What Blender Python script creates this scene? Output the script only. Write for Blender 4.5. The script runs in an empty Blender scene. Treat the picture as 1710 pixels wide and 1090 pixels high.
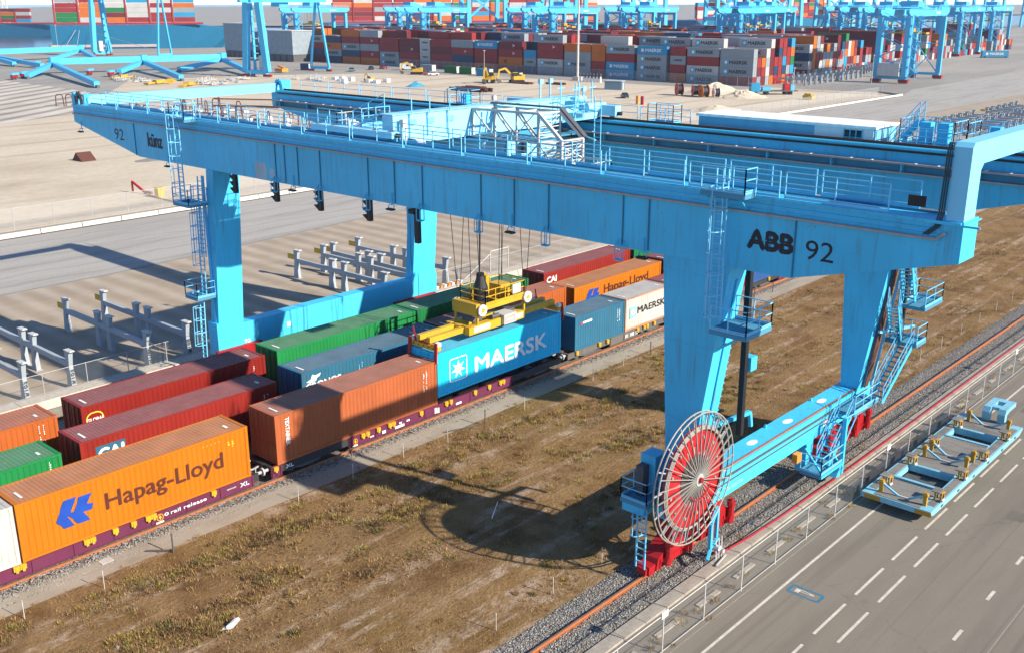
import bpy, bmesh, math, random
from mathutils import Vector, Matrix
scene = bpy.context.scene
COL = scene.collection
# ------------------------------------------------------------------ camera
CAM = Vector((-22.386, -45.407, 25.458))
_yaw, _pitch, _roll = 0.73593, 0.30519, -0.00066
_f = Vector((math.cos(_yaw)*math.cos(_pitch), math.sin(_yaw)*math.cos(_pitch), -math.sin(_pitch)))
_r = Vector((math.sin(_yaw), -math.cos(_yaw), 0))
_u = _r.cross(_f)
_r2 = _r*math.cos(_roll)+_u*math.sin(_roll)
_u2 = -_r*math.sin(_roll)+_u*math.cos(_roll)
cd = bpy.data.cameras.new("camera"); cam = bpy.data.objects.new("camera", cd); COL.objects.link(cam)
M = Matrix((( _r2.x,_u2.x,-_f.x,CAM.x),(_r2.y,_u2.y,-_f.y,CAM.y),(_r2.z,_u2.z,-_f.z,CAM.z),(0,0,0,1)))
cam.matrix_world = M
cd.sensor_width = 36.0; cd.lens = 1709.47/1710*36.0
cd.clip_start = 0.5; cd.clip_end = 40000
scene.camera = cam
# ------------------------------------------------------------------ sky and sun
SUN_TO = Vector((0.36, -1.72, 1.0)).normalized()
w = bpy.data.worlds.new("World"); scene.world = w; w.use_nodes = True
nt = w.node_tree
bg = nt.nodes["Background"]
sky = nt.nodes.new("ShaderNodeTexSky"); sky.sky_type = 'NISHITA'; sky.sun_disc = False
sky.sun_elevation = math.asin(SUN_TO.z); sky.sun_rotation = math.atan2(SUN_TO.x, SUN_TO.y)
sky.altitude = 0; sky.air_density = 0.6; sky.dust_density = 0.05; sky.ozone_density = 4.0
nt.links.new(sky.outputs[0], bg.inputs[0]); bg.inputs[1].default_value = 0.125
sl = bpy.data.lights.new("sun", 'SUN'); sun = bpy.data.objects.new("sun", sl); COL.objects.link(sun)
sl.energy = 4.6; sl.angle = math.radians(0.53); sl.color = (1.0, 0.91, 0.77)
sun.rotation_euler = (-SUN_TO).to_track_quat('-Z', 'Y').to_euler(); sun.location = (0, -60, 80)
vs = scene.view_settings
vs.view_transform = 'Standard'; vs.look = 'None'; vs.exposure = 0.92; vs.gamma = 1.0; vs.use_curve_mapping = False
random.seed(11)
RND = random.Random(5)
# ------------------------------------------------------------------ materials
def s2l(c):
    return tuple((v/255/12.92 if v/255 <= 0.04045 else ((v/255+0.055)/1.055)**2.4) for v in c)
class NT:
    def __init__(s, name):
        s.m = bpy.data.materials.new(name); s.m.use_nodes = True; s.t = s.m.node_tree
        s.b = s.t.nodes["Principled BSDF"]
    def n(s, typ, **kw):
        x = s.t.nodes.new("ShaderNode"+typ)
        for k, v in kw.items(): setattr(x, k, v)
        return x
    def l(s, a, b): s.t.links.new(a, b)
    def coord(s, scale=(1, 1, 1), rnd=True):
        tc = s.n("TexCoord"); mp = s.n("Mapping"); mp.inputs[3].default_value = scale
        if rnd:
            oi = s.n("ObjectInfo"); ma = s.n("VectorMath", operation='MULTIPLY_ADD')
            s.l(oi.outputs["Random"], ma.inputs[0]); ma.inputs[1].default_value = (91, 57, 33); s.l(tc.outputs["Object"], ma.inputs[2])
            s.l(ma.outputs[0], mp.inputs[0])
        else: s.l(tc.outputs["Object"], mp.inputs[0])
        return mp.outputs[0]
    def noise(s, vec, scale, detail=4, rough=0.55):
        x = s.n("TexNoise"); x.inputs["Scale"].default_value = scale; x.inputs["Detail"].default_value = detail
        x.inputs["Roughness"].default_value = rough; s.l(vec, x.inputs["Vector"]); return x.outputs["Fac"]
    def ramp(s, fac, stops, interp='LINEAR'):
        x = s.n("ValToRGB"); e = x.color_ramp.elements; x.color_ramp.interpolation = interp
        while len(e) < len(stops): e.new(0.5)
        for el, (p, c) in zip(e, stops):
            el.position = p; el.color = (c if len(c) == 4 else (*c, 1)) if not isinstance(c, (int, float)) else (c, c, c, 1)
        s.l(fac, x.inputs[0]); return x.outputs[0]
    def mix(s, fac, a, b, mode='MIX'):
        x = s.n("MixRGB", blend_type=mode)
        for i, v in ((0, fac), (1, a), (2, b)):
            if isinstance(v, (int, float)): x.inputs[i].default_value = v
            elif isinstance(v, tuple): x.inputs[i].default_value = (*v, 1) if len(v) == 3 else v
            else: s.l(v, x.inputs[i])
        return x.outputs[0]
    def bump(s, h, strength=0.3, dist=0.02):
        x = s.n("Bump"); x.inputs["Strength"].default_value = strength; x.inputs["Distance"].default_value = dist
        s.l(h, x.inputs["Height"]); s.l(x.outputs[0], s.b.inputs["Normal"])
    def col(s, v, rough=0.6, spec=None):
        if isinstance(v, tuple): s.b.inputs["Base Color"].default_value = (*v, 1)
        else: s.l(v, s.b.inputs["Base Color"])
        s.b.inputs["Roughness"].default_value = rough
        if spec is not None: s.b.inputs["Specular IOR Level"].default_value = spec
        return s.m
MATS = {}
PAINT_RGB = {}
def paint(name, rgb, rough=0.45, var=0.12, dirt=(0.20, 0.17, 0.13), amt=0.35, rust=0.0, scale=0.6, spec=0.35, dent=0):
    if name in MATS: return MATS[name]
    PAINT_RGB[name] = rgb
    k = NT(name)
    v = k.coord()
    n1 = k.noise(v, scale, 3)
    dk = tuple(c*(1-var) for c in rgb); lt = tuple(min(1, c*(1+var)) for c in rgb)
    c = k.ramp(n1, [(0.3, dk), (0.7, lt)])
    v2 = k.coord((2.2, 2.2, 0.25))
    n2 = k.noise(v2, 1.6, 6, 0.65)
    f = k.ramp(n2, [(0.52, 0.0), (0.8, amt)])
    c = k.mix(f, c, dirt)
    if rust > 0:
        n3 = k.noise(v, 5.0, 6, 0.7)
        f3 = k.ramp(n3, [(0.62, 0.0), (0.70, rust)])
        n4 = k.noise(k.coord((3.5, 3.5, 0.16)), 1.0, 5, 0.7)
        f4 = k.ramp(n4, [(0.57, 0.0), (0.72, rust*0.8)])
        mxx = k.n("Math", operation='MAXIMUM'); k.l(f3, mxx.inputs[0]); k.l(f4, mxx.inputs[1])
        c = k.mix(mxx.outputs[0], c, (0.13, 0.055, 0.028))
    if dent: k.bump(k.noise(v, 0.9, 3, 0.5), 0.5, dent)
    MATS[name] = k.col(c, rough, spec); return MATS[name]
def plain(name, rgb, rough=0.6, metal=0.0, spec=0.4):
    if name in MATS: return MATS[name]
    k = NT(name); v = k.coord(); n1 = k.noise(v, 3.0, 4)
    c = k.ramp(n1, [(0.3, tuple(x*0.85 for x in rgb)), (0.7, tuple(min(1, x*1.12) for x in rgb))])
    k.b.inputs["Metallic"].default_value = metal
    MATS[name] = k.col(c, rough, spec); return MATS[name]
BLUE = paint("crane blue paint", (0.055, 0.50, 0.77), 0.48, 0.10, (0.08, 0.27, 0.36), 0.75, 0.5, 0.25)
SEAM = plain("dark seam blue", (0.02, 0.17, 0.27), 0.6)
BLUEF = paint("far crane blue paint", (0.07, 0.44, 0.70), 0.5, 0.05, (0.10, 0.3, 0.42), 0.2)
GREY = plain("galvanised grey", (0.38, 0.38, 0.37), 0.5)
DGREY = plain("dark grey steel", (0.09, 0.09, 0.095), 0.55)
LGREY = plain("cable tray grey", (0.34, 0.32, 0.31), 0.6)
TIEB = paint("tie glare blue paint", (0.20, 0.58, 0.78), 0.42, 0.05, (0.3, 0.5, 0.6), 0.25, 0.0, 0.25)  # lighter crane blue: sun glare on the end ties put into the colour
BLACK = plain("black plastic", (0.012, 0.012, 0.014), 0.55)
REDP = paint("bogie red paint", (0.36, 0.012, 0.016), 0.4, 0.15, (0.12, 0.02, 0.02), 0.4)
YELP = paint("safety yellow paint", (0.56, 0.33, 0.022), 0.45, 0.1, (0.25, 0.15, 0.04), 0.35)
WHITE = paint("white paint", (0.75, 0.75, 0.73), 0.5, 0.05, (0.4, 0.38, 0.34), 0.25)
OFFW = paint("off white steel", (0.50, 0.49, 0.46), 0.5, 0.08, (0.35, 0.3, 0.25), 0.3)
RUST = plain("rusty steel", (0.40, 0.125, 0.042), 0.8)
DRUST = plain("dark rusty steel", (0.10, 0.035, 0.025), 0.8)
GLASS = plain("dark window glass", (0.02, 0.03, 0.035), 0.1)
PURP = paint("wagon purple paint", (0.12, 0.021, 0.055), 0.5, 0.1, (0.10, 0.06, 0.06), 0.35)
WOOD = plain("sleeper wood", (0.20, 0.15, 0.115), 0.9)
CONC = plain("pale concrete", (0.46, 0.41, 0.34), 0.9)
RACKG = paint("rack grey paint", (0.33, 0.37, 0.40), 0.55, 0.06, (0.35, 0.33, 0.3), 0.3)
# ------------------------------------------------------------------ mesh builder
X, Y, Z = Vector((1, 0, 0)), Vector((0, 1, 0)), Vector((0, 0, 1))
class MB:
    def __init__(s): s.v = []; s.f = []; s.m = []; s.mi = 0
    def add(s, vs, fs):
        o = len(s.v); s.v += [tuple(v) for v in vs]
        for f in fs: s.f.append(tuple(i+o for i in f)); s.m.append(s.mi)
        return s
    def box(s, x0, x1, y0, y1, z0, z1):
        if x0 > x1: x0, x1 = x1, x0
        if y0 > y1: y0, y1 = y1, y0
        if z0 > z1: z0, z1 = z1, z0
        vs = [(x, y, z) for z in (z0, z1) for y in (y0, y1) for x in (x0, x1)]
        return s.add(vs, [(0, 2, 3, 1), (4, 5, 7, 6), (0, 1, 5, 4), (2, 6, 7, 3), (0, 4, 6, 2), (1, 3, 7, 5)])
    def hexa(s, b, t):   # bottom 4 ccw, top 4 ccw
        return s.add(list(b)+list(t), [(3, 2, 1, 0), (4, 5, 6, 7), (0, 1, 5, 4), (1, 2, 6, 5), (2, 3, 7, 6), (3, 0, 4, 7)])
    def bar(s, p, q, w, h=None, up=Z):
        p, q = Vector(p), Vector(q); h = w if h is None else h
        d = (q-p).normalized(); a = d.cross(up)
        if a.length < 1e-4: a = d.cross(X)
        a.normalize(); b = a.cross(d).normalized(); a = a*w/2; b = b*h/2
        B = [p-a-b, p+a-b, p+a+b, p-a+b]; T = [q-a-b, q+a-b, q+a+b, q-a+b]
        return s.add(B+T, [(0, 1, 2, 3), (7, 6, 5, 4), (4, 5, 1, 0), (5, 6, 2, 1), (6, 7, 3, 2), (7, 4, 0, 3)])
    def tube(s, p, q, r, n=6, r2=None, cap=True):
        p, q = Vector(p), Vector(q); r2 = r if r2 is None else r2
        d = (q-p).normalized(); a = d.orthogonal().normalized(); b = d.cross(a)
        vs = []
        for c, rr in ((p, r), (q, r2)):
            for i in range(n):
                t = 2*math.pi*i/n; vs.append(c+(a*math.cos(t)+b*math.sin(t))*rr)
        fs = [(i, (i+1) % n, n+(i+1) % n, n+i) for i in range(n)]
        if cap: fs += [tuple(range(n-1, -1, -1)), tuple(range(n, 2*n))]
        return s.add(vs, fs)
    def path(s, pts, r, n=5, closed=False):
        k = len(pts)
        for i in range(k if closed else k-1): s.tube(pts[i], pts[(i+1) % k], r, n, cap=not closed)
        return s
    def prism(s, poly, axis, a, b):
        """poly: 2-D outline; axis 'x': poly=(y,z); 'y': poly=(x,z); 'z': poly=(x,y)"""
        def P(u, t):
            return {'x': (t, u[0], u[1]), 'y': (u[0], t, u[1]), 'z': (u[0], u[1], t)}[axis]
        n = len(poly); vs = [P(u, a) for u in poly]+[P(u, b) for u in poly]
        area = sum(poly[i][0]*poly[(i+1) % n][1]-poly[(i+1) % n][0]*poly[i][1] for i in range(n))
        fs = [tuple(range(n)), tuple(range(2*n-1, n-1, -1))]+[(i, n+i, n+(i+1) % n, (i+1) % n) for i in range(n)]
        flip = (area > 0) == (b > a)
        if axis == 'y': flip = not flip
        if flip: fs = [tuple(reversed(f)) for f in fs] if False else fs
        return s.add(vs, fs)
    def mesh(s, name, mats, off=None, smooth=False):
        me = bpy.data.meshes.new(name)
        vs = s.v if off is None else [(v[0]-off[0], v[1]-off[1], v[2]-off[2]) for v in s.v]
        me.from_pydata(vs, [], s.f)
        for m in (mats if isinstance(mats, (list, tuple)) else [mats]): me.materials.append(m)
        if any(s.m): me.polygons.foreach_set("material_index", s.m)
        if smooth: me.polygons.foreach_set("use_smooth", [True]*len(s.f))
        me.update()
        if len(s.f) < 5: return me
        bm = bmesh.new(); bm.from_mesh(me); bmesh.ops.recalc_face_normals(bm, faces=bm.faces[:]); bm.to_mesh(me); bm.free()
        return me
    def build(s, name, mats, parent=None, world=True, smooth=False, fix=True):
        """world: vertices are world coordinates; they are moved into the (unrotated) parent's frame"""
        off = None
        if parent is not None and world:
            off = Vector((0, 0, 0)); q = parent
            while q is not None: off = off+q.location; q = q.parent
        me = s.mesh(name, mats, off, smooth)
        o = bpy.data.objects.new(name, me); COL.objects.link(o)
        if parent is not None: o.parent = parent
        return o
def tag(o, label=None, cat=None, group=None, kind=None):
    if label: o["label"] = label
    if cat: o["category"] = cat
    if group: o["group"] = group
    if kind: o["kind"] = kind
    return o
def thing(name, label, cat, loc=(0, 0, 0), rz=0, group=None):
    o = bpy.data.objects.new(name, None); COL.objects.link(o); o.location = loc; o.rotation_euler = (0, 0, rz)
    o.empty_display_size = 0.5
    return tag(o, label, cat, group)
def inst(name, me, parent=None, loc=(0, 0, 0), mat=None, rz=0):
    o = bpy.data.objects.new(name, me); COL.objects.link(o); o.location = loc; o.rotation_euler = (0, 0, rz)
    if parent is not None: o.parent = parent
    if mat is not None:
        sl_ = o.material_slots[0]; sl_.link = 'OBJECT'; sl_.material = mat
    return o
def dup_tree(root, loc, rz=None, label=None):
    r = root.copy(); COL.objects.link(r); r.location = loc
    if rz is not None: r.rotation_euler = (0, 0, rz)
    if label: r["label"] = label
    for ch in list(root.children):
        c = ch.copy(); COL.objects.link(c); c.parent = r
        for g in list(ch.children):
            d = g.copy(); COL.objects.link(d); d.parent = c
    return r
# ------------------------------------------------------------------ lettering
_TC = {}
def text_geo(body, bold=0.0, shear=0.0):
    key = (body, bold, shear)
    if key in _TC: return _TC[key]
    cu = bpy.data.curves.new("t", 'FONT'); cu.body = body; cu.size = 1.0; cu.offset = bold; cu.shear = shear; cu.resolution_u = 3
    cu.fill_mode = 'FRONT'
    o = bpy.data.objects.new("t", cu); COL.objects.link(o)
    dg = bpy.context.evaluated_depsgraph_get(); dg.update()
    me = bpy.data.meshes.new_from_object(o.evaluated_get(dg))
    vs = [(v.co.x, v.co.y) for v in me.vertices]; fs = [tuple(p.vertices) for p in me.polygons]
    bpy.data.objects.remove(o); bpy.data.curves.remove(cu); bpy.data.meshes.remove(me)
    x0 = min(v[0] for v in vs); x1 = max(v[0] for v in vs); y0 = min(v[1] for v in vs); y1 = max(v[1] for v in vs)
    _TC[key] = (vs, fs, x0, x1, y0, y1); return _TC[key]
def put_text(mb, body, pos, w, h, ud, vd, bold=0.0, shear=0.0, step=0.002):
    """lower-left corner at pos, total width w and height h, along ud / vd; bold = stacked, slightly shifted layers"""
    vs, fs, x0, x1, y0, y1 = text_geo(body, 0.0, shear)
    pos, ud, vd = Vector(pos), Vector(ud), Vector(vd); n = ud.cross(vd).normalized()
    sh = [(0, 0)] if bold <= 0 else [(0, 0), (bold, 0), (-bold, 0), (0, bold*.8), (0, -bold*.8)]
    for i, (sx, sy) in enumerate(sh):
        o = pos+ud*(sx*h)+vd*(sy*h)+n*(i*step)
        mb.add([o+ud*((a-x0)/(x1-x0)*w)+vd*((b-y0)/(y1-y0)*h) for a, b in vs], fs)
    return mb
def poly_flat(mb, pts, pos, ud, vd):
    pos, ud, vd = Vector(pos), Vector(ud), Vector(vd)
    mb.add([pos+ud*a+vd*b for a, b in pts], [tuple(range(len(pts)))]); return mb
# ================================================================== SETTING
def sheet(name, pts, z, mat, kind='structure'):
    mb = MB(); mb.add([(x, y, z) for x, y in pts], [tuple(range(len(pts)))])
    o = mb.build(name, mat); tag(o, kind=kind); return o
def rect(x0, x1, y0, y1): return [(x0, y0), (x1, y0), (x1, y1), (x0, y1)]
def ground_mat(name, stops, scale, fine=(6.0, 0.35), bump=0.3, bdist=0.03, aniso=None, rough=0.95, detail=6):
    k = NT(name); v = k.coord(aniso or (1, 1, 1), False); v1 = k.coord((1, 1, 1), False)
    c = k.ramp(k.noise(v, scale, detail, 0.62), stops)
    nf = k.noise(v1, fine[0], 5, 0.7)
    d = k.ramp(nf, [(0.25, 1-fine[1]), (0.75, 1+fine[1]*0.6)])
    c = k.mix(1.0, c, d, 'MULTIPLY')
    k.bump(nf, bump, bdist)
    k.c = c; k.col(c, rough, 0.2); return k
# far base ground: the pale concrete of the terminal
k = ground_mat("terminal concrete", [(0.3, (0.24, 0.225, 0.20)), (0.5, (0.31, 0.29, 0.255)), (0.7, (0.38, 0.35, 0.31))], 0.02, (0.5, 0.2), 0.1, 0.05, (0.4, 2.0, 1))
sheet("ground", [(-4000, -4000), (9000, -4000), (9000, 374), (600, 374), (337, 519), (230, 578), (-1500, 1532), (-4000, 1532)], -0.03, k.m)
k = NT("harbour water"); v = k.coord((1, 1, 1), False); k.bump(k.noise(v, 0.25, 5, 0.6), 0.35, 0.5)
k.col((0.035, 0.085, 0.105), 0.18, 0.5)
sheet("harbour_water", rect(-20000, 25000, -15000, 30000), -2.5, k.m)
# quay wall down to the water
mb = MB()
q = [(9000, 374), (600, 374), (337, 519), (230, 578), (-1500, 1532)]
for a, b in zip(q, q[1:]): mb.add([(a[0], a[1], -0.03), (b[0], b[1], -0.03), (b[0], b[1], -4), (a[0], a[1], -4)], [(0, 1, 2, 3)])
tag(mb.build("quay_wall", CONC), kind='structure')
# sand
k = ground_mat("sand", [(0.28, (0.44, 0.36, 0.255)), (0.45, (0.53, 0.445, 0.33)), (0.62, (0.58, 0.495, 0.375)), (0.75, (0.49, 0.41, 0.30))], 0.035, (0.8, 0.16), 0.5, 0.12, (1.0, 1.7, 1))
v = k.coord((1, 1, 1), False)
wv = k.n("TexWave", wave_type='RINGS'); wv.inputs["Scale"].default_value = 0.02; wv.inputs["Distortion"].default_value = 9; wv.inputs["Detail"].default_value = 3; wv.inputs["Detail Scale"].default_value = 0.25
k.l(v, wv.inputs["Vector"])
tm = k.n("Math", operation='MULTIPLY'); k.l(k.ramp(wv.outputs["Fac"], [(0.0, 0.5), (0.10, 0.0)]), tm.inputs[0]); k.l(k.ramp(k.noise(v, 0.015, 2), [(0.42, 0.0), (0.55, 1.0)]), tm.inputs[1])
k.c = k.mix(tm.outputs[0], k.c, (0.30, 0.235, 0.165)); k.col(k.c, 0.95, 0.2)
sheet("sand", [(-300, 77.2), (277, 77.2), (283, 84), (279, 118), (268, 140), (262, 210), (246, 262), (200, 290), (160, 300), (134, 262), (126, 250), (118, 300), (-300, 430)], 0.0, k.m)
# long pale slabs on the sand, far left
k = NT("striped slab concrete"); v = k.coord((1, 1, 1), False)
wv = k.n("TexWave", bands_direction='Y'); wv.inputs["Scale"].default_value = 0.045; wv.inputs["Distortion"].default_value = 1.6; wv.inputs["Detail"].default_value = 3; wv.inputs["Detail Scale"].default_value = 0.35
mp = k.n("Mapping"); mp.inputs[2].default_value = (0, 0, math.radians(-38)); k.l(v, mp.inputs[0]); k.l(mp.outputs[0], wv.inputs["Vector"])
c = k.ramp(wv.outputs["Fac"], [(0.15, (0.30, 0.26, 0.21)), (0.4, (0.50, 0.45, 0.38)), (0.8, (0.55, 0.50, 0.43))])
c = k.mix(1.0, c, k.ramp(k.noise(v, 0.08, 5), [(0.3, 0.75), (0.7, 1.1)]), 'MULTIPLY')
k.col(c, 0.95, 0.2)
sheet("slab_field", [(-300, 190), (60, 186), (96, 205), (124, 240), (128, 278), (130, 337), (40, 400), (-300, 480)], 0.004, k.m)
# asphalt lane beyond the apron
k = ground_mat("worn grey asphalt", [(0.3, (0.31, 0.288, 0.255)), (0.55, (0.385, 0.36, 0.322)), (0.72, (0.34, 0.318, 0.283))], 0.16, (3.0, 0.15), 0.15, 0.02, (0.25, 1.3, 1))
v = k.coord((1, 1, 1), False)
wv = k.n("TexWave", wave_type='RINGS'); wv.inputs["Scale"].default_value = 0.09; wv.inputs["Distortion"].default_value = 5; wv.inputs["Detail"].default_value = 3
k.l(v, wv.inputs["Vector"])
k.col(k.mix(1.0, k.c, k.ramp(wv.outputs["Fac"], [(0.0, 0.86), (0.12, 1.0), (1.0, 1.0)]), 'MULTIPLY'), 0.9, 0.25)
sheet("asphalt_lane", [(-300, 50.5), (24, 50.0), (60, 53.0), (150, 50.5), (600, 48), (600, 100), (400, 84), (300, 80), (277, 73.6), (-300, 73.6)], 0.0, k.m)
# striped concrete apron
k = NT("apron concrete"); v = k.coord((1, 1, 1), False)
wv = k.n("TexWave", bands_direction='X'); wv.inputs["Scale"].default_value = 0.125; wv.inputs["Distortion"].default_value = 0.9; wv.inputs["Detail"].default_value = 3; wv.inputs["Detail Scale"].default_value = 0.5
k.l(v, wv.inputs["Vector"])
c = k.ramp(wv.outputs["Fac"], [(0.1, (0.33, 0.265, 0.195)), (0.5, (0.36, 0.295, 0.22)), (0.95, (0.405, 0.335, 0.26))])
c = k.mix(1.0, c, k.ramp(k.noise(v, 0.25, 6, 0.65), [(0.3, 0.82), (0.7, 1.1)]), 'MULTIPLY')
k.bump(k.noise(v, 3, 4), 0.1, 0.02); k.col(c, 0.92, 0.2)
sheet("concrete_apron", [(-300, 20.9), (700, 20.9), (700, 47.5), (150, 50.0), (60, 52.5), (24, 49.5), (-300, 50.0)], 0.004, k.m)
# service road in front of the stacks
k = ground_mat("service road", [(0.3, (0.26, 0.24, 0.215)), (0.7, (0.35, 0.33, 0.30))], 0.06, (1.0, 0.2), 0.1, 0.03, (2.0, 0.3, 1))
sheet("service_road", [(264, 120), (279, 118), (279, 285), (300, 345), (280, 400), (262, 330), (258, 262)], 0.008, k.m)
# near road
k = ground_mat("road asphalt", [(0.28, (0.185, 0.160, 0.126)), (0.5, (0.215, 0.187, 0.148)), (0.72, (0.175, 0.150, 0.118))], 0.22, (14.0, 0.16), 0.3, 0.012, (0.35, 1.5, 1))
v = k.coord((1, 1, 1), False); nn = k.noise(v, 1.3, 6, 0.75)
c = k.mix(k.ramp(nn, [(0.60, 0.0), (0.72, 0.35)]), k.c, (0.12, 0.10, 0.08))
v2 = k.coord((0.05, 0.9, 1), False)
c = k.mix(k.ramp(k.noise(v2, 1.0, 3), [(0.5, 0.0), (0.7, 0.30)]), c, (0.13, 0.112, 0.092))
vd = k.n("TexNoise"); vd.inputs["Scale"].default_value = 0.9; vd.inputs["Detail"].default_value = 5; k.l(v, vd.inputs["Vector"])
va = k.n("VectorMath", operation='MULTIPLY_ADD'); k.l(vd.outputs["Color"], va.inputs[0]); va.inputs[1].default_value = (1.6, 1.6, 0); k.l(v, va.inputs[2])
ve = k.n("TexVoronoi", feature='DISTANCE_TO_EDGE'); ve.inputs["Scale"].default_value = 0.11; k.l(va.outputs[0], ve.inputs["Vector"])
ck = k.n("Math", operation='MULTIPLY'); k.l(k.ramp(ve.outputs["Distance"], [(0.0, 0.3), (0.0028, 0.0)]), ck.inputs[0]); k.l(k.ramp(k.noise(v, 0.08, 3), [(0.48, 0.0), (0.56, 1.0)]), ck.inputs[1])
c = k.mix(ck.outputs[0], c, (0.07, 0.06, 0.05))
c = k.mix(k.ramp(k.noise(v, 0.55, 3, 0.5), [(0.68, 0.0), (0.78, 0.4)]), c, (0.095, 0.085, 0.07))
v3 = k.coord((0.018, 1.7, 1), False)
c = k.mix(k.ramp(k.noise(v3, 1.0, 2, 0.4), [(0.56, 0.0), (0.62, 0.22), (0.68, 0.0)]), c, (0.06, 0.052, 0.045))
v4 = k.coord((0.9, 0.9, 1), False)
c = k.mix(k.ramp(k.noise(v4, 28, 2, 0.9), [(0.62, 0.0), (0.75, 0.5)]), c, (0.34, 0.31, 0.27))
k.col(c, 0.9, 0.25)
ROADM = k.m
sheet("road", rect(-90, 900, -75, -24.05), 0.0, k.m)
PAINTL = ground_mat("road marking paint", [(0.35, (0.50, 0.45, 0.38)), (0.6, (0.62, 0.56, 0.48))], 2.5, (9, 0.2), 0.1, 0.01).m
mb = MB()
def strip(x0, x1, y, wd): mb.add([(x0, y-wd/2, 0.005), (x1, y-wd/2, 0.005), (x1, y+wd/2, 0.005), (x0, y+wd/2, 0.005)], [(0, 1, 2, 3)])
strip(-60, 500, -26.95, 0.13)
for i in range(-16, 90):
    x = 13.97+i*4.07
    strip(x, x+3.06, -29.72, 0.13); strip(x+0.1, x+3.1, -30.75, 0.13)
    strip(17.48+i*4.1, 18.47+i*4.1, -34.28, 0.15)
tag(mb.build("lane_markings", PAINTL), kind='structure')
mb = MB(); strip(-60, 500, -35.65, 0.05); strip(-60, 500, -25.95, 0.05)
tag(mb.build("lane_seams", plain("faded seam", (0.30, 0.265, 0.22), 0.95)), kind='structure')
# repaired patches and drains in the road
PAT = ground_mat("patched asphalt", [(0.3, (0.135, 0.118, 0.096)), (0.7, (0.175, 0.153, 0.125))], 0.9, (14, .2), .3, .012).m
mb = MB()
for x0_, x1_, y0_, y1_ in ((46, 53, -29.4, -28.2), (30.2, 31.4, -33.2, -32.3)):
    mb.add([(x0_, y0_, .003), (x1_, y0_+.05, .003), (x1_-.06, y1_, .003), (x0_+.04, y1_-.03, .003)], [(0, 1, 2, 3)])
tag(mb.build("road_patches", PAT), kind='structure')
# small blue and white marking painted on the lane
BM = plain("blue road paint", (0.03, 0.16, 0.26), 0.9)
mb = MB()
def ring(pts_o, pts_i, z):
    n = len(pts_o); mb.add([(a, b, z) for a, b in pts_o]+[(a, b, z) for a, b in pts_i], [(i, (i+1) % n, n+(i+1) % n, n+i) for i in range(n)])
def rrect(cx, cy, hx, hy, r, n=5):
    o = []
    for sx, sy, t0 in ((1, 1, 0), (-1, 1, 90), (-1, -1, 180), (1, -1, 270)):
        for i in range(n+1):
            t = math.radians(t0+90*i/n); o.append((cx+sx*(hx-r)+r*math.cos(t), cy+sy*(hy-r)+r*math.sin(t)))
    return o
ring(rrect(16.62, -28.0, 0.38, 0.80, 0.15), rrect(16.62, -28.0, 0.26, 0.67, 0.08), 0.006)
mb.mi = 1
put_text(mb, "P", (16.45, -27.52, 0.006), 0.9, 0.30, (0, -1, 0), (1, 0, 0), 0.03)
tag(mb.build("road_symbol", [BM, PAINTL]), "blue rounded frame with a white letter painted on the grey road", "road marking", kind='structure')
# kerb strip between ballast and road
k = ground_mat("kerb concrete", [(0.3, (0.30, 0.26, 0.21)), (0.7, (0.43, 0.385, 0.32))], 0.8, (8, 0.2), 0.3, 0.01)
KERBM = k.m
kr = tag(bpy.data.objects.new("kerb", None), kind='structure'); COL.objects.link(kr); kr.location = (20, -23.75, 0)
me = None
for i in range(-14, 86):
    x = i*1.5
    if me is None: me = MB().box(-0.742, 0.742, -0.31, 0.31, -0.02, 0.12).mesh("kerb_stone", KERBM)
    o = inst("kerb_stone", me, kr, (x-20+RND.uniform(-.006, .006), RND.uniform(-.012, .012), RND.uniform(-.008, .008)))
# ballast beside the crane rail
k = NT("ballast stones"); v = k.coord((1, 1, 1), False)
vo = k.n("TexVoronoi"); vo.inputs["Scale"].default_value = 14; k.l(v, vo.inputs["Vector"])
c = k.ramp(vo.outputs["Distance"], [(0.0, (0.33, 0.315, 0.295)), (0.45, (0.215, 0.205, 0.19)), (0.8, (0.07, 0.065, 0.06))])
hs = k.n("SeparateColor"); k.l(vo.outputs["Color"], hs.inputs[0])
c = k.mix(1.0, c, k.ramp(hs.outputs[0], [(0.0, 0.55), (1.0, 1.5)]), 'MULTIPLY')
c = k.mix(k.ramp(k.noise(v, 0.7, 4), [(0.50, 0.0), (0.70, 0.65)]), c, (0.25, 0.195, 0.135))
iv = k.n("Math", operation='SUBTRACT'); iv.inputs[0].default_value = 1.0; k.l(vo.outputs["Distance"], iv.inputs[1])
k.bump(iv.outputs[0], 0.9, 0.06); BALM = k.col(c, 0.95, 0.15)
def rough_sheet(name, x0, x1, y0, y1, st, zf, mat, seed=1, kind='structure', sty=None):
    rr = random.Random(seed); sty = sty or st
    nx = int((x1-x0)/st)+1; ny = int((y1-y0)/sty)+1
    vs = []
    for j in range(ny+1):
        for i in range(nx+1):
            x = x0+(x1-x0)*i/nx; y = y0+(y1-y0)*j/ny
            ed = j in (0, ny) or i in (0, nx)
            vs.append((x+(0 if ed else rr.uniform(-.3, .3)*st), y+(0 if ed else rr.uniform(-.3, .3)*sty), zf(x, y, rr)))
    fs = [(j*(nx+1)+i, j*(nx+1)+i+1, (j+1)*(nx+1)+i+1, (j+1)*(nx+1)+i) for j in range(ny) for i in range(nx)]
    me = bpy.data.meshes.new(name); me.from_pydata(vs, [], fs); me.materials.append(mat); me.polygons.foreach_set("use_smooth", [True]*len(fs)); me.update()
    o = bpy.data.objects.new(name, me); COL.objects.link(o); return tag(o, kind=kind)
def bal_z(x, y, r):
    d = min(y+23.45, -20.3-y); return -0.02+min(0.12, max(0, d*0.35))+r.uniform(-.012, .012)
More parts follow.
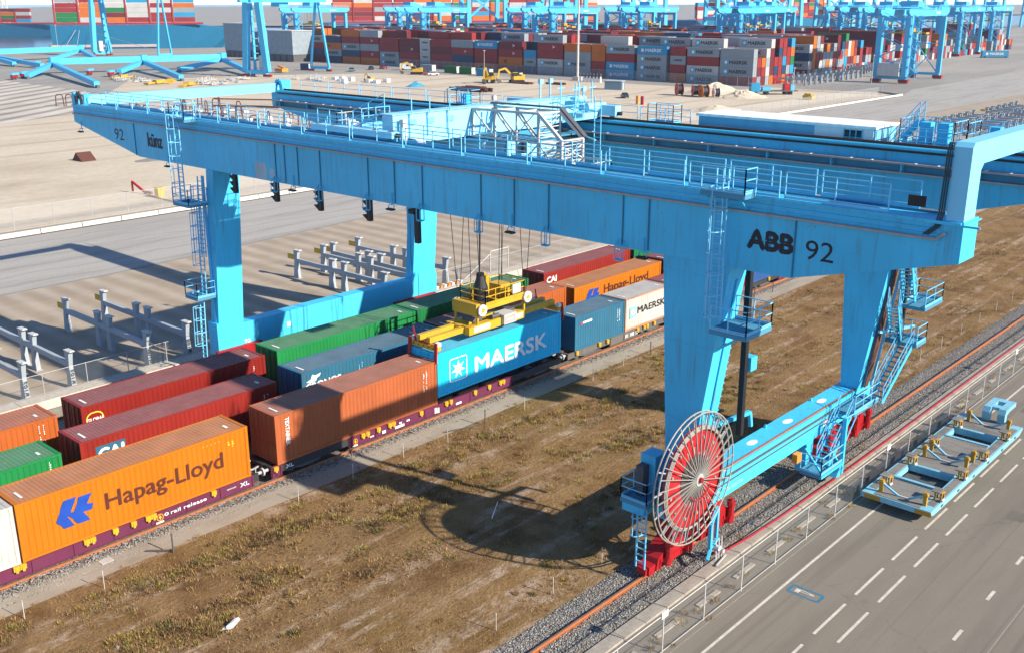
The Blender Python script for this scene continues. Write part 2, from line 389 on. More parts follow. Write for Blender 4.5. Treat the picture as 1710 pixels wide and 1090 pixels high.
rough_sheet("ballast_bed", -30, 130, -23.45, -20.3, 0.5, bal_z, BALM, 3, sty=0.35)
# dry field
k = NT("dry field soil"); v = k.coord((1, 1, 1), False)
c = k.ramp(k.noise(v, 0.32, 7, 0.68), [(0.25, (0.088, 0.047, 0.018)), (0.40, (0.175, 0.098, 0.040)), (0.56, (0.262, 0.162, 0.076)), (0.75, (0.165, 0.100, 0.036))])
c = k.mix(k.ramp(k.noise(v, 0.12, 4, 0.6), [(0.5, 0.0), (0.68, 0.55)]), c, (0.225, 0.15, 0.05))
v2 = k.coord((0.07, 1.15, 1), False)
tr = k.noise(v2, 0.9, 4, 0.6); tr2 = k.noise(v, 1.1, 5, 0.7)
f = k.n("Math", operation='MULTIPLY'); k.l(k.ramp(tr, [(0.52, 0.0), (0.60, 1.0)]), f.inputs[0]); k.l(k.ramp(tr2, [(0.42, 0.0), (0.62, 0.9)]), f.inputs[1])
c = k.mix(f.outputs[0], c, (0.40, 0.30, 0.215))
c = k.mix(1.0, c, k.ramp(k.noise(v, 9, 5, 0.8), [(0.25, 0.55), (0.75, 1.35)]), 'MULTIPLY')
k.bump(k.noise(v, 5, 5, 0.7), 0.8, 0.12); FIELDM = k.col(c, 1.0, 0.1)
fld = lambda x, y, r: 0.10+0.10*math.sin(x*.23+y*.4)*math.sin(y*.7+x*.05)*min(1, (y+20.6)*.5, (-3.2-y)*.5)+r.uniform(-.03, .03)
rough_sheet("dry_field", -40, 300, -20.6, -3.2, 1.0, fld, FIELDM, 4)
# gravel path
k = ground_mat("gravel path", [(0.3, (0.25, 0.215, 0.165)), (0.55, (0.33, 0.285, 0.225)), (0.75, (0.29, 0.255, 0.21))], 0.5, (20, 0.25), 0.5, 0.02, (0.5, 1.5, 1))
def path_z(x, y, r): return 0.02+0.14*max(0, min(1, (y+3.9)/2.2))+r.uniform(-.006, .006)
rough_sheet("gravel_path", -40, 300, -4.1, -1.45, 0.8, path_z, k.m, 5, sty=0.36)
# train track bed
def bed_z(x, y, r):
    return 0.06+0.12*max(0, min(1, (y+2.0)/0.6))*max(0, min(1, (12.0-y)/1.0))+r.uniform(-.012, .012)
rough_sheet("track_bed", -40, 300, -2.0, 12.2, 0.9, bed_z, BALM, 6, sty=0.5)
k = ground_mat("beige gravel", [(0.3, (0.27, 0.22, 0.165)), (0.7, (0.36, 0.305, 0.235))], 0.3, (9, 0.25), 0.4, 0.03)
sheet("gravel_strip", rect(-300, 600, 11.5, 18.9), 0.05, k.m)
# rails with sleepers
def rail_bar(mb, y, z, x0, x1):
    mb.mi = 0; mb.box(x0, x1, y-0.075, y+0.075, z-0.17, z-0.15); mb.box(x0, x1, y-0.012, y+0.012, z-0.15, z-0.045)
    mb.mi = 1; mb.box(x0, x1, y-0.037, y+0.037, z-0.045, z); mb.mi = 0
RAILTOP = plain("worn rail head", (0.30, 0.16, 0.09), 0.45, 0.3)
def track(name, ys, z, x0, x1, sl_len, sl_y, sl_mat, nsl, label=None):
    t = bpy.data.objects.new(name, None); COL.objects.link(t); t.location = (20, sl_y, 0); tag(t, kind='structure')
    for y in ys:
        mb = MB(); rail_bar(mb, y, z, x0, x1); mb.build("rail", [RUST, RAILTOP], t)
    if nsl:
        me = MB().box(-0.12, 0.12, -sl_len/2, sl_len/2, -0.14, 0.0).mesh("sleeper", sl_mat)
        for i in range(nsl):
            inst("sleeper", me, t, (x0+0.3+i*0.6-20+RND.uniform(-.03, .03), RND.uniform(-.05, .05), z-0.172), rz=RND.uniform(-.02, .02))
    return t
TY = (0.0, 5.0, 9.26)
track("railway_track", (-1.05, 0.40), 0.36, -14, 130, 2.6, -0.33, WOOD, 210)
track("railway_track", (TY[1]-.75, TY[1]+.75), 0.36, -20, 130, 2.6, TY[1], WOOD, 0)
track("railway_track", (TY[2]-.75, TY[2]+.75), 0.36, -20, 130, 2.6, TY[2], WOOD, 0)
# crane rails
cr = track("crane_rail_track", (-21.9,), 0.27, -2, 130, 1.7, -21.75, WOOD, 200)
mb = MB(); mb.box(-2, 130, -22.02, -21.78, 0.085, 0.098); mb.build("rail_base_plate", RUST, cr)
track("crane_rail_track", (16.9,), 0.27, -40, 200, 1.7, 16.9, WOOD, 0)
# low retaining wall behind the far crane rail
wl = thing("retaining_wall", "long low pale concrete retaining wall between the far crane rail and the apron", "wall", (40, 20.0, 0))
me = MB().hexa([(-1.99, -0.75, 0.04), (1.99, -0.75, 0.04), (1.99, 0.85, 0.04), (-1.99, 0.85, 0.04)], [(-1.99, -0.55, 0.62), (1.99, -0.55, 0.62), (1.99, 0.75, 0.62), (-1.99, 0.75, 0.62)]).mesh("wall_block", CONC)
for i in range(-14, 40): inst("wall_block", me, wl, (i*4.0+RND.uniform(-.01, .01), RND.uniform(-.03, .03), 0))
# white barrier kerb beside the asphalt lane
wb = thing("barrier_kerb", "long white concrete barrier kerb along the far side of the grey lane", "barrier", (100, 73.9, 0))
me = MB().hexa([(-2.44, -0.22, 0), (2.44, -0.22, 0), (2.44, 0.22, 0), (-2.44, 0.22, 0)], [(-2.44, -0.14, 0.5), (2.44, -0.14, 0.5), (2.44, 0.14, 0.5), (-2.44, 0.14, 0.5)]).mesh("barrier_block", paint("white concrete", (0.58, 0.54, 0.48), 0.9, 0.08))
for i in range(-28, 36): inst("barrier_block", me, wb, (i*5.0, RND.uniform(-.05, .05), 0))
mb = MB(); mb.add([(-300, 73.05, .006), (277, 73.05, .006), (277, 73.6, .006), (-300, 73.6, .006)], [(0, 1, 2, 3)]); tag(mb.build("kerb_shadow_line", plain("painted kerb shadow", (.10, .09, .08), .9)), kind="structure")  # dark strip painted as a shadow along the foot of the barrier kerb
# heaps of pale sand
def heap(name, loc, rx, ry, h, mat, seed, label):
    r = random.Random(seed); n = 18; rings = 6; vs = [(0, 0, h)]; fs = []
    for j in range(1, rings+1):
        for i in range(n):
            t = 2*math.pi*i/n; q = j/rings; k_ = 1+r.uniform(-.12, .12)
            vs.append((rx*q*k_*math.cos(t), ry*q*k_*math.sin(t), max(0, h*(1-q)**1.15*(1+r.uniform(-.15, .15))) if j < rings else -0.05))
    for i in range(n): fs.append((0, 1+i, 1+(i+1) % n))
    for j in range(rings-1):
        for i in range(n): a = 1+j*n+i; b = 1+j*n+(i+1) % n; fs.append((a, a+n, b+n, b))
    me = bpy.data.meshes.new(name); me.from_pydata(vs, [], fs); me.materials.append(mat); me.update()
    o = bpy.data.objects.new(name, me); COL.objects.link(o); o.location = loc
    return tag(o, label, "heap", kind=None)
SANDM = bpy.data.materials["sand"]
heap("sand_heap", (250, 119, 0), 12, 9, 3.2, SANDM, 1, "broad heap of pale sand behind the cable drums")
heap("sand_heap", (205, 92, 0), 9, 6, 1.2, SANDM, 2, "low flat heap of pale sand near the end of the asphalt lane")
heap("sand_heap", (243, 106, 0), 8, 7, 2.0, SANDM, 3, "sand heap between the drums and the blue truck")
heap("rubble_heap", (70, 118, 0), 7, 2.5, 0.8, plain("grey rubble", (0.22, 0.20, 0.18), 0.95), 4, "flat heap of grey rubble on the sand left of the crane leg")
# ================================================================== NEAR CONTAINERS
def cpaint(name, rgb, amt=0.35, rust=0.25, var=0.10): return paint(name, rgb, 0.5, var, tuple(c*0.4+0.02 for c in rgb), amt+.12, max(rust, .12)*1.3, 0.5, 0.3, .03)
C_OR = cpaint("orange container paint", (0.47, 0.137, 0.004), 0.15, 0.0, 0.06)
C_BR = cpaint("terracotta container paint", (0.37, 0.098, 0.033), 0.3, 0.2)
C_RED = cpaint("red container paint", (0.24, 0.018, 0.012), 0.25, 0.12)
C_RED2 = cpaint("bright red container paint", (0.21, 0.012, 0.007), 0.2, 0.1)
C_GRN = cpaint("green container paint", (0.012, 0.2, 0.052), 0.2, 0.1)
C_GRN2 = cpaint("dark green container paint", (0.01, 0.15, 0.042), 0.3, 0.1)
C_BLU = cpaint("dusty blue container paint", (0.026, 0.125, 0.2), 0.35, 0.2)
C_CYA = cpaint("sky blue container paint", (0.014, 0.5, 0.78), 0.12, 0.0, 0.04)
C_WHI = cpaint("dirty white container paint", (0.50, 0.47, 0.42), 0.35, 0.12)
C_MAR = cpaint("maroon container paint", (0.16, 0.02, 0.018), 0.3, 0.1)
C_ORR = cpaint("faded orange container paint", (0.4, 0.095, 0.018), 0.3, 0.2)
T_WHITE = plain("white lettering", (0.78, 0.78, 0.76), 0.6)
T_DARK = plain("dark brown lettering", (0.085, 0.018, 0.010), 0.6)
T_BLUE = plain("blue emblem print", (0.006, 0.055, 0.33), 0.6)
T_TEAL = plain("teal panel print", (0.02, 0.11, 0.17), 0.6)
T_YEL = plain("yellow print", (0.75, 0.55, 0.04), 0.6)
T_BLACK = plain("black lettering", (0.015, 0.017, 0.022), 0.6)
T_CYAN = plain("pale blue print", (0.22, 0.55, 0.68), 0.6)
T_ORANGE = plain("orange print", (0.75, 0.25, 0.03), 0.6)
T_RED = plain("red print", (0.6, 0.05, 0.04), 0.6)
W2 = 1.22
_CM = {}
def corr_wall(L, z0, z1, y, per=0.278, dep=0.036):
    """corrugated panel in the x-z plane at y (outer face), from -L/2 to L/2"""
    mb = MB(); n = int(L/per); p = L/n; s = 1 if y > 0 else -1
    xs = []
    for i in range(n):
        x = -L/2+i*p
        xs += [(x, 0), (x+p*.28, 0), (x+p*.5, -dep), (x+p*.78, -dep)]
    xs.append((L/2, 0))
    vs = []
    for x, d in xs: vs += [(x, y+s*d, z0), (x, y+s*d, z1)]
    mb.add(vs, [(2*i, 2*i+2, 2*i+3, 2*i+1) for i in range(len(xs)-1)])
    return mb
def c_meshes(L, H):
    if (L, H) in _CM: return _CM[(L, H)]
    d = {}; ph = bpy.data.materials.get("white paint")
    xi = L/2-0.16
    d['wl'] = corr_wall(2*xi, 0.16, H-0.11, -W2+0.025).mesh("side_wall", ph)
    d['wr'] = corr_wall(2*xi, 0.16, H-0.11, W2-0.025).mesh("side_wall", ph)
    mb = MB(); n = int(2*xi/0.21); p = 2*xi/n; vs = []
    xs = []
    for i in range(n):
        x = -xi+i*p; xs += [(x, 0), (x+p*.35, 0), (x+p*.5, -.02), (x+p*.85, -.02)]
    xs.append((xi, 0))
    for x, dz in xs: vs += [(x, -W2+0.09, H-0.012+dz), (x, W2-0.09, H-0.012+dz)]
    mb.add(vs, [(2*i, 2*i+1, 2*i+3, 2*i+2) for i in range(len(xs)-1)])
    d['roof'] = mb.mesh("roof", ph)
    mb = MB()
    for sx in (-1, 1):
        for sy in (-1, 1):
            x = sx*L/2; y = sy*W2
            mb.box(x, x-sx*0.16, y, y-sy*0.12, 0.12, H-0.12)
            mb.box(x+sx*0.004, x-sx*0.178, y+sy*0.004, y-sy*0.162, 0, 0.118); mb.box(x+sx*0.004, x-sx*0.178, y+sy*0.004, y-sy*0.162, H-0.118, H+0.006)
    for sy in (-1, 1):
        y = sy*(W2-0.004)
        mb.box(-L/2+.18, L/2-.18, y, y-sy*0.08, 0.01, 0.16); mb.box(-L/2+.18, L/2-.18, y, y-sy*0.08, H-0.11, H-0.004)
    for sx in (-1, 1):
        x = sx*(L/2-0.004)
        mb.box(x, x-sx*0.14, -W2+.165, W2-.165, 0.01, 0.15); mb.box(x, x-sx*0.20, -W2+.165, W2-.165, H-0.12, H-0.004)
    d['frame'] = mb.mesh("frame", ph)
    mb = MB(); vs = []; ys = []   # corrugated front wall at +x
    n = 9; p = (2*W2-.24)/n
    for i in range(n):
        y = -W2+.12+i*p; ys += [(y, 0), (y+p*.28, 0), (y+p*.5, -.04), (y+p*.78, -.04)]
    ys.append((W2-.12, 0))
    for y, dx in ys: vs += [(L/2-0.03+dx, y, 0.15), (L/2-0.03+dx, y, H-0.12)]
    mb.add(vs, [(2*i, 2*i+2, 2*i+3, 2*i+1) for i in range(len(ys)-1)])
    d['end'] = mb.mesh("end_wall", ph)
    for nm, y0, y1 in (('d0', -W2+.125, -0.01), ('d1', 0.01, W2-.125)):
        mb = MB(); x = -L/2+0.02; mb.box(x, x+0.04, y0, y1, 0.16, H-0.13)
        for j in range(5):
            z = 0.25+(H-0.5)*j/5; mb.box(x-0.012, x, y0+.08, y1-.08, z+.05, z+(H-0.5)/5-.03)
        d[nm] = mb.mesh("door", ph)
    for i, y in enumerate((-0.85, -0.35, 0.35, 0.85)):
        mb = MB(); x = -L/2-0.012; mb.tube((x, y, 0.06), (x, y, H-0.06), 0.02, 5)
        mb.box(x-.03, x+.0, y-.05, y+.05, .14, .26); mb.box(x-.03, x, y-.05, y+.05, H-.26, H-.14); mb.box(x-.035, x-.01, y-.02, y+.32*(1 if y < 0 else -1), 1.05, 1.11)
        d['r%d' % i] = mb.mesh("lock_rod", GREY)
    _CM[(L, H)] = d; return d
_DU = {}
def dusty(m):
    """the same paint with pale dust lying on it, for roofs"""
    if m.name not in _DU:
        c = PAINT_RGB.get(m.name, (.4, .4, .4)); r = paint(m.name+" dusty roof", tuple(v*.72+.085 for v in c), .75, .12, (.30, .25, .2), .45, .12, .8, .2); _DU[m.name] = r
    return _DU[m.name]
def container(x0, y, z0, L, H, mat, label, group=None, frame=None, doors=True, parts=True, name="shipping_container", rodmat=None, x1=None):
    d = c_meshes(L, H)
    t = thing(name, label, "container", (x0+L/2, y, z0), 0, group)
    inst("side_wall", d['wl'], t, mat=mat); inst("side_wall", d['wr'], t, mat=mat)
    inst("roof", d['roof'], t, mat=dusty(mat)); inst("frame", d['frame'], t, mat=frame or mat); inst("end_wall", d['end'], t, mat=mat)
    mb = MB(); rq = random.Random(int(x0*100)+7)
    mb.box(L/2-.9, L/2-.75, -.6, -.2, H+.002, H+.006); mb.box(-L/2+.5, -L/2+.62, -.7, .1, H+.002, H+.006)
    tag(mb.build("small_markings", T_WHITE, t, world=False), kind="stuff")
    if doors:
        ds = [inst("door", d['d0'], t, mat=mat), inst("door", d['d1'], t, mat=mat)]
        for i in range(4): inst("lock_rod", d['r%d' % i], ds[i//2], mat=rodmat or mat)
    else:
        inst("end_wall", d['end'], t, mat=mat, rz=math.pi)
    return t
def side_text(t, body, x, z, w, h, mat, bold=0.02, name="lettering", off=0.006):
    """lettering on the -Y side wall, x / z in world coordinates of its lower-left corner"""
    mb = MB(); put_text(mb, body, (x-t.location.x, -W2+0.018-off, z-t.location.z), w, h, X, Z, bold)
    return mb.build(name, mat, t, world=False)
def side_poly(t, pts, mat, name="emblem", off=0.006):
    mb = MB()
    for pl in pts: poly_flat(mb, [(a-t.location.x, b-t.location.z) for a, b in pl], (0, -W2+0.018-off, 0), X, Z)
    return mb.build(name, mat, t, world=False)
def side_ring(t, cx, cz, hx, hz, rad, wd, mat, name="emblem_frame", off=0.006):
    o_ = rrect(cx, cz, hx, hz, rad); i_ = rrect(cx, cz, hx-wd, hz-wd, max(.01, rad-wd)); n = len(o_)
    mb = MB(); y = -W2+0.018-off
    mb.add([(a-t.location.x, y, b-t.location.z) for a, b in o_]+[(a-t.location.x, y, b-t.location.z) for a, b in i_], [(i, (i+1) % n, n+(i+1) % n, n+i) for i in range(n)])
    return mb.build(name, mat, t, world=False)
def star_pts(cx, cz, r1, r2, n=7, ph=math.pi/2):
    return [(cx+(r1 if i % 2 == 0 else r2)*math.cos(ph+i*math.pi/n), cz+(r1 if i % 2 == 0 else r2)*math.sin(ph+i*math.pi/n)) for i in range(2*n)]
def marks(t, x, z0, z1, n, seed, mat=T_WHITE, wd=0.09):
    """columns / rows of small white container numbers near a corner"""
    r = random.Random(seed); mb = MB(); z = z1
    while z > z0:
        h = 0.1; w_ = r.uniform(.3, 1)*wd
        for c in range(n):
            if r.random() < .8: poly_flat(mb, [(x+c*.24-t.location.x, z-t.location.z), (x+c*.24+w_-t.location.x, z-t.location.z), (x+c*.24+w_-t.location.x, z+h*.75-t.location.z), (x+c*.24-t.location.x, z+h*.75-t.location.z)], (0, -W2+0.012, 0), X, Z)
        z -= h*1.25
    return tag(mb.build("number_marks", mat, t, world=False), kind="stuff")
HL = [[(-4.71, 2.11), (-5.04, 2.55), (-4.60, 3.50), (-3.98, 3.50), (-4.33, 2.82), (-4.16, 2.78), (-3.86, 3.44), (-3.24, 3.44), (-3.52, 2.97), (-3.22, 2.90), (-3.32, 2.60), (-3.75, 2.62), (-3.45, 2.11), (-4.05, 2.11), (-4.42, 2.66), (-4.50, 2.64), (-4.22, 2.11)]]
L40, L20 = 12.19, 6.06
# ---- front train (y = 0)
G1 = "containers on the front train"
cw = container(-6.85-L20, 0, 1.2, L20, 2.9, C_WHI, "dirty white container at the left edge, left of the orange one with dark lettering", G1)
ch = container(-6.76, 0, 1.2, L40, 2.9, C_OR, "bright orange container with a blue emblem and large dark lettering, nearest the camera", G1)
side_poly(ch, HL, T_BLUE); side_text(ch, "Hapag-Lloyd", -2.62, 2.02, 6.45, 1.12, T_DARK, 0.022)
marks(ch, 4.2, 3.2, 3.5, 2, 3, T_YEL, .16); marks(ch, 2.7, 3.62, 3.72, 6, 4, T_ORANGE, .2)
cb = container(7.16, 0, 1.2, L40, 2.9, C_BR, "terracotta container with white vertical lettering, half in shadow, behind the orange one", G1)
mb = MB(); put_text(mb, "TEXTAINER", (7.83-cb.location.x, -W2+0.012, 3.82-1.2), 1.62, 0.26, (0, 0, -1), (1, 0, 0), 0.03); mb.build("lettering", T_WHITE, cb, world=False)
marks(cb, 18.2, 2.3, 3.6, 2, 8)
cbl = container(33.25, 0, 1.2, L20, 2.55, C_BLU, "short dusty blue container with a red and white plate, left of a white one", G1)
side_poly(cbl, [[(33.9, 3.05), (34.2, 3.1), (34.2, 3.25), (33.9, 3.2)]], T_RED, "red_plate"); side_poly(cbl, [[(34.2, 3.1), (35.25, 3.1), (35.25, 3.28), (34.2, 3.25)]], T_WHITE, "white_plate")
marks(cbl, 38.4, 2.2, 3.2, 2, 9)
cwm = container(39.42, 0, 1.2, L20, 2.59, C_WHI, "short rusty white container with black lettering, left of the big blue crane leg", G1, frame=cpaint("rusty frame paint", (0.42, 0.22, 0.13), .4, .8))
side_poly(cwm, [star_pts(40.45, 2.55, .34, .15)], T_WHITE, off=.012); side_poly(cwm, [rrect(40.45, 2.55, .42, .46, .1)], T_CYAN, "emblem_panel")
side_text(cwm, "MAERSK", 41.05, 2.35, 3.75, 0.52, T_BLACK, 0.05)
container(45.65, 0, 1.2, L40, 2.59, C_RED2, "red container directly behind the big blue leg on the front train", G1)
cp = container(58.95, 0, 1.2, L40, 2.59, cpaint("deep blue container paint", (0.02, 0.08, 0.24), .3, .1), "deep blue container seen under the right arm of the crane", G1)
container(72.2, 0, 1.2, L40, 2.59, C_BR, "far terracotta container on the front train, under the right arm of the crane", G1)
# ---- lifted container
cm = container(19.42, 0, 1.62, L40, 2.9, C_CYA, "sky blue container with a white star and white lettering hanging from the yellow spreader")
side_ring(cm, 21.28, 3.10, .80, .80, .18, .07, T_WHITE); side_poly(cm, [star_pts(21.28, 3.10, .64, .26)], T_WHITE)
side_text(cm, "MAERSK", 22.84, 2.42, 7.2, 1.05, T_WHITE, 0.05); marks(cm, 30.7, 2.3, 3.4, 2, 10, T_CYAN)
# ---- second train
G2 = "containers on the middle train"
cg = container(-2.35-L20, TY[1], 1.2, L20, 2.45, C_GRN, "short bright green container at the left edge, behind the orange one", G2)
side_poly(cg, [[(-4.2, 2.1), (-3.7, 2.1), (-3.7, 2.5), (-4.2, 2.5)]], T_WHITE, "white_plate"); marks(cg, -3.0, 2.3, 3.4, 1, 2)
cc = container(-1.36, TY[1], 1.25, L40, 2.59, C_RED, "long red container with a white lettered teal panel, between the green and the navy one", G2, rodmat=DGREY)
side_poly(cc, [[(-.55, 2.35), (1.1, 2.35), (1.1, 3.35), (-.55, 3.35)]], T_TEAL, "teal_panel"); side_text(cc, "CAI", -.42, 2.5, 1.4, 0.68, T_WHITE, 0.06, off=.012)
side_poly(cc, [star_pts(.12, 2.78, .13, .1)], T_ORANGE, "orange_dot", off=.016); marks(cc, 9.9, 2.6, 3.2, 2, 5)
cn = container(12.67, TY[1], 1.25, L40, 2.59, C_BLU, "long dusty blue container with white curved emblem and white lettering, middle train", G2)
side_text(cn, "CRONOS", 12.95, 2.62, 2.75, 0.42, T_WHITE, 0.05)
side_poly(cn, [[(13.0, 3.18), (13.35, 3.28), (13.5, 3.58), (13.72, 3.46), (14.15, 3.55), (14.05, 3.36), (13.85, 3.3), (13.75, 3.12), (13.35, 3.05)]], T_WHITE, "emblem")
marks(cn, 17.2, 2.7, 3.3, 2, 6, T_CYAN)
container(25.15, TY[1], 1.25, L20, 2.59, C_MAR, "short maroon container under the yellow spreader on the middle train", G2)
container(31.35, TY[1], 1.25, L20+.9, 2.9, C_ORR, "short faded orange container beside the right end of the lifted blue one", G2)
co = container(39.35, TY[1], 1.2, L40, 2.59, C_OR, "long bright orange container with half hidden blue emblem, behind the short white one", G2)
side_poly(co, [[(a*1.0+45.9, b*.82+.42) for a, b in HL[0]]], T_BLUE); side_text(co, "Hapag-Lloyd", 43.3, 2.35, 6.3, 0.95, T_DARK, 0.022)
container(52.2, TY[1], 1.2, L40, 2.59, C_MAR, "maroon container beyond the orange one, mostly behind the girder of the crane", G2)
container(65.2, TY[1], 1.2, L40, 2.59, C_OR, "far orange container on the middle train, under the right arm of the crane", G2)
# ---- third train
G3 = "containers on the rear train"
cx_ = container(-.55-L20, TY[2], 1.2, L20, 2.8, C_ORR, "short faded orange container at the left edge on the rear train", G3)
marks(cx_, -1.6, 2.5, 3.6, 2, 7)
cl = container(.80, TY[2], 1.1, L40, 2.9, C_RED2, "long deep red container with a yellow ring and white lettering, rear train", G3)
side_ring(cl, 1.55, 3.1, .52, .46, .40, .07, T_YEL); side_text(cl, "GLOBAL", 1.08, 2.98, 1.0, 0.24, T_WHITE, 0.05, off=.012); marks(cl, 12.1, 2.2, 3.4, 1, 12)
container(13.92, TY[2], 1.1, L40, 2.9, C_GRN, "long bright green container next to the far crane leg, rear train", G3)
container(26.25, TY[2], 1.1, L40+.2, 2.9, C_GRN2, "long dark green container behind the yellow spreader, rear train", G3)
ck = container(40.6, TY[2], 1.1, L40, 2.9, C_RED, "long red container with small white lettering, behind the orange one, rear train", G3)
side_text(ck, "CAI", 41.0, 3.1, 1.25, 0.5, T_WHITE, 0.06); 
container(53.4, TY[2], 1.1, L20, 2.7, C_GRN2, "short green container under the girder at the far end of the rear train", G3)
container(59.8, TY[2], 1.1, L40, 2.59, C_MAR, "maroon container beyond the short green one on the rear train", G3)
# ================================================================== WAGONS
def wheelset_mesh():
    mb = MB()
    for sy in (-1, 1):
        mb.tube((0, sy*.72, .46), (0, sy*.80, .46), .44, 14); mb.tube((0, sy*.66, .46), (0, sy*.72, .46), .47, 14)
    mb.tube((0, -.7, .46), (0, .7, .46), .08, 6); return mb.mesh("wheelset", DGREY)
WS = wheelset_mesh()
def bogie_mesh():
    mb = MB()
    for sy in (-1, 1):
        y = sy*.98
        mb.prism([(-1.35, .45), (-1.1, .62), (-.3, .36), (.3, .36), (1.1, .62), (1.35, .45), (1.1, .34), (.35, .14), (-.35, .14), (-1.1, .34)], 'y', y-.05, y+.05)
        for sx in (-.9, .9):
            mb.box(sx-.14, sx+.14, y-.1, y+.1, .34, .62); mb.tube((sx, y+sy*.1, .46), (sx, y+sy*.14, .46), .1, 8)
    mb.box(-.25, .25, -1, 1, .38, .6); return mb.mesh("bogie", DGREY)
BG = bogie_mesh()
def spigot_mesh():
    mb = MB(); mb.box(-.14, .14, -.10, .04, -.12, .12); mb.box(-.06, .06, -.13, -.10, -.2, .06); return mb.mesh("twist_lock", YELP)
SP = spigot_mesh()
DARKW = paint("dark wagon steel", (0.035, 0.033, 0.035), 0.6, 0.2, (0.09, 0.075, 0.06), .5)
GREYW = paint("dusty grey wagon steel", (0.115, 0.10, 0.088), 0.7, 0.15, (0.2, 0.16, 0.12), .5)
def wagon(x0, x1, y, label, group, col, deep, bogies, spig, dark=DARKW, end_h=.22):
    """deep: x ranges of the deep sole bar in the wagon colour; elsewhere a shallow dark sole bar over the bogies"""
    t = thing("flat_wagon", label, "flat wagon", ((x0+x1)/2, y, 0), 0, group); cx = (x0+x1)/2
    for sy in (-1, 1):
        for a, b in deep:
            mb = MB()
            yy = y+sy*1.16
            mb.box(a, b, yy, yy-sy*.10, .56, 1.14); mb.box(a, b, yy+sy*.05, yy-sy*.14, 1.14, 1.175); mb.box(a, b, yy+sy*.05, yy-sy*.14, .53, .56)
            n = max(2, int((b-a)/1.9))
            for i in range(n+1):
                xx = a+.08+(b-a-.16)*i/n; mb.box(xx-.03, xx+.03, yy, yy+sy*.045, .562, 1.138)
            mb.build("sole_bar", col, t)
    mb = MB(); yy = 1.1
    spans = []; c = x0
    for a, b in deep: spans.append((c, a)); c = b
    spans.append((c, x1))
    for a, b in spans:
        if b-a < .1: continue
        for sy in (-1, 1): mb.box(a+.001, b-.001, y+sy*1.14, y+sy*1.02, 1.15-end_h*2, 1.15)
    mb.box(x0, x1, y-.3, y+.3, .8, 1.14)
    for i in range(int((x1-x0)/2.5)+1):
        xx = x0+.15+i*(x1-x0-.3)/int((x1-x0)/2.5); mb.box(xx-.1, xx+.1, y-1.02, y+1.02, .9, 1.12)
    mb.build("underframe", dark, t)
    for b in bogies:
        bo = inst("bogie", BG, t, (b-cx, 0, .34))
        for s in (-.9, .9): inst("wheelset", WS, bo, (s, 0, 0))
    for s, sx in ((x0, -1), (x1, 1)):
        for sy in (-.88, .88):
            mb = MB(); mb.tube((s, y+sy, 1.0), (s+sx*.35, y+sy, 1.0), .09, 8); mb.tube((s+sx*.35, y+sy, 1.0), (s+sx*.40, y+sy, 1.0), .24, 12); mb.build("buffer", GREY, t)
        mb = MB(); mb.bar((s, y, .95), (s+sx*.4, y, .88), .08); mb.bar((s+sx*.25, y, .92), (s+sx*.28, y, .5), .06); mb.build("coupling_hook", GREY, t)
    for x in spig: inst("twist_lock", SP, t, (x-cx, -1.2, 1.06))
    return t
GW = "wagons of the front train"
w1 = wagon(-22.5, 5.95, 0, "purple flat wagon under the bright orange container, with white lettering along its side", GW, PURP, [(-22.3, 5.6)], (-20, 1.8, 4.6), (-7.1, -6.8, -3.8, -3.5, -2.35, -1.4, -.62, -.33, 3.1))
def wtext(t, body, x, z, w_, h, mat=T_WHITE, bold=.02):
    mb = MB(); put_text(mb, body, (x, -1.212, z), w_, h, X, Z, bold); return mb.build("lettering", mat, t)
wtext(w1, "rail release", .62, .80, 2.05, .19); wtext(w1, "XL", 4.72, .78, .55, .22, bold=.04); wtext(w1, "IIIIIIII", 3.9, .88, .55, .06)
mb = MB(); o_ = [(.38+.12*math.cos(t*math.pi/6), .89+.09*math.sin(t*math.pi/6)) for t in range(12)]; i_ = [(.38+.07*math.cos(t*math.pi/6), .89+.05*math.sin(t*math.pi/6)) for t in range(12)]
mb.add([(a, -1.212, b) for a, b in o_]+[(a, -1.212, b) for a, b in i_], [(i, (i+1) % 12, 12+(i+1) % 12, 12+i) for i in range(12)]); mb.build("ring_emblem", T_WHITE, w1)
def disc_mark(t, x, z, r):
    mb = MB(); n = 14; o_ = [(x+r*math.cos(2*math.pi*i/n), z+r*math.sin(2*math.pi*i/n)) for i in range(n)]; i_ = [(x+r*.72*math.cos(2*math.pi*i/n), z+r*.72*math.sin(2*math.pi*i/n)) for i in range(n)]
    mb.add([(a, -1.214, b) for a, b in o_]+[(a, -1.214, b) for a, b in i_], [(i, (i+1) % n, n+(i+1) % n, n+i) for i in range(n)])
    mb.mi = 1; mb.box(x-r*.15, x+r*.15, -1.216, -1.213, z-r*.5, z+r*.5); mb.box(x-r*.45, x+r*.45, -1.2165, -1.2135, z-r*.1, z+r*.1)
    mb.mi = 2; mb.box(x-r*1.2, x+r*.9, -1.2162, -1.2132, z-r*1.55, z-r*1.1)
    mb.build("round_mark", [T_ORANGE, T_YEL, T_WHITE], t)
disc_mark(w1, .02, .84, .2)
w2 = wagon(6.75, 31.75, 0, "purple and black flat wagon under the terracotta and the lifted sky blue container", GW, PURP, [(6.75, 7.45), (12.15, 26.5)], (9.2, 29.5), (7.0, 13.2, 13.55, 14.4, 15.3, 15.6, 17.9, 20.1, 20.5, 22.75, 24.1, 25.2, 25.5))
disc_mark(w2, 12.62, .84, .19); wtext(w2, "XL", 7.7, .86, .5, .2, bold=.04)
mb = MB()
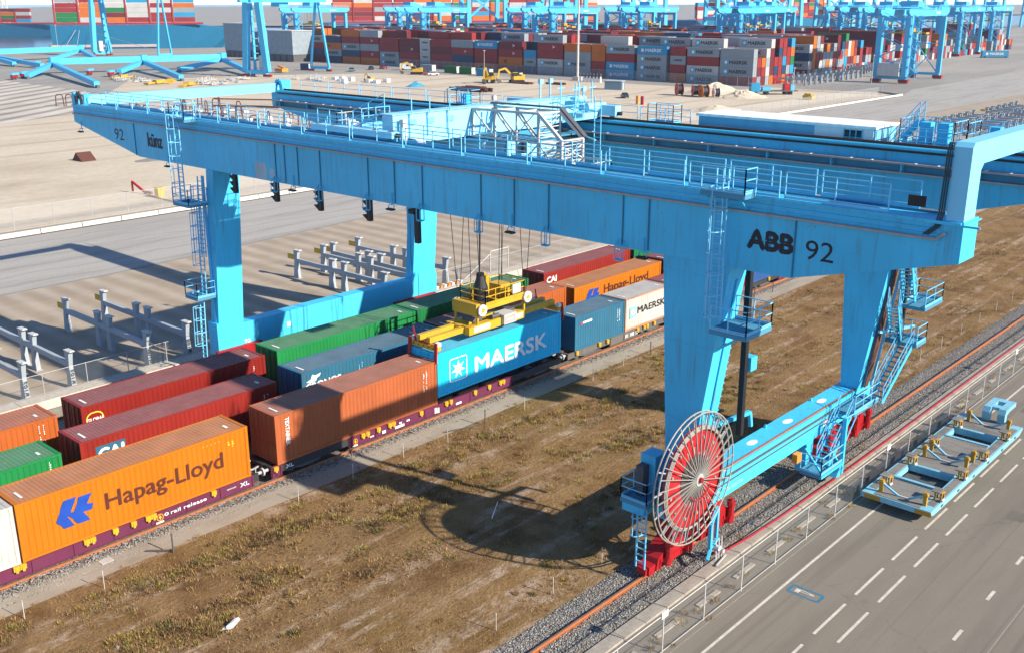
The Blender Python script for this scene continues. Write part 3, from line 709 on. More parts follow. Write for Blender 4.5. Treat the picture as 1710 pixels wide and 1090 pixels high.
for a, b, c_, d_ in ((14.72, 15.0, .66, .84), (15.75, 16.5, .64, .8), (16.1, 16.3, .86, .98), (19.1, 19.3, .64, 1.0), (19.35, 19.5, .6, .95), (13.75, 14.05, .72, .79), (21.0, 21.5, .66, .8), (16.7, 16.95, .84, .95)):
    mb.add([(a, -1.211, c_), (b, -1.211, c_), (b, -1.211, d_), (a, -1.211, d_)], [(0, 1, 2, 3)])
mb.build("white_plates", T_WHITE, w2)
w3 = wagon(32.55, 58.2, 0, "dusty grey flat wagon with yellow twist locks under the short blue and the white container", GW, GREYW, [(37.6, 41.2), (45.5, 52)], (35, 43.4, 55.5), (33.5, 36.2, 37.2, 41.1, 42.0, 42.4, 43.4, 45.0), GREYW)
wtext(w3, "III IIII II", 39.5, .70, 1.6, .28)
w4 = wagon(59.0, 85.0, 0, "purple flat wagon under the deep blue container, seen below the crane's right arm", GW, PURP, [(64, 80)], (61.5, 82.3), (62, 66, 70, 74))
wtext(w4, "rail release", 66, .80, 2.05, .19)
GW2 = "wagons of the middle train"; GW3 = "wagons of the rear train"
for i, (a, b) in enumerate(((-9, 11.6), (12.2, 38.0), (38.7, 64.6), (65.3, 78))):
    wagon(a, b, TY[1], "dark flat wagon of the middle train under the %s container" % ("long red", "dusty blue", "long bright orange", "far orange")[i], GW2, DARKW, [(a+4.5, b-4.5)], (a+2.4, b-2.4), ())
for i, (a, b) in enumerate(((-7, 13.3), (13.9, 39.8), (40.4, 59.4), (60, 73))):
    wagon(a, b, TY[2], "dark flat wagon of the rear train under the %s container" % ("deep red", "bright green", "red lettered", "far maroon")[i], GW3, DARKW, [(a+4.5, b-4.5)], (a+2.4, b-2.4), ())
# ================================================================== THE GANTRY CRANE
CR = thing("gantry_crane", "huge sky blue rail gantry crane numbered 92 straddling the three container trains", "gantry crane", (24.3, -3, 0))
XN0, XN1, XF0, XF1 = 14.41, 15.89, 32.70, 34.18     # near and far girder
YL, YR = 33.55, -33.44
NAVY = plain("black crane lettering", (0.012, 0.016, 0.026), 0.6)
FADE = paint("faded paint patch", (0.36, 0.50, 0.56), 0.6, .1)
def pc(name, mb, mat=None, parent=None): return mb.build(name, mat or BLUE, parent or CR)
GP = [(YL, 18.12), (YL, 16.78), (24.0, 14.98), (-27.0, 14.98), (YR, 16.62), (YR, 18.12)]
girders = []
for x0, x1 in ((XN0, XN1), (XF0, XF1)):
    mb = MB(); mb.prism(GP, 'x', x0, x1); g = pc("main_girder", mb); girders.append(g)
    # flange lips
    mb = MB(); s_ = 0.0
    for xa, xb in ((x0-.10, x0-.003), (x1+.003, x1+.10)): mb.box(xa, xb, YR+.05, YL-.05, 17.98, 18.10)
    f = pc("top_flange", mb, None, g); f["kind"] = "stuff"
gn, gf = girders
# web seams, vertical conduit with a small lamp cage below, on the near girder
LAMPY = (20.0, 5.65, -3.25, -12.1, -20.0)
for y in (24.4, 7.4, 6.45, 5.15, 3.0, -1.3, -3.5, -5.7, -10.0, -12.25, -14.45, -18.8, -20.2, -27.15):
    mb = MB(); mb.box(XN0-.045, XN0-.002, y-.03, y+.03, 15.05, 17.36); pc("web_stiffener", mb, SEAM, gn)
for y in (7.4, 3.0, -1.3, -5.7, -10.0, -14.45, -18.8):
    mb = MB(); z = 14.96
    for a in (-.16, .16):
        mb.bar((XN0-.10, y+a, 15.35), (XN0-.10, y+a, 14.45), .035); mb.bar((XN0-.36, y+a, 15.0), (XN0-.36, y+a, 14.45), .035); mb.bar((XN0-.36, y+a, 14.45), (XN0-.08, y+a, 14.45), .035); mb.bar((XN0-.36, y+a, 15.0), (XN0-.06, y+a, 15.3), .035)
    mb.box(XN0-.36, XN0-.08, y-.16, y+.16, 14.40, 14.45)
    pc("lamp_cage", mb, None, gn)
for y in (32.4,)+LAMPY:
    mb = MB(); mb.bar((XN0-.05, y, 15.6 if y < 30 else 16.9), (XN0-.05, y, 14.9 if y < 30 else 16.3), .04)
    z = 14.75 if y < 30 else 16.15
    mb.bar((XN0-.05, y+.2, z+.2), (XN0-.05, y-.2, z+.2), .035); mb.bar((XN0-.05, y+.2, z+.2), (XN0-.15, y+.22, z), .035); mb.bar((XN0-.05, y-.2, z+.2), (XN0-.15, y-.22, z), .035)
    mb.mi = 1; mb.box(XN0-.3, XN0-.02, y-.25, y+.25, z-.09, z); mb.build("floodlight", [BLUE, BLACK], gn)
# cable trays (grey ledge) along the webs
mb = MB(); mb.box(XN0-.16, XN0-.003, -31.9, YL-.1, 17.37, 17.46); pc("cable_tray", mb, LGREY, gn)
mb = MB(); mb.path([(XN0-.1, -31.9, 17.42), (XN0-.1, -32.6, 17.42), (XN0-.1, -32.9, 17.7)], .06, 6); pc("cable_bend", mb, LGREY, gn)
for z in (17.55, 17.75):
    mb = MB(); mb.box(XN0-.06, XN0-.003, YR+.8, YL-.3, z, z+.05); pc("conduit", mb, None, gn)
mb = MB(); mb.box(XN0-.012, XN0-.003, 8.4, 9.6, 15.05, 16.05); mb.box(XN0-.012, XN0-.003, 7.6, 8.1, 15.2, 15.75); pc("faded_patch", mb, FADE, gn)["kind"] = "stuff"
def girder_text(body, y, z, w, h, bold=0.0, name="lettering", shear=0.0):
    mb = MB(); put_text(mb, body, (XN0-.006, y, z), w, h, (0, -1, 0), Z, bold, shear); return pc(name, mb, NAVY, gn)
girder_text("92", 27.35, 15.95, 1.35, .80)
girder_text("künz", 22.6, 15.85, 1.9, .95, 0.06)
girder_text("92", -27.62, 15.87, 1.18, .78)
girder_text("ABB", -25.1, 15.97, 1.98, .74, 0.09)
mb = MB()
for y in (-25.45, -26.05, -26.72): mb.box(XN0-.010, XN0-.0065, y-.016, y+.016, 15.9, 16.8)
mb.box(XN0-.0105, XN0-.0066, -27.12, -25.05, 16.325, 16.355); pc("logo_cuts", mb, BLUE, gn)["kind"] = "stuff"
# trays and rails on the inner face of the far girder
def far_face(z0, z1, dx, mat, name, ya=YR+1.0, yb=YL-.6):
    mb = MB(); mb.box(XF0-dx, XF0-.003, ya, yb, z0, z1); return pc(name, mb, mat, gf)
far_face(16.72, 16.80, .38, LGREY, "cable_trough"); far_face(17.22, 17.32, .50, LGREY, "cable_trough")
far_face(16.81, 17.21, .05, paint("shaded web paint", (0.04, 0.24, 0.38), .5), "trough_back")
for y in range(-32, 33, 4):
    mb = MB(); mb.box(XF0-.36, XF0-.01, y-.04, y+.04, 16.81, 17.21); pc("trough_bracket", mb, None, gf)
clip = MB().box(-.3, .12, -.05, .05, -.012, .012).mesh("cable_clip", WHITE)
for i in range(54):
    y = -32+i*1.2
    if i % 3 != 1: inst("cable_clip", clip, gf, (XF0-.25-24.3, y+3, 17.34))
mb = MB(); mb.box(XN0+.96, XN0+1.02, YR+1, YL-1, 18.13, 18.22); pc("trolley_rail", mb, SEAM)
mb = MB(); mb.box(XF0+.30, XF0+.42, YR+1, YL-1, 18.13, 18.27); pc("trolley_rail", mb, DRUST)
mb = MB(); mb.box(XF0-.10, XF0-.02, YR+1, YL-1, 17.83, 17.93); pc("cable_run", mb, BLACK, gf)
# walkways and handrails
GRATE = paint("walkway grating", (0.06, 0.24, 0.36), .7, .1)
mb = MB(); mb.box(XF1+.11, XF1+1.0, YR+1.5, YL-1.5, 17.75, 17.82); pc("walkway", mb, GRATE)
def rail_seg(p, q, n, h=1.05, r=.022, mid=2, kick=True, ends=True):
    """handrail mesh between two floor points: posts, top and middle rails"""
    mb = MB(); p, q = Vector(p), Vector(q)
    for i in range(n+1):
        a = p.lerp(q, i/n); mb.bar(a, a+Z*h, r*2)
    for k in range(mid+1):
        hh = h*(1-k*.42); mb.bar(p+Z*(hh-.01), q+Z*(hh-.01), r*1.7)
    if kick: mb.bar(p+Z*.06, q+Z*.06, .012, .1)
    return mb
def rail_line(p, q, seg=3.9, per=2, parent=None, **kw):
    p, q = Vector(p), Vector(q); L = (q-p).length; n = max(1, round(L/seg)); d = (q-p)/n
    for i in range(n):
        a = p+d*i+d.normalized()*.13; b = p+d*(i+1)-d.normalized()*.13
        mb = rail_seg(a, b, per, **kw)
        pc("handrail", mb, RAILB, parent)
RAILB = paint("handrail blue paint", (0.17, 0.55, 0.78), 0.45, .08, (0.2, .35, .4), .2)
rail_line((XN0+.03, YR+2.6, 18.13), (XN0+.03, YL-2.5, 18.13), 4.3)
rail_line((XN1-.04, YR+2.0, 18.13), (XN1-.04, YL-2.5, 18.13), 4.1)
rail_line((XF1+.98, -9.0, 17.83), (XF1+.98, YL-1, 17.83), 4.2)
rail_line((XF1+.98, YR+1.5, 17.83), (XF1+.98, -22.5, 17.83), 3.7)
# end ties
def rbox_frame(y0, y1, pts, wd, name):     # a bent box beam in an x-z plane
    mb = MB()
    for a, b in zip(pts, pts[1:]): mb.bar(a, b, y1-y0, wd, up=Y)
    return pc(name, mb)
mb = MB()                                    # right tie: tall portal
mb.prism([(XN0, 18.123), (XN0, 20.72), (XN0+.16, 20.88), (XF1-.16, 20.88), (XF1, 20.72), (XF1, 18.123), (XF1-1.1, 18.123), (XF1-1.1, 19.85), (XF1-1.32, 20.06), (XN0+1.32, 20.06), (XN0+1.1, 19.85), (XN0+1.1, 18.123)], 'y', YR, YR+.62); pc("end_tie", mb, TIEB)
mb = MB(); mb.box(XN0, XN1, YR-.02, YR-.003, 16.64, 18.12); mb.box(XF0, XF1, YR-.02, YR-.003, 16.64, 18.12); pc("end_plate", mb)["kind"] = "stuff"
mb = MB(); mb.bar((XN0-.06, YR+.1, 18.0), (XN0-.06, YR-.6, 18.0), .07); mb.bar((XN0-.1, YR-.04, 18.02), (XN1+.2, YR-.04, 18.02), .06); pc("buffer_bar", mb)
mb = MB()
for i, dx in enumerate((0, .10, .20)):
    yy = YR+.66+dx*.8
    mb.path([(XN0+.02, yy-.02, 20.86), (XN0-.06, yy, 20.5), (XN0-.06, yy+.04, 18.4), (XN0-.06, yy+.12, 17.9), (XN0-.1, yy+.5, 17.55)], .032, 6)
pc("hanging_cable_bundle", mb, plain("dark cable blue", (.02, .05, .075), .5))["kind"] = "stuff"
mb = MB(); mb.box(XN0+.2, XN0+.5, YR+1.5, YR+1.9, 18.5, 18.8); mb.mi = 1; mb.box(XN0+.18, XN0+.2, YR+1.45, YR+2.1, 18.45, 18.85); mb.build("junction_box", [BLUE, BLACK], CR)
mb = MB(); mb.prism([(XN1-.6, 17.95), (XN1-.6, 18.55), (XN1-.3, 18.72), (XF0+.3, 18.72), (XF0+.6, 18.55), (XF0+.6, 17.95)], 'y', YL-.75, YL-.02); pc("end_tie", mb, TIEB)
for x in (XN0+.1, XF0+.1):
    mb = MB()
    for k in range(9):
        t = math.pi*k/8; x_ = x+.7
        if k: mb.bar((x, YL-.55-.42+.42*math.cos(t-math.pi/8), 18.15+.75*math.sin(t-math.pi/8)), (x, YL-.55-.42+.42*math.cos(t), 18.15+.75*math.sin(t)), .5, .06, up=X)
    pc("hose_guide", mb, DGREY if x < 20 else BLUE)
mb = MB(); mb.box(XN0, XN0+.5, YL-.4, YL-.05, 18.13, 19.0); mb.box(XN0+.7, XN1, YL-.6, YL-.05, 18.13, 18.8); mb.box(XF0+.4, XF1, YL-.9, YL-.05, 18.13, 18.95); pc("end_post", mb)["kind"] = "stuff"
# legs
def leg(x0, x1, yt0, yt1, zt, yb0, yb1, zb):
    mb = MB(); mb.hexa([(x0, yb0, zb), (x1, yb0, zb), (x1, yb1, zb), (x0, yb1, zb)], [(x0, yt0, zt), (x1, yt0, zt), (x1, yt1, zt), (x0, yt1, zt)]); return pc("leg", mb)
lg1 = leg(XN0+.002, XN1-.002, -24.35, -21.02, 14.975, -22.78, -21.72, 3.96)
lg2 = leg(XF0+.002, XF1-.002, -24.35, -21.02, 14.975, -22.78, -21.72, 3.96)
lg3 = leg(14.35, 16.35, 14.45, 15.30, 14.975, 15.45, 16.35, 3.7)
lg4 = leg(32.65, 35.1, 14.45, 15.30, 14.975, 15.45, 16.35, 3.7)
for lg, x0, x1 in ((lg1, XN0, XN1), (lg2, XF0, XF1)):
    for z in (14.35, 11.2, 7.6):
        t = (z-3.96)/(14.975-3.96); a = -22.78+(-24.35+22.78)*t; b = -21.72+(-21.02+21.72)*t
        mb = MB(); mb.box(x0-.012, x1+.012, a-.012, b+.012, z, z+.05); pc("weld_band", mb, None, lg)
for lg, x0, x1 in ((lg3, 14.35, 16.35), (lg4, 32.65, 35.1)):
    mb = MB(); mb.box(x0-.015, x1+.015, 14.95, 16.05, 9.6, 9.68); pc("weld_band", mb, None, lg)
    mb = MB(); mb.box(x0+.3, x1-.3, 14.6, 15.2, 14.97, 15.2) if False else mb.box(x0-.06, x0-.003, 15.6, 15.9, 4.0, 14.5); pc("conduit", mb, None, lg)
# sill beams
mb = MB(); mb.box(14.1, 34.5, -22.8, -21.45, 2.55, 3.95); sl1 = pc("sill_beam", mb)
mb = MB(); mb.box(14.2, 35.3, 15.42, 16.40, 1.98, 3.85); sl2 = pc("sill_beam", mb)
for x in (14.15, 33.2):
    mb = MB(); mb.box(x, x+1.95, 15.36, 16.46, 1.92, 4.25); pc("corner_block", mb, None, sl2)
mb = MB(); mb.box(14.8, 34.0, -22.9, -22.803, 3.60, 3.68); mb.box(14.8, 34.0, -22.86, -22.803, 3.30, 3.34); pc("cable_tray", mb, DGREY, sl1)["kind"] = "stuff"
mb = MB(); mb.box(14.8, 34.0, -22.70, -22.60, 3.953, 3.99); pc("cable_tray", mb, RUST, sl1)
for x in (17.9, 21.8, 25.6, 29.6):
    mb = MB(); n = 10; mb.add([(x+.45*math.cos(2*math.pi*i/n), -22.05+.22*math.sin(2*math.pi*i/n), 3.956) for i in range(n)], [tuple(range(n))]); pc("wiped_patch", mb, T_WHITE, sl1)
for x in (18.5, 24.0, 29.2):
    mb = MB(); mb.box(x-.06, x+.06, -21.65, -21.55, 3.953, 4.12); pc("lifting_lug", mb, None, sl1)
mb = MB(); mb.box(28.4, 28.9, -22.83, -22.803, 2.95, 3.35); pc("notice", mb, T_WHITE, sl1)
mb = MB(); put_text(mb, "W-9200-STM", (18.2, -22.81, 2.78), 1.5, .2, X, Z); pc("lettering", mb, FADE, sl1)
for x in (16.3, 33.6, 20.0):
    mb = MB(); put_text(mb, "92", (x, 15.412, 2.35), .5, .26, X, Z, .03) if x != 20.0 else mb.box(x, x+.3, 15.408, 15.417, 2.7, 3.05); pc("lettering", mb, T_WHITE, sl2)
# hanging struts under the near sill (cable guide with blue bracket)
for x in (26.6,):
    mb = MB(); mb.box(x-.2, x+.25, -22.9, -22.3, .9, 2.55); mb.box(x-.1, x+.9, -22.75, -22.45, 1.6, 2.54)
    pc("cable_guide", mb, None, sl1)
    mb = MB(); mb.tube((x+.9, -22.9, 1.3), (x+.9, -22.5, 1.3), .16, 8); pc("guide_roller", mb, GREY, sl1)
# bogies (red)
def bogie(x, y, z0, z1, L, nm="bogie"):
    mb = MB(); h = (z1-z0)
    mb.prism([(x-L/2, z0+.2), (x-L/2+.15, z0+.75), (x-.35, z0+h*.62), (x-.35, z1), (x+.35, z1), (x+.35, z0+h*.62), (x+L/2-.15, z0+.75), (x+L/2, z0+.2)], 'y', y-.42, y+.42)
    mb.box(x-L/2-.12, x-L/2+.1, y-.3, y+.3, z0+.15, z0+.4); mb.box(x+L/2-.1, x+L/2+.12, y-.3, y+.3, z0+.15, z0+.4)
    for a in (-.28, .28): mb.tube((x+a*L, y-.5, z0+.42), (x+a*L, y+.5, z0+.42), .17, 10)
    mb.tube((x, y-.5, z0+h*.62), (x, y+.5, z0+h*.62), .16, 10); mb.box(x-L*.42, x+L*.42, y-.46, y+.46, z0+.5, z0+.58)
    for a in (-.4, -.15, .15, .4): mb.box(x+a*L-.03, x+a*L+.03, y-.46, y+.46, z0+.25, z0+.74)
    b = pc(nm, mb, REDP)
    for s in (-1, 1):
        m2 = MB(); m2.tube((x+s*L*.27, y-.16, z0+.42), (x+s*L*.27, y+.16, z0+.42), .36, 14); pc("wheel", m2, DGREY, b)
        m3 = MB(); xx = x+s*L*.27; m3.tube((xx, y-.43, z0+.5), (xx, y-.7, z0+.5), .25, 8); m3.tube((xx, y-.6, z0+.35), (xx, y-.6, z0+1.25), .17, 8); m3.tube((xx, y-.6, z0+1.25), (xx, y-.6, z0+1.5), .22, 8); m3.tube((xx, y-.6, z0+1.5), (xx, y-.6, z0+1.62), .12, 8)
        pc("drive_motor", m3, REDP, b)
    return b
for x in (14.6, 18.4): bogie(x, -21.9, .27, 2.4, 3.2)
for x in (31.0, 34.6): bogie(x, -21.9, .27, 2.4, 3.2)
mb = MB(); mb.box(14.3, 18.8, -22.2, -21.6, 2.35, 2.56); pc("bogie_balance_beam", mb, REDP)
mb = MB(); mb.box(30.6, 35.0, -22.2, -21.6, 2.35, 2.56); pc("bogie_balance_beam", mb, REDP)
for x in (15.2, 18.6, 30.2, 33.9): bogie(x, 15.95, .27, 1.98, 2.6)
mb = MB(); mb.box(12.55, 13.05, -22.25, -21.55, .35, .8); mb.box(12.4, 12.58, -22.15, -21.65, .4, .75); pc("rail_sweeper", mb, REDP)
for a, b in ((13.9, 17.6), (30.4, 34.9)):
    mb = MB(); mb.box(a, b, 15.12, 15.41, 1.75, 2.32); mb.box(a+.5, b-.5, 15.0, 15.118, 1.5, 2.1); pc("bogie_balance_beam", mb, REDP)
# ---- cable reel
RC = Vector((13.95, -23.5, 5.25)); RR = 3.08
reel = MB()
reel.tube(RC+Vector((0, .32, 0)), RC+Vector((0, -.30, 0)), .30, 14); RE = pc("cable_reel", reel, GREY)
SPK = paint("weathered spoke grey", (0.30, 0.285, 0.25), 0.5, .1, (.2,.18,.15), .4)
REDD = paint("faded red drum", (0.42, 0.012, 0.016), .5, .12, (0.42, .09, .08), .5)
mb = MB(); n = 40
mb.tube(RC+Vector((0, .03, 0)), RC+Vector((0, .07, 0)), RR*.80, n)
pc("drum_disc", mb, REDD, RE)
for yy in (-.13, .10):
    mb = MB(); ro = RR; k = 48
    pts = [RC+Vector((ro*math.cos(2*math.pi*i/k), yy, ro*math.sin(2*math.pi*i/k))) for i in range(k)]
    mb.path(pts, .036, 6, True); pc("reel_rim", mb, SPK, RE)
for i in range(34):
    t = 2*math.pi*i/34+.05; d = Vector((math.cos(t), 0, math.sin(t)))
    mb = MB(); mb.bar(RC+d*.22+Vector((0, -.25, 0)), RC+d*RR+Vector((0, -.13, 0)), .032, .06, up=Y); pc("spoke", mb, SPK, RE)
for i in range(17):
    t = 2*math.pi*i/17+.14; d = Vector((math.cos(t), 0, math.sin(t)))
    mb = MB(); mb.bar(RC+d*.3+Vector((0, .02, 0)), RC+d*RR+Vector((0, .10, 0)), .05, .05, up=Y); pc("back_spoke", mb, GREY, RE)
mb = MB(); mb.tube(RC+Vector((0, .0, 0)), RC+Vector((0, .025, 0)), RR*.36, 30); pc("inner_disc", mb, plain("dull drum grey", (.075, .07, .065), .6), RE)
mb = MB(); mb.tube(RC+Vector((0, -.26, 0)), RC+Vector((0, -.42, 0)), .13, 10); pc("hub_cap", mb, REDP, RE)
mb = MB(); mb.path([RC+Vector((.95*math.cos(t), -.33, .95*math.sin(t))) for t in [math.radians(a) for a in range(215, 345, 13)]], .03, 5); pc("tie_hose", mb, REDP, RE)
mb = MB(); mb.tube(RC+Vector((0, .3, 0)), (13.95, -22.6, 5.25), .22, 8); mb.box(13.6, 14.4, -22.9, -22.3, 4.8, 5.7); mb.bar((14.2, -22.6, 5.2), (15.0, -22.2, 5.2), .4); pc("reel_axle", mb, BLUE, RE)
# rope guide by the foot of the reel
mb = MB()
mb.bar((15.6, -23.55, .9), (15.6, -23.55, 2.3), .16); mb.bar((15.6, -23.55, 2.3), (16.9, -23.1, 2.5), .14); mb.bar((15.6, -23.55, 1.0), (16.9, -23.2, .9), .12); mb.bar((16.9, -23.1, .9), (16.9, -23.1, 2.55), .14); mb.bar((15.6, -23.6, 1.0), (15.0, -23.8, .75), .12)
pc("cable_guide_frame", mb, BLUE)
mb = MB()
for a in (0, .25, .5): mb.bar((15.9+a, -23.75, .35), (16.1+a, -23.6, 1.3), .05); mb.bar((15.9+a, -23.75, .35), (16.4+a*.4, -23.55, .75), .05)
mb.tube((16.1, -23.8, .9), (16.1, -23.5, .9), .14, 8); mb.tube((16.5, -23.8, .6), (16.5, -23.5, .6), .12, 8); mb.bar((15.7, -23.9, .2), (16.9, -23.7, .2), .06)
pc("guide_rollers", mb, OFFW)["kind"] = "stuff"
mb = MB()
for i, rr_ in enumerate((2.44, 2.38, 2.32)):
    k = 40; mb.path([RC+Vector((rr_*math.cos(2*math.pi*j/k), -.04-.03*i, rr_*math.sin(2*math.pi*j/k))) for j in range(k)], .035, 5, True)
pc("wound_cable", mb, SPK, RE)["kind"] = "stuff"
for i in range(12):
    t = 2*math.pi*i/12+.2; d = Vector((math.cos(t), 0, math.sin(t)))
    mb = MB(); mb.box(*(lambda c: (c.x-.06, c.x+.06, c.y-.03, c.y+.03, c.z-.06, c.z+.06))(RC+d*1.9+Vector((0, .0, 0)))); pc("drum_bolt", mb, SPK, RE)
# ---- platform with ladder beside the reel
def ladder(p, q, wdir, w=.5, step=.3, cage=False, cdir=None, name="ladder", mat=None, c0=2.3, parent=None):
    p, q, wd = Vector(p), Vector(q), Vector(wdir).normalized(); n = int((q-p).length/step); mb = MB()
    for s in (-.5, .5): mb.bar(p+wd*w*s, q+wd*w*s, .065)
    for i in range(1, n):
        a = p.lerp(q, i/n); mb.bar(a-wd*w/2, a+wd*w/2, .045)
    o = pc(name, mb, mat or RAILB, parent)
    if cage:
        cd_ = Vector(cdir).normalized(); mb = MB(); L = (q-p).length; zz = c0; up = (q-p).normalized(); rings = []
        while zz < L:
            c = p+up*zz; pts = [c+wd*(w*.6*math.cos(t))+cd_*(.72*math.sin(t)) for t in [math.pi*i/6 for i in range(7)]]
            mb.path(pts, .028, 4); rings.append(pts); zz += .9
        if len(rings) > 1:
            for i in (1, 3, 5): mb.bar(rings[0][i], rings[-1][i], .035)
        pc("ladder_cage", mb, mat or RAILB, o if parent is None else parent)["kind"] = "stuff"
    return o
def platform(x0, x1, y0, y1, z, sides, name="platform", mat=None, h=1.05):
    mb = MB(); mb.box(x0, x1, y0, y1, z-.06, z)
    mb.box(x0, x1, y0-.03, y0-.002, z-.16, z+.04); mb.box(x0, x1, y1+.002, y1+.03, z-.16, z+.04); mb.box(x0-.03, x0-.002, y0, y1, z-.16, z+.04); mb.box(x1+.002, x1+.03, y0, y1, z-.16, z+.04)
    o = pc(name, mb, mat or GRATE)
    P = {'x0': ((x0, y0), (x0, y1)), 'x1': ((x1, y0), (x1, y1)), 'y0': ((x0, y0), (x1, y0)), 'y1': ((x0, y1), (x1, y1))}
    for s in sides:
        a, b = P[s]; L = math.hypot(b[0]-a[0], b[1]-a[1])
        pc("handrail", rail_seg((*a, z), (*b, z), max(1, round(L/1.1)), h), RAILB, o)
    return o
platform(12.0, 14.0, -22.3, -20.9, 4.15, ('x0', 'y1', 'y0'))
mb = MB(); mb.box(12.0, 14.35, -22.2, -21.0, 3.6, 4.08); pc("platform_bracket", mb)
mb = MB(); mb.box(13.2, 14.1, -21.9, -21.1, 4.16, 6.0); pc("control_cabinet", mb)
mb = MB(); mb.box(12.7, 13.15, -21.6, -21.2, 4.16, 5.6); pc("control_cabinet", mb, DGREY)
ladder((12.15, -22.0, .9), (12.15, -22.0, 4.2), (0, 1, 0), .48, .3, True, (-1, 0, 0), c0=1.9)
# ---- caged ladder from the near girder down the near leg
ladder((13.95, -24.0, 12.6), (13.95, -24.0, 19.1), (0, 1, 0), .55, .3, True, (-1, 0, 0), c0=.4)
platform(13.5, 14.36, -25.3, -23.3, 18.2, ('x0', 'y0'))
mb = MB(); mb.bar((14.3, -23.5, 17.5), (13.6, -23.5, 18.1), .06); mb.bar((14.3, -25.0, 17.5), (13.6, -25.0, 18.1), .06); pc("platform_bracket", mb)["kind"] = "stuff"
platform(13.3, 15.4, -25.9, -24.2, 12.5, ('x0', 'y0', 'x1'))
mb = MB(); mb.bar((14.3, -24.1, 11.4), (13.5, -25.6, 12.4), .09); mb.bar((15.3, -24.1, 11.4), (15.3, -25.6, 12.4), .09); pc("platform_bracket", mb)["kind"] = "stuff"
mb = MB()
for k in range(24):
    z = 4.2+k*.34; t = (z-3.96)/11; y = -22.78-1.57*t-.06; mb.bar((15.3, y, z), (15.85, y, z), .03)
pc("leg_rungs", mb, None, lg1)["kind"] = "stuff"
mb = MB(); mb.bar((15.2, -22.85, 4.0), (15.2, -24.30, 14.3), .14, .06); pc("conduit", mb, None, lg1)
mb = MB(); mb.bar((16.0, -23.0, 6.9), (18.4, -23.6, 7.1), .18); mb.bar((18.4, -23.6, 7.1), (18.4, -23.7, 6.4), .16); pc("pole_arm", mb)
# black hanging poles
for x, z0, z1, y in ((17.2, 6.4, 14.9, -23.8), (34.5, 6.9, 14.9, -24.2)):
    mb = MB(); mb.bar((x, y, z0), (x-.12, y, z1), .26, .26); o = pc("hanging_guide_pole", mb, BLACK)
    mb = MB(); mb.box(x+.16, x+.7, y-.25, y+.25, z0+3.1, z0+3.75); pc("pole_box", mb, BLUE, o)
    mb = MB(); mb.bar((x-.12, y, 14.8), (x-1.4, -23.2, 14.95), .2); pc("pole_hanger", mb, BLUE, o)
# ---- zigzag stairs on the second right leg
def stairs(p, q, wdir, w=.75, name="staircase"):
    p, q, wd = Vector(p), Vector(q), Vector(wdir).normalized(); mb = MB(); n = max(3, int((q-p).z/.24))
    for s in (-.5, .5): mb.bar(p+wd*w*s, q+wd*w*s, .05, .2)
    o = pc(name, mb)
    for i in range(1, n):
        a = p.lerp(q, i/n); m2 = MB(); m2.bar(a-wd*w*.46, a+wd*w*.46, .22, .03, up=Z) ; pc("stair_tread", m2, GRATE, o)
    mb = MB()
    for s in (-.5, .5):
        for h in (.55, 1.0): mb.bar(p+wd*w*s+Z*h, q+wd*w*s+Z*h, .04)
        for i in range(5):
            a = p.lerp(q, i/4)+wd*w*s; mb.bar(a, a+Z, .04)
    pc("stair_rail", mb, RAILB, o)["kind"] = "stuff"
    return o
platform(25.6, 28.2, -24.2, -23.0, 1.35, ('x0', 'y0'))
mb = MB(); mb.bar((26.0, -23.0, 2.5), (26.0, -24.1, 1.3), .1); mb.bar((28.0, -23.0, 2.5), (28.0, -24.1, 1.3), .1); mb.bar((25.6, -24.2, 1.25), (28.2, -24.2, 1.25), .12); pc("platform_bracket", mb)["kind"] = "stuff"
mb = MB(); mb.prism([(27.6, .55), (28.1, 1.3), (28.3, 1.3), (28.1, .5)], 'y', -24.2, -23.6); pc("step_plate", mb)
stairs((27.0, -23.6, 1.4), (29.4, -23.6, 3.7), Y)
platform(29.4, 32.6, -24.1, -22.95, 3.75, ('y0',))
mb = MB(); mb.box(28.15, 28.35, -24.25, -24.05, .6, 3.9); pc("stair_post", mb)
mb = MB(); mb.bar((28.25, -24.15, 3.9), (31, -24.15, 3.75), .05); mb.bar((28.25, -24.15, 2.2), (29.6, -24.15, 3.6), .05); pc("guard_rail", mb, RAILB)["kind"] = "stuff"
stairs((32.0, -24.2, 3.8), (34.3, -24.7, 6.8), (.2, 1, 0), .8)
platform(34.2, 35.6, -25.3, -23.5, 6.85, ('x1', 'y0'))
stairs((34.4, -24.0, 6.9), (32.4, -24.4, 9.4), (.2, 1, 0), .7)
platform(34.0, 36.6, -25.6, -24.2, 9.1, ('x1', 'y0', 'y1'))
mb = MB(); mb.bar((34.0, -24.2, 9.0), (34.0, -22.6, 8.0), .1); mb.bar((34.3, -24.0, 12.6), (34.3, -24.0, 9.0), .09); pc("platform_bracket", mb)["kind"] = "stuff"
stairs((34.2, -24.6, 9.3), (33.0, -24.6, 12.0), (0, 1, 0), .7)
platform(33.5, 36.6, -25.8, -24.6, 13.2, ('x1', 'y0'))
mb = MB(); mb.bar((33.4, -22.98, 4.0), (33.4, -24.42, 14.4), .5, .05); pc("brown_cable_run", mb, DRUST, lg2)
mb = MB(); mb.bar((33.85, -23.1, 4.0), (33.85, -24.55, 14.4), .14); mb.bar((32.9, -23.6, 7.6), (36, -24.4, 7.4), .14); pc("conduit", mb, RAILB, lg2)["kind"] = "stuff"
mb = MB(); mb.box(24.9, 25.4, -23.12, -22.82, 2.0, 2.5); pc("orange_sign", mb, T_ORANGE)
mb = MB(); mb.box(28.4, 28.5, -23.4, -22.9, .7, 1.6); pc("red_sign", mb, REDP)
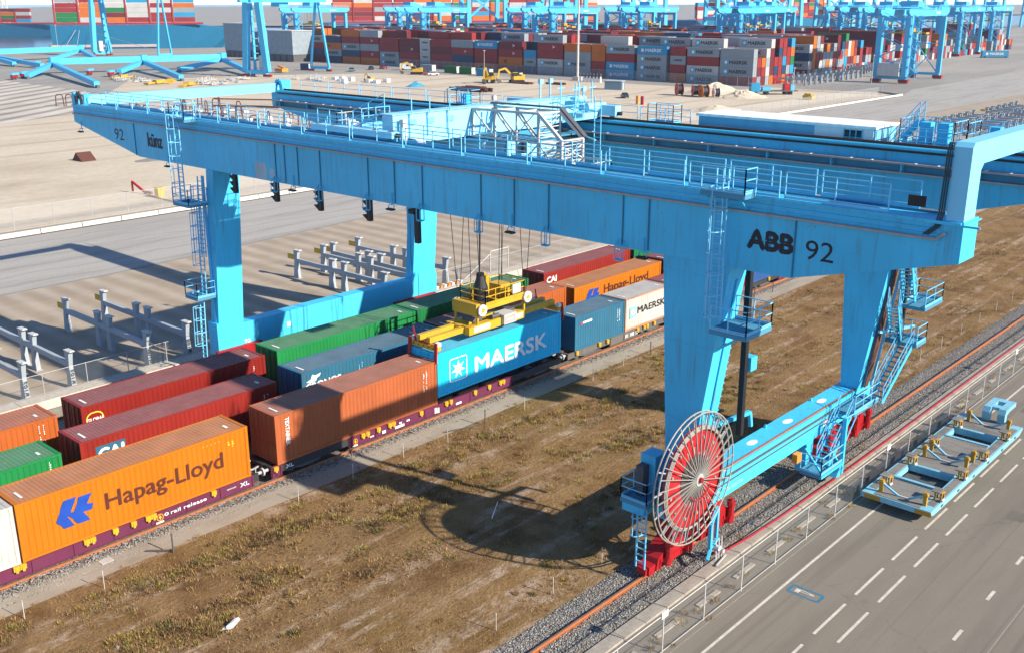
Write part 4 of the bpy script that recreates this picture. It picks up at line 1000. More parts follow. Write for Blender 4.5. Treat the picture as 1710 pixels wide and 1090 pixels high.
# ---- caged ladders on the far left leg
ladder((14.0, 15.9, 9.0), (14.0, 15.6, 14.5), (0, 1, 0), .5, .3, True, (-1, 0, 0), c0=.4)
platform(12.9, 14.3, 15.4, 17.3, 12.7, ('x0', 'y0', 'y1'))
ladder((13.6, 17.2, 12.8), (13.6, 17.2, 19.0), (0, 1, 0), .55, .3, True, (-1, 0, 0), c0=.3)
platform(13.5, 14.38, 16.0, 17.8, 18.2, ('x0', 'y1', 'y0'))
platform(12.9, 14.3, 15.4, 16.9, 6.3, ('x0', 'y0', 'y1'))
ladder((13.8, 15.95, 6.3), (13.9, 15.85, 12.6), (0, 1, 0), .5, .3, True, (-1, 0, 0), c0=2.2)
ladder((13.5, 16.2, .6), (13.7, 16.2, 6.3), (0, 1, 0), .5, .3, True, (-1, 0, 0), c0=2.2)
# ---- black signal lamps with three hoods under the near girder
def signal(y, z):
    mb = MB(); x = XN0+.45; mb.box(x-.12, x+.12, y-.15, y+.15, z-.62, z+.62); mb.bar((x, y, z+.62), (x, y, z+.95), .08)
    o = pc("signal_lamp", mb, BLACK)
    for k in range(3):
        m = MB(); zz = z+.40-k*.40; m.hexa([(x-.14, y+.155, zz-.13), (x+.14, y+.155, zz-.13), (x+.14, y+.17, zz-.13), (x-.14, y+.17, zz-.13)], [(x-.14, y+.155, zz+.14), (x+.14, y+.155, zz+.14), (x+.16, y+.50, zz+.10), (x-.16, y+.50, zz+.10)])
        pc("lamp_hood", m, BLACK, o)
for y in (12.7, 8.15, 3.75, -.75): signal(y, 14.25)
mb = MB(); mb.box(XN0+.45, XN0+.7, -4.75, -4.45, 12.9, 14.9); mb.box(XN0+.4, XN0+.75, -4.5, -4.05, 14.5, 14.75); pc("sensor_bar", mb, BLACK)
# ---- electrical house beyond the far girder
mb = MB(); mb.box(35.0, 37.9, -21.3, -9.6, 17.2, 18.62); eh = pc("electrical_house", mb, paint("pale house panel", (0.16, 0.46, 0.62), .5))
mb = MB(); mb.box(34.8, 38.1, -21.4, -9.5, 18.623, 18.78); pc("house_roof", mb, plain("bright white roof", (.82, .82, .8), .5), eh)
mb = MB(); mb.box(34.95, 34.997, -21.2, -17.6, 17.2, 18.6); pc("house_door_panel", mb, WHITE, eh)
for y in (-20.0,):
    mb = MB(); mb.box(34.92, 34.948, y-.55, y+.55, 17.7, 18.5); w_ = pc("window", mb, GLASS, eh)
    mb = MB()
    for a in (-.55, -.18, .18, .55): mb.box(34.90, 34.919, y+a-.03, y+a+.03, 17.66, 18.54)
    mb.box(34.9005, 34.9185, y-.58, y+.58, 18.07, 18.12); pc("window_bars", mb, BLUE, eh)["kind"] = "stuff"
mb = MB(); mb.box(34.3, 37.6, -31, -9.4, 17.05, 17.17); pc("house_floor", mb, GRATE)
platform(35.4, 37.4, -25.5, -22.5, 17.9, ('x0', 'y0', 'x1', 'y1'), h=1.4)
platform(35.4, 37.4, -29.5, -26.2, 17.9, ('x0', 'y0', 'x1', 'y1'), h=1.4)
stairs((36.6, -21.6, 17.2), (36.6, -23.2, 19.2), X, .8)
for y in (-23.6, -24.6, -27.3, -28.3):
    mb = MB(); mb.box(36.2, 36.8, y-.3, y+.3, 17.92, 19.1); pc("control_cabinet", mb)
platform(35.2, 36.2, 11.0, 13.6, 17.9, ('x0', 'x1', 'y0', 'y1'), h=1.2)
platform(35.2, 36.2, -7.5, -5.5, 17.9, ('x0', 'x1', 'y0', 'y1'), h=1.2)
mb = MB(); mb.box(35.3, 35.9, 11.6, 12.2, 17.9, 18.8); pc("control_cabinet", mb)
# ================================================================== TROLLEY
TR = thing("crane_trolley", "pale blue trolley with a white truss arm riding on the two girders of the crane", "crane trolley", (24.3, 0, 18.3))
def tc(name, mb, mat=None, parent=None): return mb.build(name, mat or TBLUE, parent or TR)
TBLUE = paint("trolley glare blue paint", (0.28, 0.62, 0.78), 0.42, .06, (0.2, .35, .42), .25)  # lightened blue, the blowout of direct sun is painted into it
FISH = [(16.0, 18.4), (16.0, 19.50), (32.6, 19.52), (32.6, 18.35), (29.8, 17.85), (18.8, 17.85)]
for y0, y1 in ((-1.7, -.8), (2.0, 2.8)):
    dz = 0 if y0 < 0 else -1.15
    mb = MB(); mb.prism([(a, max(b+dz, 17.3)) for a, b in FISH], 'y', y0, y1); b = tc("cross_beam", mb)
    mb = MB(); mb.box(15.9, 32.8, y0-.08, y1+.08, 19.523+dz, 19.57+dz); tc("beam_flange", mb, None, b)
    for x in (20.3, 24.4, 28.5):
        mb = MB(); mb.box(x-.02, x+.02, y0-.06, y0-.003, 17.95+dz*.4, 19.4+dz); tc("web_stiffener", mb, None, b)
for x in (XN0+.99, XF0+.36):
    ya, yb = (-2.6, 4.6) if x < 20 else (-4.6, 5.0)
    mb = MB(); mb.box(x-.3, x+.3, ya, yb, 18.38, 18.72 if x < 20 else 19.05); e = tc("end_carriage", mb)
    for y in (ya+.4, ya+1.7, yb-1.8, yb-.4):
        m = MB(); m.tube((x-.15, y, 18.52), (x+.15, y, 18.52), .25, 12); tc("wheel", m, DGREY, e)
    for y in (ya, yb):
        m = MB(); m.tube((x, y, 18.55), (x, y+(.3 if y > 0 else -.3), 18.55), .13, 8); tc("buffer", m, BLACK, e)
mb = MB(); mb.box(17.0, 31.6, -.795, 2.595, 18.0, 18.1); tc("deck_floor", mb, GRATE)
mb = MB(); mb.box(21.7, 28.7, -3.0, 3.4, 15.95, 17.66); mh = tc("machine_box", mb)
mb = MB(); mb.box(21.5, 28.9, -3.15, 3.5, 17.665, 17.73); tc("box_roof", mb, paint("roof blue", (0.05, .34, .55), .5), mh)
for x in (23.9, 26.3):
    mb = MB(); mb.box(x-.03, x+.03, -3.05, -3.003, 16.0, 17.62); tc("panel_joint", mb, None, mh)
mb = MB(); mb.bar((23.7, -3.06, 16.0), (23.95, -3.06, 17.6), .07); mb.bar((24.2, -3.06, 16.0), (23.95, -3.06, 17.6), .07); tc("panel_brace", mb, None, mh)["kind"] = "stuff"
mb = MB(); mb.tube((25.2, -3.3, 16.65), (25.2, -3.3, 17.35), .18, 8); tc("black_canister", mb, BLACK, mh)
mb = MB(); mb.box(28.9, 31.6, -2.6, 2.4, 17.2, 17.28); tc("service_floor", mb, GRATE)["kind"] = "stuff"
mb = MB(); mb.box(20.5, 27.5, -.6, 1.9, 18.11, 18.6); hh = tc("hoist_house", mb)
mb = MB(); mb.box(29.8, 31.7, -.4, 1.9, 18.11, 18.9); tc("drive_house", mb)
mb = MB(); mb.tube((31.9, -2.9, 18.9), (33.3, -3.3, 18.9), .30, 10); mb.tube((31.2, -2.3, 19.4), (32.4, -2.3, 19.4), .22, 10); mb.box(31.0, 32.6, -3.3, -2.0, 18.2, 18.6); tc("motor_group", mb)["kind"] = "stuff"
mb = MB()
for a in (22.9, 23.4): mb.bar((a, -1.78, 17.8), (a+.25, -1.78, 19.2), .08)
mb.bar((22.9, -1.78, 17.85), (24.0, -1.78, 18.9), .07); mb.bar((22.8, -1.76, 19.4), (23.9, -1.76, 19.4), .12); tc("beam_bracing", mb)["kind"] = "stuff"
for x, y, z in ((32.4, -2.2, 19.0), (28.6, 2.4, 18.4), (30.4, -1.0, 19.57), (29.4, -1.0, 19.57)):
    mb = MB(); mb.bar((x, y, z), (x, y, z+1.2), .08); mb.box(x-.12, x+.18, y-.1, y+.1, z+.9, z+1.2); tc("lamp_post", mb, OFFW if y > 2 else TBLUE)
# white truss arm with stairs
for x in (22.3, 24.2):
    mb = MB()
    def tb(a, b, w_=.09): mb.bar((x, a[0], a[1]), (x, b[0], b[1]), w_)
    T_ = [(-1.8, 19.45), (-3.6, 19.47), (-5.3, 19.48), (-7.0, 19.5)]; B_ = [(-1.8, 17.85), (-3.6, 17.85), (-5.3, 17.85), (-7.0, 17.85)]
    for a, b in zip(T_, T_[1:]): tb(a, b, .13)
    for a, b in zip(B_, B_[1:]): tb(a, b, .13)
    for a, b in zip(T_, B_): tb(a, b)
    for i in range(3): tb(T_[i], B_[i+1], .09)
    tb((-7.0, 19.5), (-8.7, 18.1), .18); tb((-8.7, 18.1), (-8.7, 15.9), .14); tb((-7.0, 17.85), (-8.7, 17.85)); tb((-7.0, 17.85), (-7.0, 15.9), .16); tb((-5.3, 17.85), (-5.3, 16.0)); tb((-5.3, 16.3), (-7.0, 17.8), .07); tb((-7.0, 16.0), (-8.7, 17.8), .08); tb((-7.0, 17.8), (-8.7, 16.0), .07)
    tc("truss_frame", mb, OFFW)
mb = MB()
for y, z in ((-1.8, 19.45), (-3.6, 19.47), (-5.3, 19.48), (-7.0, 19.5), (-8.7, 18.1), (-7.0, 17.85), (-5.3, 17.85), (-3.6, 17.85)): mb.bar((22.3, y, z), (24.2, y, z), .1)
mb.bar((22.3, -5.3, 19.45), (24.2, -7.0, 19.5), .06); mb.bar((24.2, -5.3, 19.45), (22.3, -7.0, 19.5), .06); mb.bar((22.3, -3.6, 17.85), (24.2, -5.3, 17.85), .06); tc("truss_brace", mb, OFFW)["kind"] = "stuff"
mb = MB(); mb.bar((24.3, -1.5, 19.66), (24.3, -7.0, 19.7), .34, .09); mb.bar((24.3, -7.0, 19.7), (24.3, -8.8, 18.2), .34, .09); tc("cable_chain", mb, DGREY)["kind"] = "stuff"
mb = MB(); mb.box(22.35, 24.15, -7.0, -1.9, 17.92, 17.97); tc("arm_floor", mb, GRATE)
for k in range(9):
    mb = MB(); mb.bar((22.4, -7.4, 16.1+k*.22), (24.0, -7.4, 16.1+k*.22), .25, .03); tc("stair_tread", mb, OFFW)
def trail(p, q, n, mat=OFFW): mb = rail_seg(p, q, n); tc("handrail", mb, mat)
trail((22.3, -8.8, 16.0), (22.3, -10.8, 16.0), 2); trail((24.2, -8.8, 16.0), (24.2, -10.8, 16.0), 2); trail((22.3, -10.8, 16.0), (24.2, -10.8, 16.0), 2)
mb = MB(); mb.box(22.2, 24.3, -10.9, -3.2, 15.88, 15.96); tc("service_floor", mb, OFFW)
trail((16.9, 3.5, 18.15), (16.9, 4.4, 18.15), 1); trail((16.9, 4.4, 18.15), (18.2, 4.4, 18.15), 2); trail((18.2, 3.5, 18.15), (18.2, 4.4, 18.15), 1, RAILB)
mb = MB(); mb.box(16.8, 18.2, 3.45, 4.4, 18.1, 18.14); tc("service_floor", mb)
mb = MB(); mb.box(17.2, 17.7, 3.6, 4.0, 18.15, 18.8); mb.tube((17.7, 3.9, 18.45), (18.1, 3.9, 18.45), .2, 10); tc("winch", mb, OFFW)["kind"] = "stuff"
trail((28.8, -3.4, 18.2), (31.0, -3.4, 18.2), 2, RAILB)
mb = MB(); mb.box(16.2, 17.5, -3.6, -2.2, 17.6, 17.68); tc("service_floor", mb, OFFW)
mb = MB(); mb.tube((16.4, -3.0, 18.0), (17.0, -3.0, 18.0), .3, 12); mb.box(16.3, 16.6, -2.2, -1.9, 17.7, 19.3); tc("cable_winch", mb, OFFW)["kind"] = "stuff"
def tladder(x, y, z0, z1):
    mb = MB()
    for s in (-.25, .25): mb.bar((x, y+s, z0), (x, y+s, z1), .05)
    for i in range(int((z1-z0)/.32)): mb.bar((x, y-.25, z0+.2+i*.32), (x, y+.25, z0+.2+i*.32), .035)
    tc("ladder", mb, RAILB)
tladder(29.6, -5.6, 15.6, 19.9)
mb = MB(); mb.bar((29.7, -5.4, 19.0), (31.0, -2.2, 19.0), .08); mb.bar((29.7, -5.4, 17.2), (31.0, -2.2, 17.4), .08); tc("guard_bar", mb, RAILB)["kind"] = "stuff"
mb = MB()
for k_ in range(12):
    z = 16.1+k_*.29; mb.bar((22.3, -7.05, z), (24.2, -7.05, z), .05); mb.bar((22.3, -8.65, z*.6+6.4), (24.2, -8.65, z*.6+6.4), .045)
for z in (16.2, 17.0):
    mb.bar((22.3, -7.0, z), (22.3, -8.7, z+.8), .06); mb.bar((24.2, -8.7, z), (24.2, -7.0, z+.8), .06); mb.bar((22.3, -8.7, z), (24.2, -8.7, z+.8), .06); mb.bar((24.2, -8.7, z), (22.3, -8.7, z+.8), .06)
for y in (-3.6, -5.3): mb.bar((24.2, y, 17.9), (24.2, y-1.6, 19.4), .05); mb.bar((24.2, y-1.6, 17.9), (24.2, y, 19.4), .05)
tc("stair_tower_bars", mb, OFFW)["kind"] = "stuff"
for x in (17.2, 18.6, 20.2):
    mb = MB(); mb.bar((x, -1.78, 18.2), (x, -1.78, 19.5), .05); mb.bar((x, -1.95, 19.5), (x, -1.95, 20.4), .05); mb.box(x-.02, x+.5, -1.79, -1.72, 18.9, 19.2); tc("beam_fitting", mb, RAILB)["kind"] = "stuff"
for p_, q_ in (((16.2, -.8, 19.58), (16.2, 2.0, 18.5)), ((16.1, 2.9, 18.45), (16.1, 5.2, 18.45)), ((17.6, 2.9, 18.45), (19.8, 2.9, 18.45))): trail(p_, q_, 2, RAILB)
for x, y in ((30.4, -1.9), (31.4, -2.6), (32.3, -3.0), (30.2, -3.3)):
    mb = MB(); mb.bar((x, y, 18.2), (x, y, 20.6), .06); mb.bar((x-.4, y, 20.2), (x+.4, y, 20.2), .05); mb.bar((x, y, 19.4), (31.2, -2.4, 19.4), .05); tc("aerial_frame", mb, RAILB)["kind"] = "stuff"
# ropes down to the spreader
for x, y, a, b in ((23.5, -1.15, -.9, -.2), (23.5, -1.0, .5, .4), (27.85, -1.15, .8, -.2), (27.85, -1.0, -.5, .4), (23.7, 1.15, -.9, .2), (23.7, 1.0, .6, -.3), (27.85, 1.15, .9, .2), (27.85, 1.0, -.5, -.3), (24.9, 1.1, -.2, .2), (25.2, -1.1, .2, -.1)):
    mb = MB(); mb.tube((x, y, 6.6), (x+a, y+b, 17.9), .022, 4); tc("hoist_rope", mb, BLACK)
mb = MB(); mb.tube((24.6, 0, 8.5), (25.0, .2, 17.9), .04, 5); tc("power_cable", mb, BLACK)
# ================================================================== SPREADER
SP_ = thing("container_spreader", "yellow telescopic spreader with white rope wheels and black cable basket gripping the sky blue container", "spreader", (25.5, 0, 4.53))
def sc(name, mb, mat=None, parent=None): return mb.build(name, mat or YELP, parent or SP_)
mb = MB(); mb.box(22.45, 27.8, -1.08, -.62, 4.98, 5.52); mb.box(22.45, 27.8, .62, 1.08, 4.98, 5.52)
for x in (22.45, 24.6, 27.4): mb.box(x, x+.38, -.615, .615, 5.0, 5.48)
mf = sc("main_frame", mb)
for y in (-.45, .45):
    mb = MB(); mb.box(19.4, 22.6, y-.16, y+.16, 5.12, 5.48); sc("telescopic_beam", mb)
    mb = MB(); mb.box(27.6, 31.6, y-.16, y+.16, 5.0, 5.36); sc("telescopic_beam", mb)
for x, s in ((19.42, -1), (31.6, 1)):
    mb = MB(); mb.box(x-.02, x+.36, -1.2, 1.2, 4.70, 5.0) if s < 0 else mb.box(x-.36, x+.02, -1.2, 1.2, 4.70, 5.0); e = sc("end_beam", mb)
    xx = x+.17*(-s)
    for y in (-1.12, 1.12):
        m = MB(); m.box(xx-.16, xx+.16, y-.14, y+.14, 5.0, 5.24); sc("twist_lock_box", m, WHITE, e)
        m = MB(); m.bar((x+s*.06, y*1.07, 5.25), (x+s*.16, y*1.10, 4.0), .22, .10, up=X); sc("guide_flipper", m, REDP, e)
    m = MB(); m.box(xx-.1, xx+.1, -.5, .5, 5.0, 5.12); sc("red_cover", m, REDP, e)
    m = MB(); m.bar((xx, .9, 5.0), (xx-.1, 1.0, 5.9), .2, .08); sc("guide_flipper", m, REDP, e)
    for y in (-.9, -.45, 0, .45, .9):
        m = MB(); m.box(x-.024 if s < 0 else x+.021, x-.021 if s < 0 else x+.024, y-.05, y+.05, 4.8, 4.9); sc("bolt_plate", m, BLACK, e)
for x0, x1 in ((22.9, 24.4), (26.9, 27.6)):
    mb = MB(); mb.box(x0, x1, -1.095, -1.083, 5.1, 5.42); sc("white_plate", mb, T_WHITE, mf)
mb = MB(); mb.box(25.5, 26.7, -1.35, -.3, 5.06, 5.72); cbx = sc("control_box", mb, OFFW)
mb = MB(); mb.box(25.6, 26.6, -1.36, -1.352, 5.12, 5.62); sc("box_label", mb, paint("pale pink label", (.62, .36, .33), .6), cbx)
for xa in (25.8, 26.15): 
    mb = MB(); mb.box(xa, xa+.25, -1.366, -1.361, 5.32, 5.42); sc("label_mark", mb, T_WHITE, cbx)
mb = MB(); mb.tube((24.7, -.9, 5.7), (25.4, -.9, 5.7), .16, 8); mb.tube((25.0, .2, 5.7), (25.7, .2, 5.7), .2, 8); mb.box(23.4, 24.3, -.5, .5, 5.52, 5.8); mb.box(26.7, 27.3, -.6, .6, 5.52, 5.75); sc("hydraulics", mb, DGREY, mf)["kind"] = "stuff"
# head block
mb = MB()
for y in (-1.05, 1.05): mb.box(23.5, 27.8, y-.12, y+.12, 6.38, 6.68)
for x in (23.5, 25.5, 27.5): mb.box(x, x+.3, -.925, .925, 6.42, 6.66)
mb.box(23.1, 23.5, -1.1, 1.1, 6.1, 6.9); hb = sc("head_block", mb)
mb = MB(); mb.box(23.9, 27.7, -.92, .92, 6.34, 6.40); sc("head_floor", mb, GRATE if False else DGREY, hb)
for (x, y) in ((23.47, -1.3), (27.89, -1.3), (23.66, 1.25), (24.5, .0), (27.7, 1.25)):
    mb = MB(); mb.tube((x, y-.06, 6.5), (x, y+.06, 6.5), .38, 20); w_ = sc("rope_wheel", mb, WHITE, hb)
    m = MB(); m.tube((x, y-.09, 6.5), (x, y-.065, 6.5), .16, 10); sc("wheel_hub", m, YELP, hb)
for x in (23.3, 27.85):
    for y in (-1.0, 1.0):
        m = MB(); m.bar((x, y, 5.5), (x, y, 6.4), .12); sc("hanger", m, YELP, hb)
for a, b in (((23.9, -1.15, 6.68), (27.7, -1.15, 6.68)), ((23.9, 1.15, 6.68), (27.7, 1.15, 6.68)), ((23.9, -1.15, 6.68), (23.9, 1.15, 6.68)), ((27.7, -1.15, 6.68), (27.7, 1.15, 6.68))):
    m = rail_seg(a, b, 4 if abs(a[0]-b[0]) > 1 else 2, 1.0, .03); sc("handrail", m, YELP, hb)
mb = MB(); mb.tube((24.65, 0, 6.6), (24.65, 0, 7.6), .58, 14, .50); mb.tube((24.65, 0, 7.6), (24.65, 0, 8.35), .50, 14, .24); mb.tube((24.65, 0, 8.35), (24.65, 0, 8.55), .24, 14, .27); sc("cable_basket", mb, BLACK)
mb = MB(); mb.box(26.4, 27.3, -.2, .9, 6.5, 7.4); mb.box(25.6, 25.9, .4, .9, 6.5, 8.1); mb.bar((25.2, .8, 6.6), (25.2, .8, 8.2), .14); mb.bar((25.2, .8, 8.2), (25.9, .8, 8.2), .14); sc("head_machinery", mb, YELP, hb)["kind"] = "stuff"
mb = MB(); mb.box(26.5, 27.3, -1.2, -1.16, 6.95, 7.6); sc("notice_plate", mb, OFFW, hb)
# ================================================================== NEAR PROPS
ORD = ["first", "second", "third", "fourth", "fifth", "sixth", "seventh", "eighth", "ninth", "tenth", "eleventh", "twelfth", "thirteenth", "fourteenth", "fifteenth", "sixteenth", "seventeenth", "eighteenth", "nineteenth", "twentieth", "twenty-first", "twenty-second"]
# ---- trailer on the road
TL = thing("container_trailer", "empty flat sky blue container trailer with yellow guide posts parked on the grey road", "trailer", (34.6, -27.7, 0))
TLUP = 0.26
def lc(name, mb, mat=None, parent=None): return mb.build(name, mat or TRB, parent or TL)
TRB = paint("trailer blue paint", (0.20, 0.46, 0.57), .5, .12, (.2, .26, .28), .7, .3)
DECK = ground_mat("worn deck plate", [(0.3, (0.13, 0.125, 0.115)), (0.6, (0.23, 0.215, 0.195)), (0.75, (0.165, 0.15, 0.14))], 1.4, (8, .2), .2, .01, (1, .4, 1)).m
YB = paint("trailer yellow paint", (0.42, 0.23, 0.025), .5, .12, (.2, .12, .04), .4)
for ya, yb in ((-29.58, -28.98), (-26.52, -25.92)):
    mb = MB(); mb.prism([(27.25, .30), (27.6, .14), (41.4, .14), (41.95, .38), (41.95, .50), (27.25, .50)], 'y', ya, yb); b = lc("side_beam", mb)
    mb = MB(); mb.box(27.9, 41.3, ya+.10, yb-.10, .503, .515); lc("deck_strip", mb, DECK, b)
    y = ya-.02 if ya < -27 else yb+.02
    for i in range(6):
        mb = MB(); x = 28.6+i*2.35; mb.box(x, x+.25, y-.018, y+.018, .26, .36); lc("tie_ring", mb, DGREY, b)
for x0_, x1_ in ((27.3, 29.75), (32.25, 37.5), (39.3, 41.9)):
    mb = MB(); mb.box(x0_, x1_, -28.978, -26.522, .40, .506); lc("deck_plate", mb, DECK)
for x in (30.05, 32.2, 37.6, 39.25):
    mb = MB(); mb.box(x-.11, x+.11, -28.978, -26.522, .16, .56); lc("cross_member", mb)
for x in (31.2, 38.4):
    mb = MB(); mb.bar((x-.9, -26.6, .2), (x-.9, -28.9, .2), .12); lc("cross_member", mb)
mb = MB(); mb.box(27.18, 27.247, -29.58, -25.92, .20, .50); eb = lc("end_bumper", mb)
for y in (-26.5, -29.2):
    mb = MB(); mb.box(27.15, 27.178, y-.42, y+.42, .22, .46); lc("warning_panel", mb, YB, eb)
def guide(x, y, s, sx):
    mb = MB(); mb.box(x-.09, x+.09, y-.09, y+.09, .50, 1.22); mb.box(x-.13, x+.13, y-.13, y+.13, 1.02, 1.16); g = lc("guide_post", mb, YB)
    mb = MB(); mb.bar((x, y-s*.1, 1.0), (x+sx*.1, y-s*.9, .52), .1); lc("guide_brace", mb, TRB, g)
for x, sx in ((27.75, 1), (33.7, 1), (34.75, -1), (40.8, -1)):
    guide(x, -26.72, 1, sx); guide(x, -29.05, -1, sx)
    mb = MB(); mb.bar((x+sx*.1, -27.6, .53), (x+sx*.1, -28.2, .53), .09); lc("guide_sill", mb, OFFW)
for x in (28.9, 32.3, 35.6, 39.35):
    for y in (-26.55, -29.32):
        mb = MB()
        for a in (-.2, .2): mb.bar((x+a, y+.12, .5), (x+a, y+.12, .95), .08); mb.bar((x+a, y-.18, .5), (x+a, y-.18, .95), .08)
        mb.bar((x-.24, y-.18, .95), (x+.24, y-.18, .95), .09); mb.bar((x+.2, y-.2, .95), (x+.2, y+.2, .95), .09)
        br = lc("lock_bracket", mb, YB)
        mb = MB(); mb.box(x-.36, x+.26, y-.16, y+.30, .998, 1.05); lc("bracket_cap", mb, DECK, br)
        mb = MB(); mb.tube((x-.35, y-.28, .62), (x-.05, y-.28, .62), .07, 7); lc("lock_cylinder", mb, OFFW, br)
mb = MB()
for y in (-27.45, -28.35): mb.prism([(41.6, .40), (41.95, .40), (42.0, 1.0), (42.5, 1.12), (43.6, 1.12), (43.6, 1.4), (41.75, 1.4), (41.55, 1.1)], 'y', y-.22, y+.22)
mb.box(43.1, 43.62, -28.128, -27.672, 1.13, 1.395); mb.box(41.9, 42.4, -28.128, -27.672, 1.2, 1.395); lc("gooseneck", mb)
for x in (28.6, 33.4, 35.2, 40.6):
    for y in (-26.3, -29.2):
        mb = MB(); mb.tube((x, y-.15, -.06), (x, y+.15, -.06), .198, 12); lc("wheel", mb, BLACK)
for x0_, x1_ in ((30.16, 32.09), (37.71, 39.14)):
    mb = MB(); mb.box(x0_, x1_, -28.97, -26.53, .02, .05); lc("well_shade", mb, DGREY)  # dark sheet added in place of the shaded ground below each well
TL.location = (34.6-.50, -27.7-.16, TLUP)
# ---- chain link fence along the road
WIRE = NT("chain link wire"); WIRE.b.inputs["Base Color"].default_value = (.4, .4, .39, 1)
tr_ = WIRE.n("BsdfTransparent"); mx = WIRE.n("MixShader"); mx.inputs[0].default_value = 0.07
WIRE.l(tr_.outputs[0], mx.inputs[1]); WIRE.l(WIRE.b.outputs[0], mx.inputs[2]); WIRE.l(mx.outputs[0], WIRE.t.nodes["Material Output"].inputs[0])
WIRE2 = WIRE.m.copy(); WIRE2.name = "dense chain link wire"
for n_ in WIRE2.node_tree.nodes:
    if n_.type == 'MIX_SHADER': n_.inputs[0].default_value = 0.22
def fence(name, label, pts_fn, n, h, r=.03, mats=None, wire=WIRE.m, bottom=True, loc=None):
    t = thing(name, label, "fence", loc or pts_fn(n//2)); mt = mats or GREY
    pm = MB().tube((0, 0, 0), (0, 0, h), r, 6).mesh("post", mt)
    for i in range(n):
        a = Vector(pts_fn(i)); inst("post", pm, t, a-t.location)
        if i < n-1:
            b = Vector(pts_fn(i+1)); mb = MB(); mb.tube(a+Z*(h-.03), b+Z*(h-.03), r*.7, 5)
            if bottom: mb.tube(a+Z*.08, b+Z*.08, r*.5, 4)
            o = mb.build("fence_rail", mt, t); o["kind"] = "stuff"
            mb = MB(); mb.add([a+Z*.06, b+Z*.06, b+Z*(h-.05), a+Z*(h-.05)], [(0, 1, 2, 3)]); mb.build("mesh_panel", wire, t)
    return t
FG = plain("pale galvanised post", (0.5, 0.48, 0.44), .5)
fence("chain_link_fence", "low chain link fence with thin pale posts along the grey road", lambda i: (-13.6+3.16*i, -25.72, 0), 46, 1.85, .032, FG)
for i, where in ((7, "at the bottom of the photo"), (14, "beside the blue trailer"), (21, "far up the road")):
    x = -13.6+3.16*i; mb = MB(); mb.box(x-.22, x+.22, -25.79, -25.765, 1.72, 2.02); s = mb.build("fence_sign", T_WHITE)
    tag(s, "small blank white plate on the road fence "+where, "sign")
mb = MB(); pts = [(16.4, -23.25, .35), (17.0, -23.4, .16), (19, -23.62, .155), (22, -23.75, .15), (28, -23.84, .15), (37, -23.86, .15), (55, -23.80, .15), (90, -23.84, .15)]
mb.path(pts, .055, 6); tag(mb.build("red_cable", REDP), "long red cable laid along the concrete kerb from the reel", "cable")
ek = MB().box(-.85, .85, -.12, .12, 0, .06).mesh("edging_slab", KERBM)
for i in range(36): inst("edging_slab", ek, kr, (-12+i*3.16-20, -24.95+23.75+RND.uniform(-.05, .05), 0), rz=RND.uniform(-.02, .02))
mb = MB(); mb.box(-2, 130, -24.62, -24.55, 0.002, 0.02); mb.build("joint_strip", plain("dark joint", (.11, .10, .085), .9), kr)
mb = MB(); mb.box(2, 130, -22.75, -22.6, .06, .115); tag(mb.build("dark_strip", plain("dark strip grey", (.06, .055, .05), .9)), kind='structure')  # thin dark strip running along the crane rail
mb = MB(); mb.box(8.6, 9.3, -23.05, -22.8, .09, .12); tag(mb.build("drain_cover", DGREY), "small dark drain cover in the ballast beside the crane rail", "drain cover")
# ---- marker posts
def marker(name, x, y, h, mat, label, group, r=.02, lean=0):
    mb = MB(); mb.tube((0, 0, -.05), (lean, 0, h), r, 6); mb.tube((lean, 0, h), (lean, 0, h+.04), r*1.3, 6); me_ = mb.mesh(name, mat)
    o = bpy.data.objects.new(name, me_); COL.objects.link(o); o.location = (x, y, .1); tag(o, label, "marker post", group)
wp = [(-8.03, -3.93), (-4.55, -4.23), (6.62, -3.72), (10.3, -3.79), (14.11, -3.76), (17.36, -4.15), (24.36, -4.18), (31.59, -4.21), (35.77, -3.8)]
wd_ = ["in the lower left corner of the photo", "near the small pale slab", "in front of the gap between the first two wagons", "at the upper edge of the crane leg's shadow", "just right of the crane leg's shadow", "below the sky blue container", "at the right end of the sky blue container", "in front of the short dusty blue container", "next to the big blue leg"]
for (x, y), d in zip(wp, wd_): marker("marker_post", x, y, .88, FG, "thin white marker post "+d, "white marker posts along the gravel path")
dp = [(-.76, -3.67, "below the bright orange container"), (20.82, -3.98, "below the lifted sky blue container"), (39.11, -3.88, "left of the big blue leg"), (61, -2.24, "under the crane's right arm, right one"), (58.13, -1.96, "under the crane's right arm, left one")]
for x, y, d in dp: marker("wooden_stake", x, y, 1.0, DGREY, "dark wooden stake on the gravel path "+d, "dark stakes along the gravel path", .04)
for x, d in ((4.98, "leftmost of the three by the crane rail"), (8.74, "middle of the three by the crane rail"), (12.34, "nearest the reel of the three by the crane rail")): marker("marker_post", x, -19.7, .85, FG, "thin white marker post, "+d, "white marker posts beside the crane rail")
for i in range(9): marker("marker_post", 43+i*4.2, -19.6, .85, FG, "thin white marker post, %s beyond the stairs of the second right leg" % ORD[i], "far marker posts beside the crane rail")
mb = MB(); mb.hexa([(12.0, -12.85, .1), (12.25, -12.65, .1), (12.22, -12.62, .1), (11.97, -12.82, .1)], [(12.42, -12.9, 1.0), (12.46, -12.86, 1.0), (12.44, -12.85, 1.0), (12.40, -12.89, 1.0)])
tag(mb.build("plastic_scrap", WHITE), "pointed white scrap of plastic standing in the dark shadow on the field", "litter")
r = random.Random(3); mb = MB(); vs = []
n = 9
for j in range(4):
    for i in range(n):
        t = 2*math.pi*i/n; q = (1.0, .8, .45, .1)[j]; vs.append((-2.42+q*.42*math.cos(t)*(1+r.uniform(-.5, .4))+j*.12, -11.1+q*.15*math.sin(t)*(1+r.uniform(-.3, .3)), .1+(0, .15, .22, .26)[j]+r.uniform(0, .07)))
